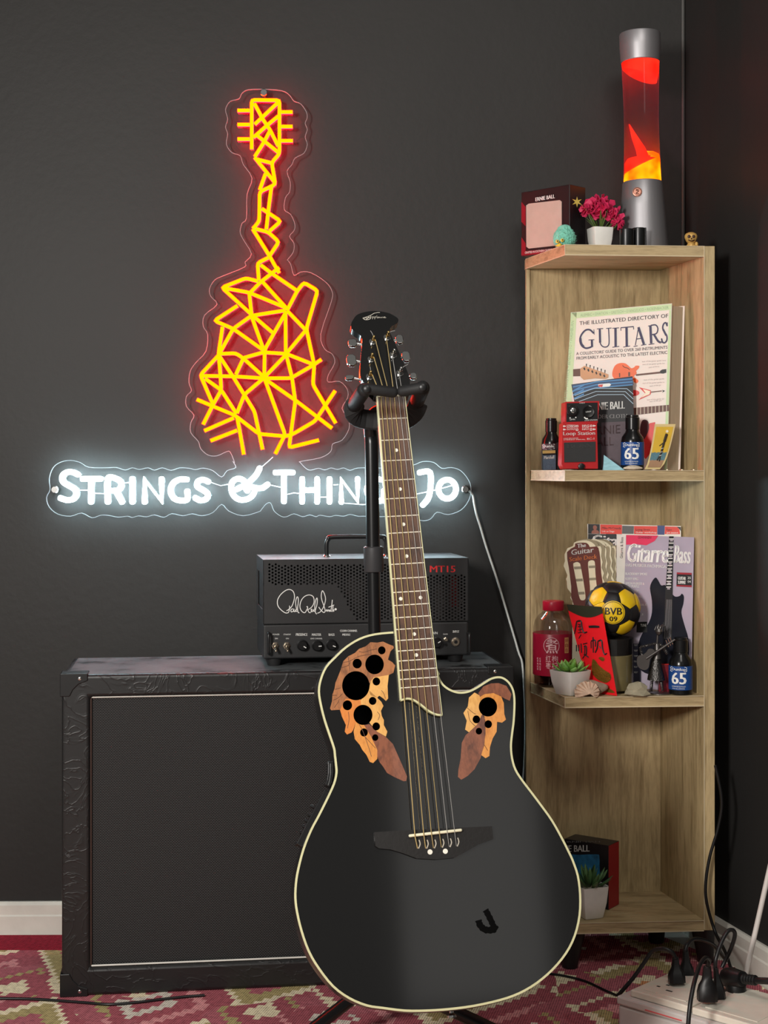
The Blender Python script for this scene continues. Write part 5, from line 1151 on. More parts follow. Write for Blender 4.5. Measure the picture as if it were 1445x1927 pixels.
for x, y in ((372,130), (405,126), (362,205), (375,240), (430,235)): poly(pd, zp(ell(x, y, 7, 7, 8)), white_print, pedal, -0.001, 'dial_mark')
pt_('Loop Station', (308,408), (616,402), 34, bold=0.0003); pt_('RC-1', (540,454), (608,450), 20, bold=0.0002); pt_('LOOP RECORDER', (312,443), (455,440), 8); pt_('STEREO PEDAL', (312,456), (525,452), 8)
for x0, x1, y, s in ((342,430,322,'STEREO'), (342,430,338,'OUTPUT'), (342,430,358,'OUTPUT'), (492,560,322,'INPUT'), (492,560,338,'STOP'), (492,560,358,'INPUT')): pt_(s, (x0, y), (x1, y-1), 15)
for x, y in ((432,320), (432,354), (568,318), (568,352)): poly(pd, zp([(x,y-10),(x+22,y-11),(x+22,y+10),(x,y+11)]), white_print, pedal, 0.0046, 'jack_mark'); poly(pd, zp([(x+4,y-5),(x+18,y-6),(x+18,y+5),(x+4,y+6)]), pr_, pedal, 0.0048, 'jack_mark')
for x, y in ((305,320), (305,352), (595,316), (595,350)): poly(pd, zp([(x,y),(x+12,y-13),(x+12,y-4),(x+28,y-4),(x+28,y+4),(x+12,y+4),(x+12,y+13)]), white_print, pedal, 0.0046, 'arrow_mark')
pt_('BOSS', (350,536), (580,528), 42, 0.0066, mat('embossed_rubber', rgb(64, 64, 64), 0.6), bold=0.0006)
lathe('thumb_screw', [(0.006, 0), (0.006, 0.006), (0.004, 0.007)], pd.p(*pu(475, 712), 0.004), black_plastic, pedal, pd.N, 16)
# brown and blue cleaner bottles
def care_bottle(px_, z, d, wpx, ytop, lab, lmat, kind, labw):
    k2 = d/F; r_ = wpx/2*k2; c = onz(px_, z+0.0003, d); H = (at(px_, ytop, d).z-c.z)
    t = thing('care_bottle', lab, 'bottle', c, 'guitar care bottles')
    lathe('bottle_body', [(r_*0.9, 0), (r_, 0.002), (r_, H*0.52), (r_*0.93, H*0.60), (r_*0.62, H*0.69), (r_*0.56, H*0.74)], c, mat('black_bottle_plastic', rgb(18, 18, 19), 0.22), t, seg=32)
    cp = lathe('bottle_cap', [(r_*0.60, H*0.735), (r_*0.62, H*0.74), (r_*0.62, H*0.95), (r_*0.55, H*0.965), (r_*0.55, H*0.995), (r_*0.45, H)], c, mat('black_cap_plastic', rgb(20, 20, 21), 0.25), t, seg=32)
    lathe('label', [(r_+0.0002, H*0.09), (r_+0.0004, H*0.092), (r_+0.0004, H*0.505), (r_+0.0002, H*0.507)], c, lmat, t, seg=32)
    if kind:
        def wrap(s, y0_, x0_, x1_, h_, m, bold=0, off=0.0009):
            me = text_mesh(s); xs = [v.co.x for v in me.vertices]; ys = [max(0, v.co.y) for v in me.vertices]; mx_, mn = max(xs), min(xs); my = max(ys)
            bm = bmesh.new(); bm.from_mesh(me); 
            if bold:
                ex = bmesh.ops.duplicate(bm, geom=bm.verts[:]+bm.edges[:]+bm.faces[:])
                for e in ex['geom']:
                    if isinstance(e, bmesh.types.BMVert): e.co.x += bold
            bmesh.ops.subdivide_edges(bm, edges=[e for e in bm.edges if e.calc_length() > 0.15], cuts=2); bmesh.ops.triangulate(bm, faces=bm.faces[:])
            for v in bm.verts:
                a = x0_+(x1_-x0_)*(v.co.x-mn)/(mx_-mn); v.co = c+V(math.sin(a)*(r_+off), -math.cos(a)*(r_+off), y0_*H+h_*H*v.co.y/my)
            bm.to_mesh(me); bm.free(); me.materials.clear(); me.materials.append(m); me.name = 'lettering'; link(bpy.data.objects.new('lettering', me), t)
        vv = []; f = []
        if kind == 65:
            wrap('65', 0.20, -1.0+labw, 0.22+labw, 0.20, white_print, 0.06); wrap('Dunlop', 0.435, -0.95+labw, 0.22+labw, 0.045, white_print, 0.04)
            wrap('ULTRAPLEX 65 POLISH', 0.145, -0.95+labw, 0.22+labw, 0.022, white_print); wrap('FOR ALL STRINGS', 0.11, -0.9+labw, 0.15+labw, 0.018, white_print)
        else: wrap('Dunlop', 0.435, -1.05, 0.55, 0.05, white_print, 0.04); wrap('01', 0.33, -0.9, -0.1, 0.07, white_print, 0.06)
        ring = [V(math.sin(a)*(r_+0.0009), -math.cos(a)*(r_+0.0009), z_*H) for a, z_ in [(-1.05+labw, 0.45), (-1.0+labw, 0.495), (0.2+labw, 0.495), (0.3+labw, 0.455), (0.2+labw, 0.415), (-1.0+labw, 0.415)]]
        tube('label_ring', [c+p for p in ring], 0.0005, white_print, t, 5, closed=True, k=3)
    return t
bluel = mat('blue_label', rgb(30, 72, 138), 0.35)
care_bottle(1037, S2, 2.966, 36, 787, 'dark cleaner bottle with plum label behind the tiny amp-shaped box', mat('plum_label', rgb(74, 52, 58), 0.4), 1, 0.0)
care_bottle(1190, S2, 2.838, 43, 781, 'black polish bottle with blue 65 label in front of the guitar book', bluel, 65, 0.1)
# tiny amp shaped lighter box
lf, lw_ = face_frame(1020, 1047, S2+0.0005, 2.937, 2.937)
lbx = thing('miniature_amp_box', 'tiny amp-shaped box with gold strip and white script on the shelf edge', 'box', lf.p(lw_/2, 0, 0))
box('box_body', lf, (0, lw_, 0, 0.0405, -0.013, 0), mat('black_mini_box', rgb(20, 20, 22), 0.35), lbx, bevel=0.0012)
zl = zm
poly(lf, zl([(107,556),(232,554),(232,582),(107,586)]), mat('gold_strip', rgb(206, 180, 110), 0.35, 0.4), lbx, 0.0004, 'gold_panel'); poly(lf, zl([(110,604),(236,598),(236,742),(112,746)]), mat('blue_grey_weave', rgb(84, 104, 124), 0.6, var=0.3, vscale=700, bump=0.5, bscale=900), lbx, 0.0004, 'grille_print')
lettering(lf, 'Marshall', zl([(122,640)])[0], zl([(218,634)])[0], 6, white_print, lbx, 0.0008, bold=0.0004)
lathe('striker_wheel', [(0.0075, -0.006), (0.0082, -0.005), (0.0082, 0.005), (0.0075, 0.006)], lf.p(lw_+0.005, 0.047, -0.010), black_plastic, lbx, lf.N, 20)
box('striker_block', lf, (lw_+0.0002, lw_+0.011, 0.0, 0.043, -0.016, -0.004), black_plastic, lbx, bevel=0.001)
# blue folded paper, shell, card, coins
bpz = [onz(1135, S2+0.0004, 2.83), onz(1175, S2+0.0004, 2.812), onz(1176, S2+0.001, 2.835), at(1136, 856, 2.845)]
mobj('folded_paper', [*bpz[:3], bpz[3], bpz[0]+V(0, 0.012, 0.0), at(1136, 868, 2.86)], [(0, 1, 3), (1, 2, 3), (0, 3, 5, 4), (0, 4, 2, 1), (3, 2, 5), (2, 4, 5)], mat('pale_blue_paper', rgb(150, 196, 208), 0.5, var=0.2, vscale=60, stretch=(1, 1, 6)))
tag(bpy.context.scene.objects['folded_paper'], 'pale blue folded paper wedge lying between the pedal and blue-labelled bottle', 'paper')
def pebble(name, c, sx, sy, sz, m, seed, rough=0.12, sub=3, ridges=0):
    bm = bmesh.new(); bmesh.ops.create_icosphere(bm, subdivisions=sub, radius=1.0); r = random.Random(seed); ph = [r.uniform(0, 6.28) for _ in range(6)]
    for v in bm.verts:
        d = v.co.normalized(); k = 1+rough*(math.sin(3*d.x+ph[0])+math.sin(4*d.y+ph[1])+math.sin(3.5*d.z+ph[2]))*0.5
        if ridges: k *= 1+0.07*math.sin(ridges*math.atan2(d.x, d.z+1.2)) if d.y < 0.3 else 1
        v.co = Vector(c)+V(d.x*sx*k, d.y*sy*k, max(-0.96, d.z*k)*sz)
    zmin = min(v.co.z for v in bm.verts)
    for v in bm.verts: v.co.z += c[2]-zmin
    me = bpy.data.meshes.new(name); bm.to_mesh(me); bm.free(); me.materials.append(m)
    for p in me.polygons: p.use_smooth = sub > 2
    return bpy.data.objects.new(name, me)
shellm = mat('pale_shell', rgb(214, 198, 176), 0.5, var=0.2, vscale=150)
o = link(pebble('flat_shell', onz(1191, S2+0.0003, 2.812), 0.018, 0.007, 0.0045, shellm, 4, 0.2)); tag(o, 'small flat cream shell lying before the blue-labelled polish bottle', 'shell')
# yellow card: curved
cdf, cw_ = face_frame(1213, 1262, S2+0.0005, 2.825, 2.84, 0.0)
zk = zm
card = thing('illustrated_card', 'curved yellow picture card with a striped figure by the sea, leaning on the book', 'card', cdf.p(cw_/2, 0, 0))
def cardp(s, t, off=0.0):      # s across 0..1, t up 0..1; bows towards the viewer at its foot
    xl = 1212+(1232-1212)*t**0.6; xr = 1240+(1271-1240)*(t**0.55)
    px_ = xl+(xr-xl)*s; py_ = 883.5-(883.5-798)*t; d = 2.822+0.022*t+0.010*s-off
    return at(px_, py_, d)
def card_patch(name, s0, s1, t0, t1, m, off, n=8, parent=None):
    g = [[cardp(s0+(s1-s0)*i/4, t0+(t1-t0)*j/n, off) for i in range(5)] for j in range(n+1)]
    v = [p for r_ in g for p in r_]; k = len(v); v += [p+V(0, 0.0005, 0) for p in v]
    f = [(j*5+i, j*5+i+1, (j+1)*5+i+1, (j+1)*5+i) for j in range(n) for i in range(4)]; f += [tuple(k+x for x in q[::-1]) for q in f]
    rim = [i for i in range(5)]+[j*5+4 for j in range(1, n+1)]+[n*5+i for i in (3, 2, 1, 0)]+[j*5 for j in range(n-1, 0, -1)]
    f += [(rim[i], rim[(i+1) % len(rim)], k+rim[(i+1) % len(rim)], k+rim[i]) for i in range(len(rim))]
    return mobj(name, v, f, m, parent, smooth=False)
card_patch('card_sheet', 0, 1, 0.003, 1, mat('cream_card', rgb(226, 204, 148), 0.5), 0, parent=card); card_patch('sky_print', 0.09, 0.92, 0.36, 0.94, mat('yellow_card_print', rgb(224, 184, 66), 0.5), 0.0008, parent=card); card_patch('sea_print', 0.08, 0.9, 0.20, 0.38, mat('sea_blue_print', rgb(96, 134, 146), 0.5, var=0.25, vscale=300), 0.0008, parent=card); card_patch('sand_print', 0.10, 0.88, 0.05, 0.21, mat('sand_print', rgb(176, 140, 110), 0.5), 0.0008, parent=card)
fig = MB()
for a, b_, r_ in (((0.6, 0.36), (0.62, 0.62), 0.0022), ((0.62, 0.62), (0.66, 0.78), 0.0028), ((0.6, 0.36), (0.50, 0.20), 0.0011), ((0.6, 0.36), (0.64, 0.18), 0.0011), ((0.62, 0.6), (0.42, 0.52), 0.0009)):
    v, f, _ = sweep([cardp(*a, 0.0013), cardp(*b_, 0.0013)], circ(6, r_)); fig.add(v, f)
fig.build('printed_figure', mat('figure_print', rgb(60, 50, 40), 0.5), card)
hd_ = cardp(0.66, 0.84, 0.0013); lathe('printed_head', [(0.0026, 0), (0.0026, 0.0006)], hd_, crm, card, V(0, -1, 0), 12)
for t in (0.30, 0.38, 0.46): tube('printed_stripe', [cardp(0.55, t, 0.0030), cardp(0.65, t+0.01, 0.0030)], 0.0007, white_print, card, 5)
for i, px_ in enumerate((1256, 1284, 1306)):
    o = lathe('coin', [(0.0062, 0), (0.0062, 0.0014), (0.0055, 0.0018)], onz(px_, S2+0.0003, 2.84+0.008*i), mat('dull_silver_coin', rgb(190, 176, 150), 0.35, 0.8), seg=20)
    tag(o, ['coin lying nearest to the curved yellow card on the middle board', 'coin lying in front of the book pages, between two other coins', 'coin lying nearest to the right side panel of the shelf'][i], 'coin', 'coins on the shelf')
# ---------------- third board
def magazine(name, lab, cat, bl, br, tl, tr_px, th, cm, back=V(0, 1, 0)):
    fr = fr3(bl, br, tl); t = thing(name, lab, cat, fr.p(0.1, 0, 0)); return fr, t
zM = zc(1140, 980, 5.668); zE = zc(990, 980, 5.667)
# back magazine
mf = fr3(onz(1112, S3+0.0006, 2.984), onz(1283, S3+0.0006, 2.906), at(1105, 986, 2.988))
mag2 = thing('magazine', 'music magazine with red headline boxes mostly hidden behind the lilac one', 'magazine', mf.p(0.08, 0, 0), 'guitar magazines')
c4 = [mf.uv(1112, 885+0.427*F/2.984), mf.uv(1283, 885+0.427*F/2.906), mf.uv(1281, 990), mf.uv(1105, 986)]
c4[0] = (c4[0][0], 0.0); c4[1] = (c4[1][0], 0.0)
sheet('pages', [c4], mf, -0.004, 0.0, mat('magazine_white', rgb(226, 222, 212), 0.4), mag2, px=False)
rb_ = mat('coral_red_print', rgb(220, 66, 52), 0.4); dkp = mat('charcoal_print', rgb(30, 30, 32), 0.4)
def mp_(fr, par, z, pts, m, w=0.0004, n='printed_patch'): poly(fr, z(pts), m, par, w, n)
mp_(mf, mag2, zE, [(660,35),(785,38),(785,140),(660,138)], dkp); mp_(mf, mag2, zE, [(790,40),(1020,44),(1020,142),(790,140)], rb_)
mp_(mf, mag2, zM, [(0,48),(172,52),(170,138),(0,132)], rb_, 0.0005); mp_(mf, mag2, zM, [(175,52),(298,56),(296,140),(172,138)], mat('grey_photo_print', rgb(92, 94, 94), 0.4)); mp_(mf, mag2, zM, [(300,56),(548,58),(545,148),(300,142)], rb_); mp_(mf, mag2, zM, [(550,50),(628,52),(624,150),(548,148)], mat('navy_photo_print', rgb(52, 70, 120), 0.4)); mp_(mf, mag2, zM, [(630,60),(760,64),(785,95),(790,142),(626,142)], rb_); mp_(mf, mag2, zM, [(755,64),(798,66),(798,110),(785,90)], dkp)
mp_(mf, mag2, zE, [(660,140),(1020,146),(1020,420),(655,420)], dkp, 0.0003); mp_(mf, mag2, zM, [(0,140),(110,142),(110,400),(0,400)], dkp, 0.00035)
def mw(fr, par, z, s, a, b_, h, m=white_print, w=0.0008, **k): lettering(fr, s, z([a])[0], z([b_])[0], h/5.67, m, par, w, **k)
mw(mf, mag2, zE, 'Mike McCready', (808,88), (1012,90), 22, black_print); mw(mf, mag2, zE, 'Lick on Stage', (808,120), (940,122), 18); mw(mf, mag2, zM, 'Long lines', (318,105), (468,104), 22, black_print); mw(mf, mag2, zM, 'Guitar workshop', (318,132), (540,134), 18); mw(mf, mag2, zM, 'Typo', (642,105), (702,104), 20, black_print); mw(mf, mag2, zM, 'Jam session', (645,134), (770,136), 18)
mw(mf, mag2, zE, 'Gitarre', (700,270), (1180,275), 120, w=0.0007, bold=0.002)
mp_(mf, mag2, zE, smooth2([(700,135),(706,105),(722,98),(712,75),(718,52),(742,50),(756,70),(748,96),(770,108),(775,136)], 3), mat('portrait_print', rgb(150, 92, 76), 0.5), 0.0007)
# front magazine
g3 = lambda d: 885+0.427*F/d
gf = fr3(onz(1171, S3+0.0006, 2.928), onz(1300, S3+0.0006, 2.853), at(1176, 1006, 2.929))
mag = thing('magazine', 'lilac music magazine with a dark electric guitar on its cover, leaning on shelf back', 'magazine', gf.p(0.08, 0, 0), 'guitar magazines')
lil = mat('lilac_cover_print', rgb(172, 162, 178), 0.3, var=0.14, vscale=9)
cq = [gf.uv(1160, 1302), gf.uv(1300, 1302), gf.uv(1306, 1011), gf.uv(1160, 1006)]; cq[0] = (cq[0][0], 0.0); cq[1] = (cq[1][0], 0.0)
sheet('cover', [cq], gf, -0.0005, 0.0, lil, mag, px=False)
sheet('pages', [[(cq[0][0]+0.001, 0.0), (cq[1][0]-0.004, 0.0), (cq[2][0]-0.003, cq[2][1]-0.002), (cq[3][0]+0.001, cq[3][1]-0.001)]], gf, -0.0055, -0.0006, mat('magazine_white', rgb(226, 222, 212)), mag, px=False)
gm = lambda pts, m, w=0.0004: mp_(gf, mag, zM, pts, m, w, 'cover_print')
gm([(115,145),(215,150),(185,1000),(180,1750),(120,1750)], mat('white_spine_print', rgb(216, 212, 204), 0.4), 0.0003)
gm([(215,152),(560,158),(520,215),(430,262),(330,250),(215,255)], mat('pink_corner_print', rgb(214, 56, 92), 0.35), 0.0005)
bodyp = smooth2([(530,605),(490,650),(470,720),(490,850),(490,980),(460,1080),(400,1180),(350,1300),(345,1480),(380,1600),(520,1650),(700,1650),(830,1560),(885,1420),(880,1260),(840,1120),(805,980),(825,890),(832,810),(810,778),(790,800),(750,810),(715,790),(640,690),(590,690),(560,640)], 3)
gm(bodyp, mat('dark_guitar_print', rgb(26, 28, 38), 0.25), 0.0006)
gm([(675,165),(722,165),(712,780),(705,1260),(615,1260),(632,780)], dkp, 0.0008)
for i in range(15):
    y = 190+i*44*(1-0.012*i); x0 = 676-(y-165)*0.06; gm([(x0,y),(x0+50,y),(x0+50,y+9),(x0,y+9)], white_print, 0.001)
    if i % 2 == 0: gm([(x0+10,y+14),(x0+40,y+14),(x0+40,y+30),(x0+10,y+30)], mat('grey_fret_print', rgb(170, 160, 170), 0.4), 0.001)
for i in range(5): ribbon(gf, zM([(648+i*13,840),(625+i*16,1260)]), 0.6, mat('string_print', rgb(150, 146, 150), 0.4), mag, 0.0011, 'cover_print')
gm([(640,880),(712,880),(710,925),(636,925)], black_print, 0.0009); gm([(610,1080),(705,1080),(705,1130),(606,1130)], black_print, 0.0009)
mw(gf, mag, zM, 'Gitarre', (215,438), (650,446), 195, w=0.0013, slant=0.12, bold=0.0024); mw(gf, mag, zM, 'Bass', (722,446), (890,456), 185, w=0.0013, slant=0.10, bold=0.0014)
mw(gf, mag, zM, 'DAS MUSIKER-FACHMAGAZIN', (213,486), (700,508), 32, bold=0.0003)
for s, x1, y, h in (('BLACKBERRY SMOKE', 440, 582, 26), ('KERRY KING', 345, 634, 26), ('SIMON McBRIDE &', 408, 684, 26), ('DEEP PURPLE', 355, 714, 26), ('DUANE EDDY', 345, 764, 26), ('ORCHESTRAL', 380, 820, 22), ('HOLTZ', 340, 855, 22), ('KNOWABLE', 435, 908, 22), ('AMPLI', 395, 1010, 22)): mw(gf, mag, zM, s, (208, y-4), (x1, y), h, bold=0.0002)
gm([(756,550),(915,556),(915,708),(752,700)], dkp, 0.0008); gm([(756,550),(915,556),(915,576),(756,570)], mat('crimson_print', rgb(150, 30, 44), 0.4), 0.001); gm([(752,684),(915,690),(915,708),(752,700)], mat('crimson_print', rgb(150, 30, 44)), 0.001)
mw(gf, mag, zM, 'GUITAR', (768,628), (850,632), 34, w=0.0011, bold=0.0004); mw(gf, mag, zM, 'SUMMIT', (768,672), (850,676), 34, w=0.0011, bold=0.0004); mw(gf, mag, zM, '25', (872,620), (905,621), 24, w=0.0011); mw(gf, mag, zM, '04', (872,660), (905,661), 24, w=0.0011)
mw(gf, mag, zM, 'GEWINNEN!', (340,190), (485,192), 26, mat('dark_red_ink', rgb(90, 16, 30), 0.5)); mw(gf, mag, zM, 'Gitarre & Bass', (180,400), (185,175), 30, dkp, up=(-1, 0))
gm([(330,1080),(440,1076),(440,1190),(325,1190)], dkp, 0.0007); mw(gf, mag, zM, 'TUNE', (370,1130), (430,1128), 28, w=0.0012)
gm([(290,1310),(375,1312),(375,1760),(290,1760)], mat('slate_print', rgb(62, 62, 78), 0.4), 0.0005)
for i in range(6): mw(gf, mag, zM, 'TEST', (298, 1335+i*58), (340, 1335+i*58), 16)
# scale deck: stack of shaped cards
deckp = zE([(430,320),(445,290),(500,270),(510,235),(560,215),(640,208),(700,230),(735,260),(745,280),(790,270),(805,310),(800,380),(815,440),(805,500),(830,560),(815,610),(840,660),(830,720),(800,760),(790,905),(500,905),(495,860),(470,820),(485,780),(440,720),(435,650),(425,620),(440,580),(400,480),(415,430),(410,360)])
df = fr3(at(1066, 1137, 2.930), at(1131, 1137, 2.930), at(1066, 1017, 2.938))
deck = thing('guitar_scale_cards', 'stack of cream and brown guitar headstock shaped scale cards behind the yellow football', 'card deck', df.p(0.03, -0.1, 0))
cream_c = mat('cream_card_stock', rgb(222, 212, 184), 0.5); brown_c = mat('oxblood_print', rgb(98, 48, 42), 0.45)
dback = (at(1162, 1060, 2.950)-at(1130, 1060, 2.934)); ncard = 8
duv = [df.uv(*p) for p in smooth2(deckp, 2)]
# run the cards down to the shelf
def deck_loop(k):
    s = df.O; out = []
    for u, v_ in duv: out.append((u, v_))
    return out
zfloor = S3+0.0005
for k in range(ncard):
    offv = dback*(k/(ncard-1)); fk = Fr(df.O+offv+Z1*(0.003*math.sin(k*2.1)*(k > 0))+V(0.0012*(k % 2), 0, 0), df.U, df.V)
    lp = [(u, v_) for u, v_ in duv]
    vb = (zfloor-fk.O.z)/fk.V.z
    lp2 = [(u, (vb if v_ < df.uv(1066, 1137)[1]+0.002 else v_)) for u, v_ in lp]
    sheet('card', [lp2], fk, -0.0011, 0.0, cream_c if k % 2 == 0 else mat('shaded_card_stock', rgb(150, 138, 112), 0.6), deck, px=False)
dp = lambda pts, m, w=0.0005: poly(df, zE(pts), m, deck, w, 'card_print')
dp(smooth2([(435,335),(520,275),(520,245),(570,235),(640,235),(670,262),(680,280),(735,275),(770,290),(790,400),(800,560),(820,700),(800,780),(780,905),(510,905),(480,700),(455,500)], 2), brown_c)
dp(smooth2([(502,470),(515,448),(545,440),(572,455),(580,480),(610,640),(632,800),(625,840),(600,848),(575,835),(555,760),(525,600)], 3), cream_c, 0.0008); dp(smooth2([(660,450),(680,425),(712,422),(732,445),(738,560),(752,700),(755,760),(690,800),(680,700),(668,560)], 3), cream_c, 0.0008)
gr_ = mat('grey_card_print', rgb(140, 130, 110), 0.5)
for y in (490, 620, 760): dp([(505+(y-470)*0.16,y),(580+(y-470)*0.14,y-4),(584+(y-470)*0.14,y+24),(510+(y-470)*0.16,y+28)], gr_, 0.001)
for y in (480, 610, 740): dp([(664+(y-470)*0.05,y),(738+(y-470)*0.04,y-4),(740+(y-470)*0.04,y+22),(668+(y-470)*0.05,y+26)], gr_, 0.001)
dl = lambda s, a, b_, h, m: lettering(df, s, zE([a])[0], zE([b_])[0], h/5.667, m, deck, 0.001, bold=0.0004)
dl('The', (545,290), (635,278), 40, white_print); dl('Guitar', (480,366), (718,335), 56, white_print); dl('Scale Deck', (460,434), (755,402), 46, mat('tan_orange_print', rgb(214, 120, 66), 0.5))
# jar with gold content and the football on top
jd = 2.878; jk2 = jd/F; jc = onz(1151, S3+0.0004, jd); jr = 41*jk2
jar = thing('glass_jar', 'clear straight jar with gold contents under the football', 'jar', jc)
jt = at(1151, 1199, jd).z-jc.z
lathe('jar_glass', [(jr*0.96, 0), (jr, 0.002), (jr, jt), (jr-0.0015, jt), (jr-0.0015, 0.003)], jc, clear_mat('jar_glass_clear', (0.86, 0.86, 0.84), 0.07, 0.04), jar, seg=40)
lathe('gold_contents', [(jr*0.90, 0.004), (jr*0.93, 0.005), (jr*0.93, jt*0.68), (jr*0.9, jt*0.69)], jc, mat('matte_gold_fill', rgb(178, 162, 116), 0.4, 0.3), jar, seg=40)
lathe('dark_contents', [(jr*0.90, jt*0.695), (jr*0.92, jt*0.70), (jr*0.92, jt*0.985), (jr*0.9, jt*0.99)], jc, mat('dark_jar_fill', rgb(30, 26, 26), 0.4), jar, seg=40)
br0 = 52.5*jk2; bc_ = at(1152.5, 1152, jd-0.002); bc_.z = jc.z+jt+br0-0.0005+0.0008
ball = thing('football', 'small black and yellow leather football balanced on the glass jar', 'football', bc_-Z1*br0)
phi = (1+5**.5)/2
ico = [V(0, s*1, t*phi) for s in (-1, 1) for t in (-1, 1)]; ico += [V(p.z, p.x, p.y) for p in ico[:4]]+[V(p.y, p.z, p.x) for p in ico[:4]]
ico = [p.normalized() for p in ico]
fcs_ = []
for i in range(12):
    for j in range(i+1, 12):
        for k in range(j+1, 12):
            if all(abs((ico[a]-ico[b_]).length-1.0515) < 0.01 for a, b_ in ((i, j), (j, k), (i, k))): fcs_.append((i, j, k))
rotm = Matrix.Rotation(math.radians(28), 3, 'Y') @ Matrix.Rotation(math.radians(-20), 3, 'X') @ Matrix.Rotation(math.radians(12), 3, 'Z')
yl_ = mat('yellow_leather', rgb(228, 190, 24), 0.4, bump=0.15, bscale=500); bk_ = mat('black_leather', rgb(26, 26, 28), 0.45, bump=0.15, bscale=500)
def panel(corners, m):
    corners = [rotm @ c for c in corners]; cen = sum(corners, V(0, 0, 0)).normalized(); n = len(corners); mb = MB(); K = 5
    vv = [cen]; 
    for r_ in range(1, K+1):
        for i in range(n):
            for t in range(K):
                p = corners[i].lerp(corners[(i+1) % n], t/K); vv.append(cen.lerp(p, r_/K*0.985))
    N_ = n*K; vv2 = []
    for q, p in enumerate(vv):
        ring = 0 if q == 0 else (q-1)//N_+1
        vv2.append(bc_+p.normalized()*br0*(1.0 if ring < K-1 else (0.996 if ring == K-1 else 0.972)))
    ff = [(0, 1+i, 1+(i+1) % N_) for i in range(N_)]+[(1+(r_-1)*N_+i, 1+r_*N_+i, 1+r_*N_+(i+1) % N_, 1+(r_-1)*N_+(i+1) % N_) for r_ in range(1, K) for i in range(N_)]
    mobj('panel', vv2, ff, m, ball, smooth=True)
pent = []; 
view = V(-0.02, -1, 0.03)
for i in range(12):
    nb_ = [j for j in range(12) if abs((ico[i]-ico[j]).length-1.0515) < 0.01]
    pts_ = [ico[i].lerp(ico[j], 1/3) for j in nb_]; ax = ico[i]; ref = (pts_[0]-ax*pts_[0].dot(ax)).normalized(); b2 = ax.cross(ref)
    pts_.sort(key=lambda p: math.atan2((p-ax*p.dot(ax)).dot(b2), (p-ax*p.dot(ax)).dot(ref))); panel(pts_, bk_)
hexes = []
for q, (i, j, k) in enumerate(fcs_):
    hexp = [ico[i].lerp(ico[j], 1/3), ico[i].lerp(ico[j], 2/3), ico[j].lerp(ico[k], 1/3), ico[j].lerp(ico[k], 2/3), ico[k].lerp(ico[i], 1/3), ico[k].lerp(ico[i], 2/3)]
    cen = rotm @ sum(hexp, V(0, 0, 0)).normalized()
    dx_, dz_ = cen.x, cen.z
    hexes.append((cen, hexp))
want = [(0.30, 0.55), (0.80, 0.05), (0.55, -0.55), (-0.72, 0.42), (-0.6, -0.6), (-0.95, -0.1)]
ysel = set()
for wx, wz in want:
    ysel.add(min((i for i in range(len(hexes)) if hexes[i][0].y < 0.2), key=lambda i: (hexes[i][0].x-wx)**2+(hexes[i][0].z-wz)**2))
for i, (cen, hexp) in enumerate(hexes): panel(hexp, yl_ if (i in ysel or (cen.y > 0.2 and i % 2)) else bk_)
# round club badge on the ball
ef_ = V(-0.13, -0.99, -0.03).normalized(); eu = V(1, -0.13, 0); eu = (eu-ef_*eu.dot(ef_)).normalized(); evv = ef_.cross(eu)*1.0
if evv.z < 0: evv = -evv
def onball(a, b_, off=0.0006):
    d = (ef_*math.sqrt(max(0.01, 1-a*a-b_*b_))+eu*a+evv*b_); return bc_+d.normalized()*(br0+off)
def disc(r0, r1, m, off, name):
    n = 32; v = [onball(r_*math.cos(2*math.pi*i/n), r_*math.sin(2*math.pi*i/n), off) for r_ in (r1, (r0+r1)/2, r0) for i in range(n)]
    f = [(k*n+i, k*n+(i+1) % n, (k+1)*n+(i+1) % n, (k+1)*n+i) for k in range(2) for i in range(n)]; mobj(name, v, f, m, ball, smooth=True)
disc(0.001, 0.42, black_print, 0.0005, 'badge'); disc(0.001, 0.405, yl_, 0.0009, 'badge'); disc(0.36, 0.375, black_print, 0.0013, 'badge')
def ball_text(s, x0, x1, y0, y1, bold=0.05):
    me = text_mesh(s); bm = bmesh.new(); bm.from_mesh(me); xs = [v.co.x for v in bm.verts]; ys = [v.co.y for v in bm.verts]
    ex = bmesh.ops.duplicate(bm, geom=bm.verts[:]+bm.edges[:]+bm.faces[:])
    for e in ex['geom']:
        if isinstance(e, bmesh.types.BMVert): e.co.x += bold
    bmesh.ops.subdivide_edges(bm, edges=[e for e in bm.edges if e.calc_length() > 0.15], cuts=2)
    bmesh.ops.triangulate(bm, faces=bm.faces[:])
    for v in bm.verts: v.co = onball(x0+(x1-x0)*(v.co.x-min(xs))/(max(xs)-min(xs)), y0+(y1-y0)*(v.co.y-min(ys))/(max(ys)-min(ys)), 0.0014)
    bm.to_mesh(me); bm.free(); me.materials.clear(); me.materials.append(black_print); me.name = 'lettering'; link(bpy.data.objects.new('lettering', me), ball)
ball_text('BVB', -0.28, 0.29, -0.07, 0.17); ball_text('09', -0.13, 0.13, -0.30, -0.13)
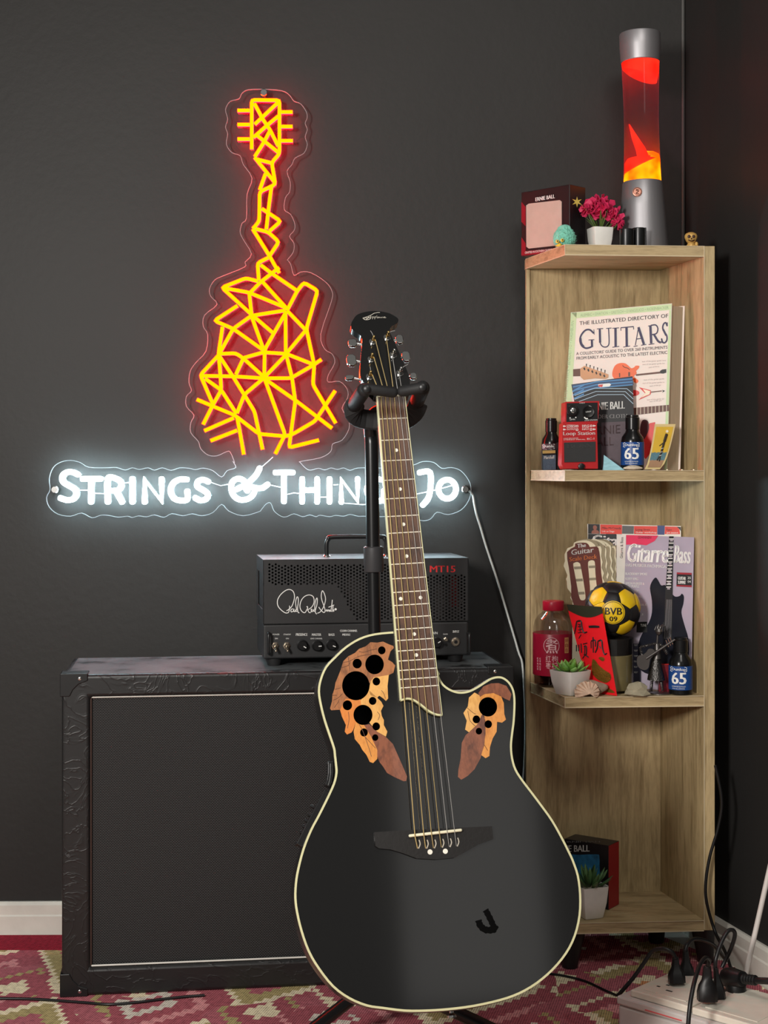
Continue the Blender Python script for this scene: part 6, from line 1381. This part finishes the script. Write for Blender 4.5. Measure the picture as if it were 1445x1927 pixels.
# plastic drink bottle with red label
dd = 2.953; dk = dd/F; dc = onz(1041, S3+0.0004, dd); dh = lambda y: at(1041, y, dd).z-dc.z
drink = thing('drink_bottle', 'clear plastic drink bottle with red cap and dark red label', 'bottle', dc)
dprof = [(30, None), (35, 1296), (37, 1285), (38, 1268), (38, 1190), (37.5, 1180), (35, 1168), (29, 1158), (19, 1150), (16.5, 1144), (16.5, 1132)]
lathe('bottle_plastic', [(r_*dk, 0.0 if y is None else max(0.003, dh(y))) for r_, y in dprof], dc, clear_mat('clear_bottle_plastic', (0.84, 0.82, 0.82), 0.10, 0.06), drink, seg=40)
lathe('label', [(38.2*dk, dh(1268)), (38.6*dk, dh(1267)), (38.6*dk, dh(1191)), (38.2*dk, dh(1190))], dc, mat('crimson_label', rgb(146, 20, 46), 0.35), drink, seg=40)
lathe('drink', [(28*dk, 0.003), (35*dk, dh(1285)), (36*dk, dh(1268)), (36*dk, dh(1193)), (34*dk, dh(1192))], dc, clear_mat('drink_tint', (0.55, 0.42, 0.42), 0.0), drink, seg=32)
cpo = lathe('bottle_cap', [(19.5*dk, dh(1148)), (20.2*dk, dh(1147)), (20.2*dk, dh(1132)), (19.5*dk, dh(1130.5)), (16*dk, dh(1130))], dc, mat('red_cap', rgb(178, 24, 52), 0.35), drink, seg=40)
def dwrap(s, px0, px1, py0, h, m, par, bold=0.0):
    me = text_mesh(s); bm = bmesh.new(); bm.from_mesh(me); xs = [v.co.x for v in bm.verts]; ys = [v.co.y for v in bm.verts]; r_ = 38.6*dk+0.0009
    if bold:
        ex = bmesh.ops.duplicate(bm, geom=bm.verts[:]+bm.edges[:]+bm.faces[:])
        for e in ex['geom']:
            if isinstance(e, bmesh.types.BMVert): e.co.x += bold
    bmesh.ops.triangulate(bm, faces=bm.faces[:])
    for v in bm.verts:
        X = ((px0-1041)+(px1-px0)*(v.co.x-min(xs))/(max(xs)-min(xs)))*dk; a = math.asin(max(-0.99, min(0.99, X/r_))); v.co = dc+V(math.sin(a)*r_, -math.cos(a)*r_, dh(py0)+h*dk*(v.co.y-min(ys))/(max(ys)-min(ys)))
    bm.to_mesh(me); bm.free(); me.materials.clear(); me.materials.append(m); me.name = 'lettering'; link(bpy.data.objects.new('lettering', me), par)
pkl = mat('pale_pink_print', rgb(226, 176, 180), 0.5)
dwrap('煮', 1023, 1044, 1225, 26, pkl, drink, 0.04); dwrap('红', 1023, 1032, 1241, 12, pkl, drink); dwrap('枣', 1023, 1032, 1254, 12, pkl, drink); dwrap('枸', 1034, 1045, 1241, 12, pkl, drink); dwrap('杞', 1034, 1045, 1254, 12, pkl, drink)
rg = []
for i in range(22):
    a = math.radians(-50+i*280/21); X = (1033.5-1041+14*math.cos(a))*dk; r_ = 38.6*dk+0.0009; b_ = math.asin(X/r_); rg.append(dc+V(math.sin(b_)*r_, -math.cos(b_)*r_, dh(1211-15*math.sin(a))))
tube('label_ring', rg, 0.0006, pkl, drink, 5)
v = []
for px_, py_ in ((1058, 1225), (1066, 1225), (1066, 1196), (1058, 1196)):
    b_ = math.asin((px_-1041)*dk/(38.6*dk+0.0007)); v.append(dc+V(math.sin(b_)*(38.6*dk+0.0008), -math.cos(b_)*(38.6*dk+0.0008), dh(py_)))
mobj('gold_seal', v, [(0, 1, 2, 3)], mat('gold_seal_print', rgb(206, 150, 96), 0.4), drink)
for i, ch in enumerate('好自在'): dwrap(ch, 1059, 1065, 1205+i*9, 7, mat('crimson_label', rgb(146, 20, 46)), drink)
for x in (1008, 1012): 
    for i in range(5): dwrap('红枣枸'[i % 3], x, x+2.6, 1238+i*5, 4, pkl, drink)
# red paper envelope, bowed
en = thing('red_envelope', 'red paper gift envelope with black brush characters leaning behind the white pot', 'envelope', onz(1130, S3, 2.83))
ecorn = lambda s, t: at((1066+(1132-1066)*s)*t+(1109+(1161-1109)*s)*(1-t), (1137+5*s)*t+(885+0.4262*F/(2.858-0.047*s))*(1-t), (2.885-0.070*s)*t+(2.858-0.047*s)*(1-t)-0.004*math.sin(math.pi*s)*t)
def epatch(name, s0, s1, t0, t1, m, off, par, n=8, arch=0.0):
    def P(s, t): return ecorn(s, t)+V(0, -off, 0)
    g = []
    for j in range(n+1):
        for i in range(n+1):
            s = s0+(s1-s0)*i/n; t = t0+(t1-t0)*j/n
            if arch: t = t0+(t1-t0)*j/n if j else t0-arch*math.sin(math.pi*(s-s0)/(s1-s0))
            g.append(P(s, t))
    k = n+1; v = g+[p+V(0, 0.0006, 0) for p in g]; m_ = len(g)
    f = [(j*k+i, j*k+i+1, (j+1)*k+i+1, (j+1)*k+i) for j in range(n) for i in range(n)]; f += [tuple(m_+x for x in q[::-1]) for q in f]
    rim = list(range(n))+[j*k+n for j in range(n)]+[n*k+i for i in range(n, 0, -1)]+[j*k for j in range(n, 0, -1)]
    f += [(rim[i], rim[(i+1) % len(rim)], m_+rim[(i+1) % len(rim)], m_+rim[i]) for i in range(len(rim))]
    return mobj(name, v, f, m, par, smooth=False)
redenv = mat('scarlet_paper', rgb(222, 24, 34), 0.45, var=0.05)
epatch('envelope_paper', 0, 1, 0.0, 1, redenv, 0, en)
epatch('dark_flap', 0.0, 1.0, 0.93, 1.0, mat('dark_green_print', rgb(44, 48, 34), 0.4), 0.0008, en, arch=0.065)
goldp = mat('antique_gold_foil', rgb(150, 116, 48), 0.3, 0.7, bump=0.6, bscale=250)
def eproj(px_, py_, off):      # photo point -> point on the envelope
    t = (1302-py_)/(1302-1139.5); x0 = 1066*t+1109*(1-t); x1 = 1132*t+1161*(1-t); return ecorn((px_-x0)/(x1-x0), t)+V(0, -off, 0)
def eink(pts, wpx, par, off=0.0012, m=None, k=4, taper=True):
    q = smooth2(zE(pts), k, False) if len(pts) > 2 else zE(pts)
    P = [eproj(p[0], p[1], off) for p in q]; n = len(P); r_ = wpx/5.667*0.00052
    v, f, _ = sweep(P, [(r_, 0), (0, 0.0003), (-r_, 0), (0, -0.0003)], V(0, -1, 0), radii=[0.6+0.6*math.sin(math.pi*(0.2+0.7*i/max(1, n-1))) for i in range(n)] if taper else None); return v, f
def glyph(strokes_, name='brush_character'):
    mb = MB()
    for pts, w_ in strokes_: v, f = eink(pts, w_, en); mb.add(v, f)
    mb.build(name, black_print, en)
glyph([([(665,1125),(720,1118),(780,1115)], 22)])
glyph([([(540,1075),(530,1140),(515,1215)], 16), ([(540,1078),(585,1072),(595,1130),(615,1190),(650,1180)], 16), ([(550,1110),(580,1105)], 10), ([(550,1135),(590,1128),(588,1160),(552,1168)], 9), ([(570,1110),(575,1200)], 10), ([(550,1200),(600,1188)], 10), ([(585,1215),(560,1260)], 12)])
glyph([([(690,1275),(735,1262),(738,1330)], 13), ([(690,1280),(692,1350)], 13), ([(712,1230),(716,1395)], 15), ([(765,1265),(758,1340),(735,1395)], 15), ([(765,1268),(805,1258),(815,1340),(835,1400),(860,1385)], 15), ([(780,1320),(795,1345)], 12)])
glyph([([(535,1330),(535,1400)], 14), ([(560,1325),(560,1395)], 14), ([(585,1310),(590,1410)], 15), ([(605,1315),(650,1300)], 13), ([(615,1340),(640,1335),(640,1420),(612,1425)], 13), ([(625,1340),(622,1440)], 12), ([(600,1470),(630,1425)], 12), ([(630,1430),(665,1450)], 13)])
def egold(pts, name):
    q = smooth2(zE(pts), 3); P = [eproj(p[0], p[1], 0.0011) for p in q]; c0 = sum(P, V(0, 0, 0))/len(P); n = len(P)
    mobj(name, P+[c0+V(0, -0.0008, 0)]+[p+V(0, 0.0003, 0) for p in P], [(i, (i+1) % n, n) for i in range(n)]+[(i, n+1+i, n+1+(i+1) % n, (i+1) % n) for i in range(n)], goldp, en)
egold([(705,1470),(740,1480),(770,1520),(840,1570),(895,1600),(900,1660),(850,1700),(790,1690),(740,1660),(700,1600)], 'gold_foil_fish'); egold([(770,1445),(800,1430),(835,1445),(820,1475),(790,1465)], 'gold_foil_leaf'); egold([(740,1700),(800,1720),(870,1750),(925,1775),(940,1795),(870,1798),(800,1770)], 'gold_foil_wave')
for a in range(6): 
    mb = MB(); v, f = eink([(820,1640),(820+75*math.cos(-0.8+a*0.32),1640+60*math.sin(-0.8+a*0.32))], 5, en, 0.0022, k=0, taper=False); mb.add(v, f); mb.build('gold_foil_line', goldp, en)
# succulent plants in white pots
def succulent(name, lab, px_, z, d, wt, wb, h, rot, cols, seed, spread, leafl, up, n):
    c = onz(px_, z+0.0003, d); t = thing(name, lab, 'potted plant', c, 'potted succulents'); square_pot(t, c, wt, wb, h, rot, pot_white, gravel); r = random.Random(seed)
    for ring, (cnt, tilt, l) in enumerate(n):
        for i in range(cnt):
            a = 2*math.pi*i/cnt+ring*0.4; mb = MB(); d_ = V(math.cos(a)*math.cos(tilt), math.sin(a)*math.cos(tilt), math.sin(tilt))
            blade(mb, c+V(math.cos(a)*spread*(0.9-0.3*ring), math.sin(a)*spread*(0.9-0.3*ring), h-0.003), d_, l*r.uniform(0.9, 1.1), leafl, up); mb.build('leaf', cols[(i+ring) % len(cols)], t, smooth=True)
    return t
gA = mat('bright_succulent_green', rgb(104, 158, 62), 0.4); gB = mat('fresh_succulent_green', rgb(132, 182, 96), 0.4); gC = mat('dark_succulent_green', rgb(64, 96, 52), 0.45); gD = mat('mid_succulent_green', rgb(92, 128, 78), 0.45)
s3p = 1073; sd = 2.837
succulent('potted_succulent', 'bright green succulent in a white square pot beside the red-labelled bottle', s3p, S3, sd, 0.060, 0.042, 0.046, 0.70, [gA, gB], 2, 0.018, 0.017, 0.004, [(9, 0.45, 0.021), (7, 0.85, 0.022), (4, 1.2, 0.020)])
# fossil scallop, stone
c = onz(1111, S3+0.0003, 2.812)
fos = thing('fossil_shell', 'ribbed pinkish scallop fossil lying in front of the white pot', 'fossil', c)
fm = mat('pinkish_fossil', rgb(206, 176, 152), 0.75, var=0.2, vscale=120, bump=0.5, bscale=200)
link(pebble('rock_body', onz(1117, S3+0.0003, 2.818), 0.024, 0.014, 0.015, mat('grey_brown_rock', rgb(140, 122, 104), 0.85, var=0.25, vscale=80, bump=0.8, bscale=150), 9, 0.25), fos)
# fan of ribs
hp0 = c+V(-0.004, -0.012, 0.008); mbv = []; mbf = []; nr = 44
for j in range(7):
    for i in range(nr):
        a = math.radians(-35+250*i/(nr-1)); rr_ = 0.024*(j/6)*(1+0.04*math.sin(i*1.1)); z_ = 0.0065*math.cos(j/6*1.4)+0.0026*(j/6)*(1 if i % 4 < 2 else -1)
        mbv.append(hp0+V(math.cos(a)*rr_*0.95-0.004*j/6, -z_+0.006*(j/6), max(-0.0072, math.sin(a)*rr_*0.85)))
for j in range(6):
    for i in range(nr-1): mbf.append((j*nr+i, j*nr+i+1, (j+1)*nr+i+1, (j+1)*nr+i))
so_ = mobj('shell_fan', mbv, mbf, fm, fos, smooth=False); md = so_.modifiers.new('thickness', 'SOLIDIFY'); md.thickness = 0.002
o = link(pebble('stone', onz(1196, S3+0.0003, 2.815), 0.029, 0.013, 0.0125, mat('grey_stone', rgb(148, 140, 118), 0.85, var=0.2, vscale=60, bump=0.6, bscale=120), 21, 0.42, sub=2)); tag(o, 'flat grey-green angular stone lying beside the metal guitarist figurine', 'stone')
# metal guitarist figurine
c = onz(1241, S3+0.0004, 2.844); fk = 2.844/F
figt = thing('metal_guitarist_figurine', 'dark metal guitarist sculpture of wire and springs beside the blue-labelled bottle', 'figurine', c)
stl = mat('dark_welded_steel', rgb(112, 108, 106), 0.35, 0.85)
FP = lambda x, y, dy=0.0: at(*zM([(x, y)])[0], 2.844+dy)
base_c = onz(1243, S3+0.0003, 2.842)
v, f = latv([(21*fk, 0), (21*fk, 0.0016), (20*fk, 0.002)], base_c, seg=30); mobj('base_plate', [base_c+V((p.x-base_c.x), (p.y-base_c.y)*0.8, p.z-base_c.z) for p in v], f, stl, figt)
def spring(name, a, b_, r_, turns, wire):
    d = b_-a; t = d.normalized(); s = t.cross(V(0.3, 1, 0.2)).normalized(); n = t.cross(s); N_ = int(turns*10)
    tube(name, [a+d*(i/N_)+(s*math.cos(2*math.pi*i/10)+n*math.sin(2*math.pi*i/10))*r_ for i in range(N_+1)], wire, stl, figt, 5)
spring('leg', FP(480,1820), FP(495,1660), 0.0026, 11, 0.0009); spring('leg', FP(602,1815), FP(580,1660), 0.0026, 11, 0.0009)
lathe('skirt', [(95/5.668*fk, 0), (88/5.668*fk, 0.008), (62/5.668*fk, 0.028), (40/5.668*fk, 0.044), (20/5.668*fk, 0.047)], FP(540,1700)+V(0, 0.004, 0), mat('hammered_steel', rgb(84, 82, 80), 0.3, 0.9, bump=1.0, bscale=220), figt, seg=22)
tube('torso', [FP(545,1470,0.004), FP(550,1380,0.004), FP(545,1310,0.004)], 0.007, stl, figt, 12, radii=[1.2, 1.0, 0.8])
tube('neck', [FP(545,1320,0.004), FP(552,1220,0.003)], 0.0022, stl, figt, 8)
lathe('head', [(0.001, -0.0075), (0.005, -0.0055), (0.0075, 0), (0.005, 0.0055), (0.001, 0.0075)], FP(565,1180,0.002), stl, figt, seg=18)
for a in range(5): tube('hair_wire', [FP(565,1150,0.002), FP(540+a*22,1120-(a % 2)*12,0.0), FP(520+a*26,1165+a*4,0.0)], 0.0011, stl, figt, 5, k=3)
spring('arm', FP(530,1310), FP(365,1350), 0.0022, 12, 0.0008); spring('arm', FP(365,1350), FP(400,1490,-0.010), 0.0022, 9, 0.0008); spring('arm', FP(575,1310), FP(650,1420,-0.008), 0.0020, 9, 0.0008); spring('arm', FP(650,1420,-0.008), FP(610,1330,-0.014), 0.0018, 6, 0.0008)
gfr = Fr(FP(430,1490,-0.012), V(1, 0, 0), Z1)
gtr = sheet('toy_guitar_body', [smooth2([gfr.uv(*p) for p in zM([(330,1480),(345,1440),(390,1430),(430,1400),(450,1370),(490,1365),(520,1390),(500,1440),(470,1480),(455,1560),(420,1590),(370,1580),(335,1540)])], 3)], gfr, -0.002, 0.002, stl, figt, px=False)
tube('toy_guitar_neck', [gfr.hit(*zM([(430,1470)])[0], 0.0025), gfr.hit(*zM([(735,1268)])[0], 0.0025)], 0.0024, stl, gtr, 8)
for x, y in ((640,1290), (662,1275), (684,1262)): tube('toy_guitar_peg', [gfr.hit(*zM([(x,y-18)])[0], 0.003), gfr.hit(*zM([(x+30,y+55)])[0], 0.003)], 0.0009, chrome, gtr, 5)
care_bottle(1280.5, S3, 2.84, 44, 1199, 'black polish bottle with blue 65 label beside the metal guitarist figurine', bluel, 65, 0.0)
# small red card box behind the figurine
rf, rw = face_frame(1240, 1260, S3+0.0005, 2.86, 2.86); rbx = thing('red_matchbox', 'dark red patterned matchbox half hidden behind the metal figurine', 'box', rf.p(rw/2, 0, 0))
box('sleeve', rf, (0, rw+0.012, 0, 0.052, -0.012, 0), mat('dark_red_card', rgb(120, 26, 40), 0.4, var=0.3, vscale=200), rbx, bevel=0.0006)
box('tray', rf, (0.001, rw+0.011, 0.0525, 0.0535, -0.011, -0.001), redp, rbx)

# ---------------- bottom board
bxf, bxw = face_frame(1062, 1145, S4+0.0006, 2.94, 2.885)
sbx = thing('string_box', 'black gift box with red side and blue picture at the bottom of the shelf', 'box', bxf.p(bxw/2, 0, -0.03))
bh = at(1145, 1592, 2.885).z-S4
v = boxv(bxf, 0, bxw, 0, bh, -0.046, 0); v2 = [q for q in v]
mobj('carton', v, BOXF, [cardb, mat('red_side_print', rgb(150, 24, 36), 0.4)], sbx, midx=[0, 0, 0, 1, 0, 0], bevel=0.0006)
z5b = zc(980, 1500, 3.1075)
lettering(bxf, 'ERNIE BALL', z5b([(190,322)])[0], z5b([(400,318)])[0], 12, white_print, sbx, 0.0006, bold=0.0006)
poly(bxf, smooth2(z5b([(235,345),(330,338),(440,335),(458,345),(460,400),(462,490),(450,505),(240,510)]), 2), mat('blue_face_print', rgb(44, 110, 150), 0.4, var=0.5, vscale=60), sbx, 0.0005, 'picture_print')
tfr = Fr(bxf.p(0, bh, 0), bxf.U, -bxf.N); lettering(tfr, 'ERNIE BALL', z5b([(250,266)])[0], z5b([(475,266)])[0], 3, mat('grey_print', rgb(150, 148, 148)), sbx, 0.0006, bold=0.0004)
succulent('potted_succulent', 'dark green spiky succulent in a white square pot at the bottom of the shelf', 1110, S4, 2.845, 0.056, 0.040, 0.061, 0.35, [gC, gD], 8, 0.016, 0.011, 0.006, [(9, 0.45, 0.036), (8, 0.85, 0.036), (5, 1.25, 0.036)])

# ------------------------------------------------------------------ socket block on the rug
PZ = 0.068
pL = V((1163-CX)*2.485/F, 2.485, 0); e1 = V(0.142, -0.136, 0).normalized(); e2 = V(0.136, 0.142, 0).normalized()
SF = Fr(pL+Z1*0.0005, e1, e2)        # plan frame: u along the near edge, v away, w up
if SF.N.z < 0: SF.N = -SF.N
plug_w = mat('ivory_socket_plastic', rgb(226, 219, 204), 0.4); plug_g = mat('grey_box_plastic', rgb(204, 200, 196), 0.42)
sk_ = thing('socket_block', 'ivory floor socket block with two plates full of black plugs at lower right', 'socket', pL)
LU, LV = 0.315, 0.165
box('base_box', SF, (0, LU, 0, LV, 0, PZ-0.016), plug_g, sk_, bevel=0.004)
box('lid', SF, (-0.002, LU+0.002, -0.002, LV+0.002, PZ-0.015, PZ-0.001), plug_g, sk_, bevel=0.003)
plates = []
for a, b_, dv in ((0.018, 0.132, 0.0), (0.136, 0.262, 0.0)):
    pl_ = box('socket_plate', SF, (a, b_, 0.010, LV-0.012, PZ-0.0005, PZ+0.011), plug_w, sk_, bevel=0.002); plates.append(pl_)
    box('socket_insert', SF, (a+0.016, b_-0.016, 0.024, LV-0.026, PZ+0.011, PZ+0.0122), plug_w, pl_, bevel=0.0006)
for u, v_, r_ in ((0.042, 0.050, 0), (0.050, 0.066, 0), (0.064, 0.044, 1)):
    box('pin_slot', SF, (u, u+(0.012 if r_ else 0.006), v_, v_+0.004, PZ+0.0122, PZ+0.0125), black_print, plates[0])
tube('indicator_line', [SF.p(0.055, -0.0025, PZ-0.010), SF.p(0.125, -0.0025, PZ-0.010)], 0.0010, mat('red_indicator', rgb(214, 90, 90), 0.3), sk_, 6)
plm = mat('black_plug_rubber', rgb(20, 20, 21), 0.42)
def plug(lab, px_, py_, d, topx, topy, topd, w0, w1, cordpts, cr=0.0035, dep=0.026):
    a = at(px_, py_, d); b_ = at(topx, topy, topd); t = thing('power_plug', lab, 'plug', a, 'black plugs in the socket block')
    d_ = (b_-a).normalized(); s = V(1, 0, 0)-d_*d_.x; s.normalize(); n = d_.cross(s); k = d/F; vv = []
    for q, wf, df_ in ((0, 1.0, 1.0), (0.25, 1.0, 1.0), (0.45, 0.85, 0.8), (0.62, 0.55, 0.6), (0.8, 0.42, 0.5), (1.0, 0.36, 0.45)):
        p = a+(b_-a)*q; w_ = w0*k/2*wf; h_ = dep/2*df_
        vv += [p+s*x*w_+n*y*h_ for x, y in ((-1, -0.6), (-0.6, -1), (0.6, -1), (1, -0.6), (1, 0.6), (0.6, 1), (-0.6, 1), (-1, 0.6))]
    ff = [(i*8+j, i*8+(j+1) % 8, (i+1)*8+(j+1) % 8, (i+1)*8+j) for i in range(5) for j in range(8)]+[tuple(range(8))[::-1], tuple(range(40, 48))]
    mobj('plug_body', vv, ff, plm, t, smooth=True, angle=40)
    for i in range(3): lathe('strain_relief', [(w0*k*0.16, 0), (w0*k*0.2, 0.001), (w0*k*0.2, 0.003), (w0*k*0.16, 0.004)], a+(b_-a)*(0.80+0.09*i), plm, t, d_, 12)
    if cordpts: tube('cord', [b_]+[at(*q) for q in cordpts], cr, mat('black_cord_rubber', rgb(24, 24, 25), 0.38), t, 8, k=6)
zP = zc(1150, 1690, 4.898)
def zpp(pts): return [(*zP([(x, y)])[0], d) for x, y, d in pts]
def pz(x, y): return zP([(x, y)])[0]
plug('black plug on the left plate whose cord arcs down to the left', *pz(605, 775), 2.50, *pz(592, 560), 2.505, 30, 0, zpp([(560,500,2.505),(480,465,2.51),(380,490,2.52),(300,600,2.52),(200,740,2.52),(105,850,2.525),(60,900,2.53)]))
plug('black plug furthest back, behind the other plug on the left plate', *pz(700, 750), 2.555, *pz(685, 490), 2.56, 26, 0, zpp([(700,430,2.565),(760,380,2.58),(860,390,2.60),(950,440,2.63),(1050,560,2.66)]))
plug('nearest black plug whose cord hangs straight down in front', *pz(885, 945), 2.405, *pz(885, 640), 2.41, 36, 0, zpp([(905,580,2.40),(870,550,2.385),(820,610,2.36),(770,760,2.32),(735,930,2.30),(715,1100,2.29),(705,1250,2.285)]))
plug('black plug squeezed between the nearest plug and the round adapter', *pz(1000, 925), 2.44, *pz(960, 640), 2.45, 20, 0, zpp([(965,560,2.45),(1010,420,2.46),(1070,310,2.47),(1120,295,2.475),(1140,340,2.48),(1110,450,2.49),(1060,560,2.50),(1020,640,2.50)]))
# chunky round adapter with a ribbed sideways lead
ad0 = at(*pz(1150, 880), 2.475)
adp = thing('round_adapter', 'chunky round black adapter with ribbed sideways lead on the right plate', 'adapter', ad0)
lathe('adapter_body', [(0.013, 0), (0.0165, 0.001), (0.0165, 0.016), (0.014, 0.02)], ad0, plm, adp, seg=24)
mb = MB(); qa, qb = at(*pz(1060, 730), 2.49), at(*pz(1215, 745), 2.455)
tube('adapter_head', [qa, qa.lerp(qb, 0.4), qb], 0.0155, plm, adp, 14, radii=[1.0, 1.1, 0.8])
qd = at(*pz(1340, 760), 2.43)
for i in range(5): lathe('strain_relief', [(0.0065, 0), (0.0085, 0.001), (0.0085, 0.003), (0.0065, 0.0045)], qb.lerp(qd, i/5), plm, adp, qd-qb, 14)
tube('cord', [qb, qd, at(*pz(1445, 765), 2.41), at(1475, 1848, 2.40)], 0.0055, plm, adp, 10)
lathe('adapter_neck', [(0.012, 0), (0.012, 0.014)], ad0+Z1*0.018, plm, adp, seg=18)
# white pole and loose cables
tag(tube('white_pole', [onz(1384, 0.0015, 2.57), at(1404, 1830, 2.575), at(1445, 1648, 2.59), at(1490, 1448, 2.605)], 0.0046, mat('white_conduit', rgb(214, 208, 202), 0.4), None, 12), 'thin white plastic pole leaning at the right edge behind the sockets', 'pole')
cabm = mat('black_cable', rgb(18, 18, 19), 0.35)
tag(tube('lamp_cable', [at(1346, 1440, 2.805), at(1358, 1505, 2.80), at(1352, 1555, 2.80), at(1336, 1610, 2.80), at(1328, 1660, 2.798), at(1330, 1700, 2.796), at(1346, 1755, 2.79), at(1368, 1800, 2.72), onz(1395, 0.0035, 2.62)], 0.0030, cabm, None, 8, k=6), 'thin black cable running down the right side panel of the shelf', 'cable')
tag(tube('floor_cable', [onz(p, 0.0030, F*(CH-0.003)/(y-HY)) for p, y in ((-30, 1879), (60, 1880), (150, 1886), (205, 1890), (260, 1886), (300, 1881), (345, 1876), (385, 1873))], 0.0026, cabm, None, 8, k=6), 'black cable lying on the rug in front of the cabinet corner', 'cable')
tag(tube('rug_cable', [onz(p, 0.0025, F*(CH-0.0025)/(y-HY)) for p, y in ((1030, 1832), (1060, 1836), (1100, 1846), (1135, 1862), (1160, 1873))], 0.0022, cabm, None, 8, k=6), 'black cable crossing the rug from behind the guitar to the socket block', 'cable')
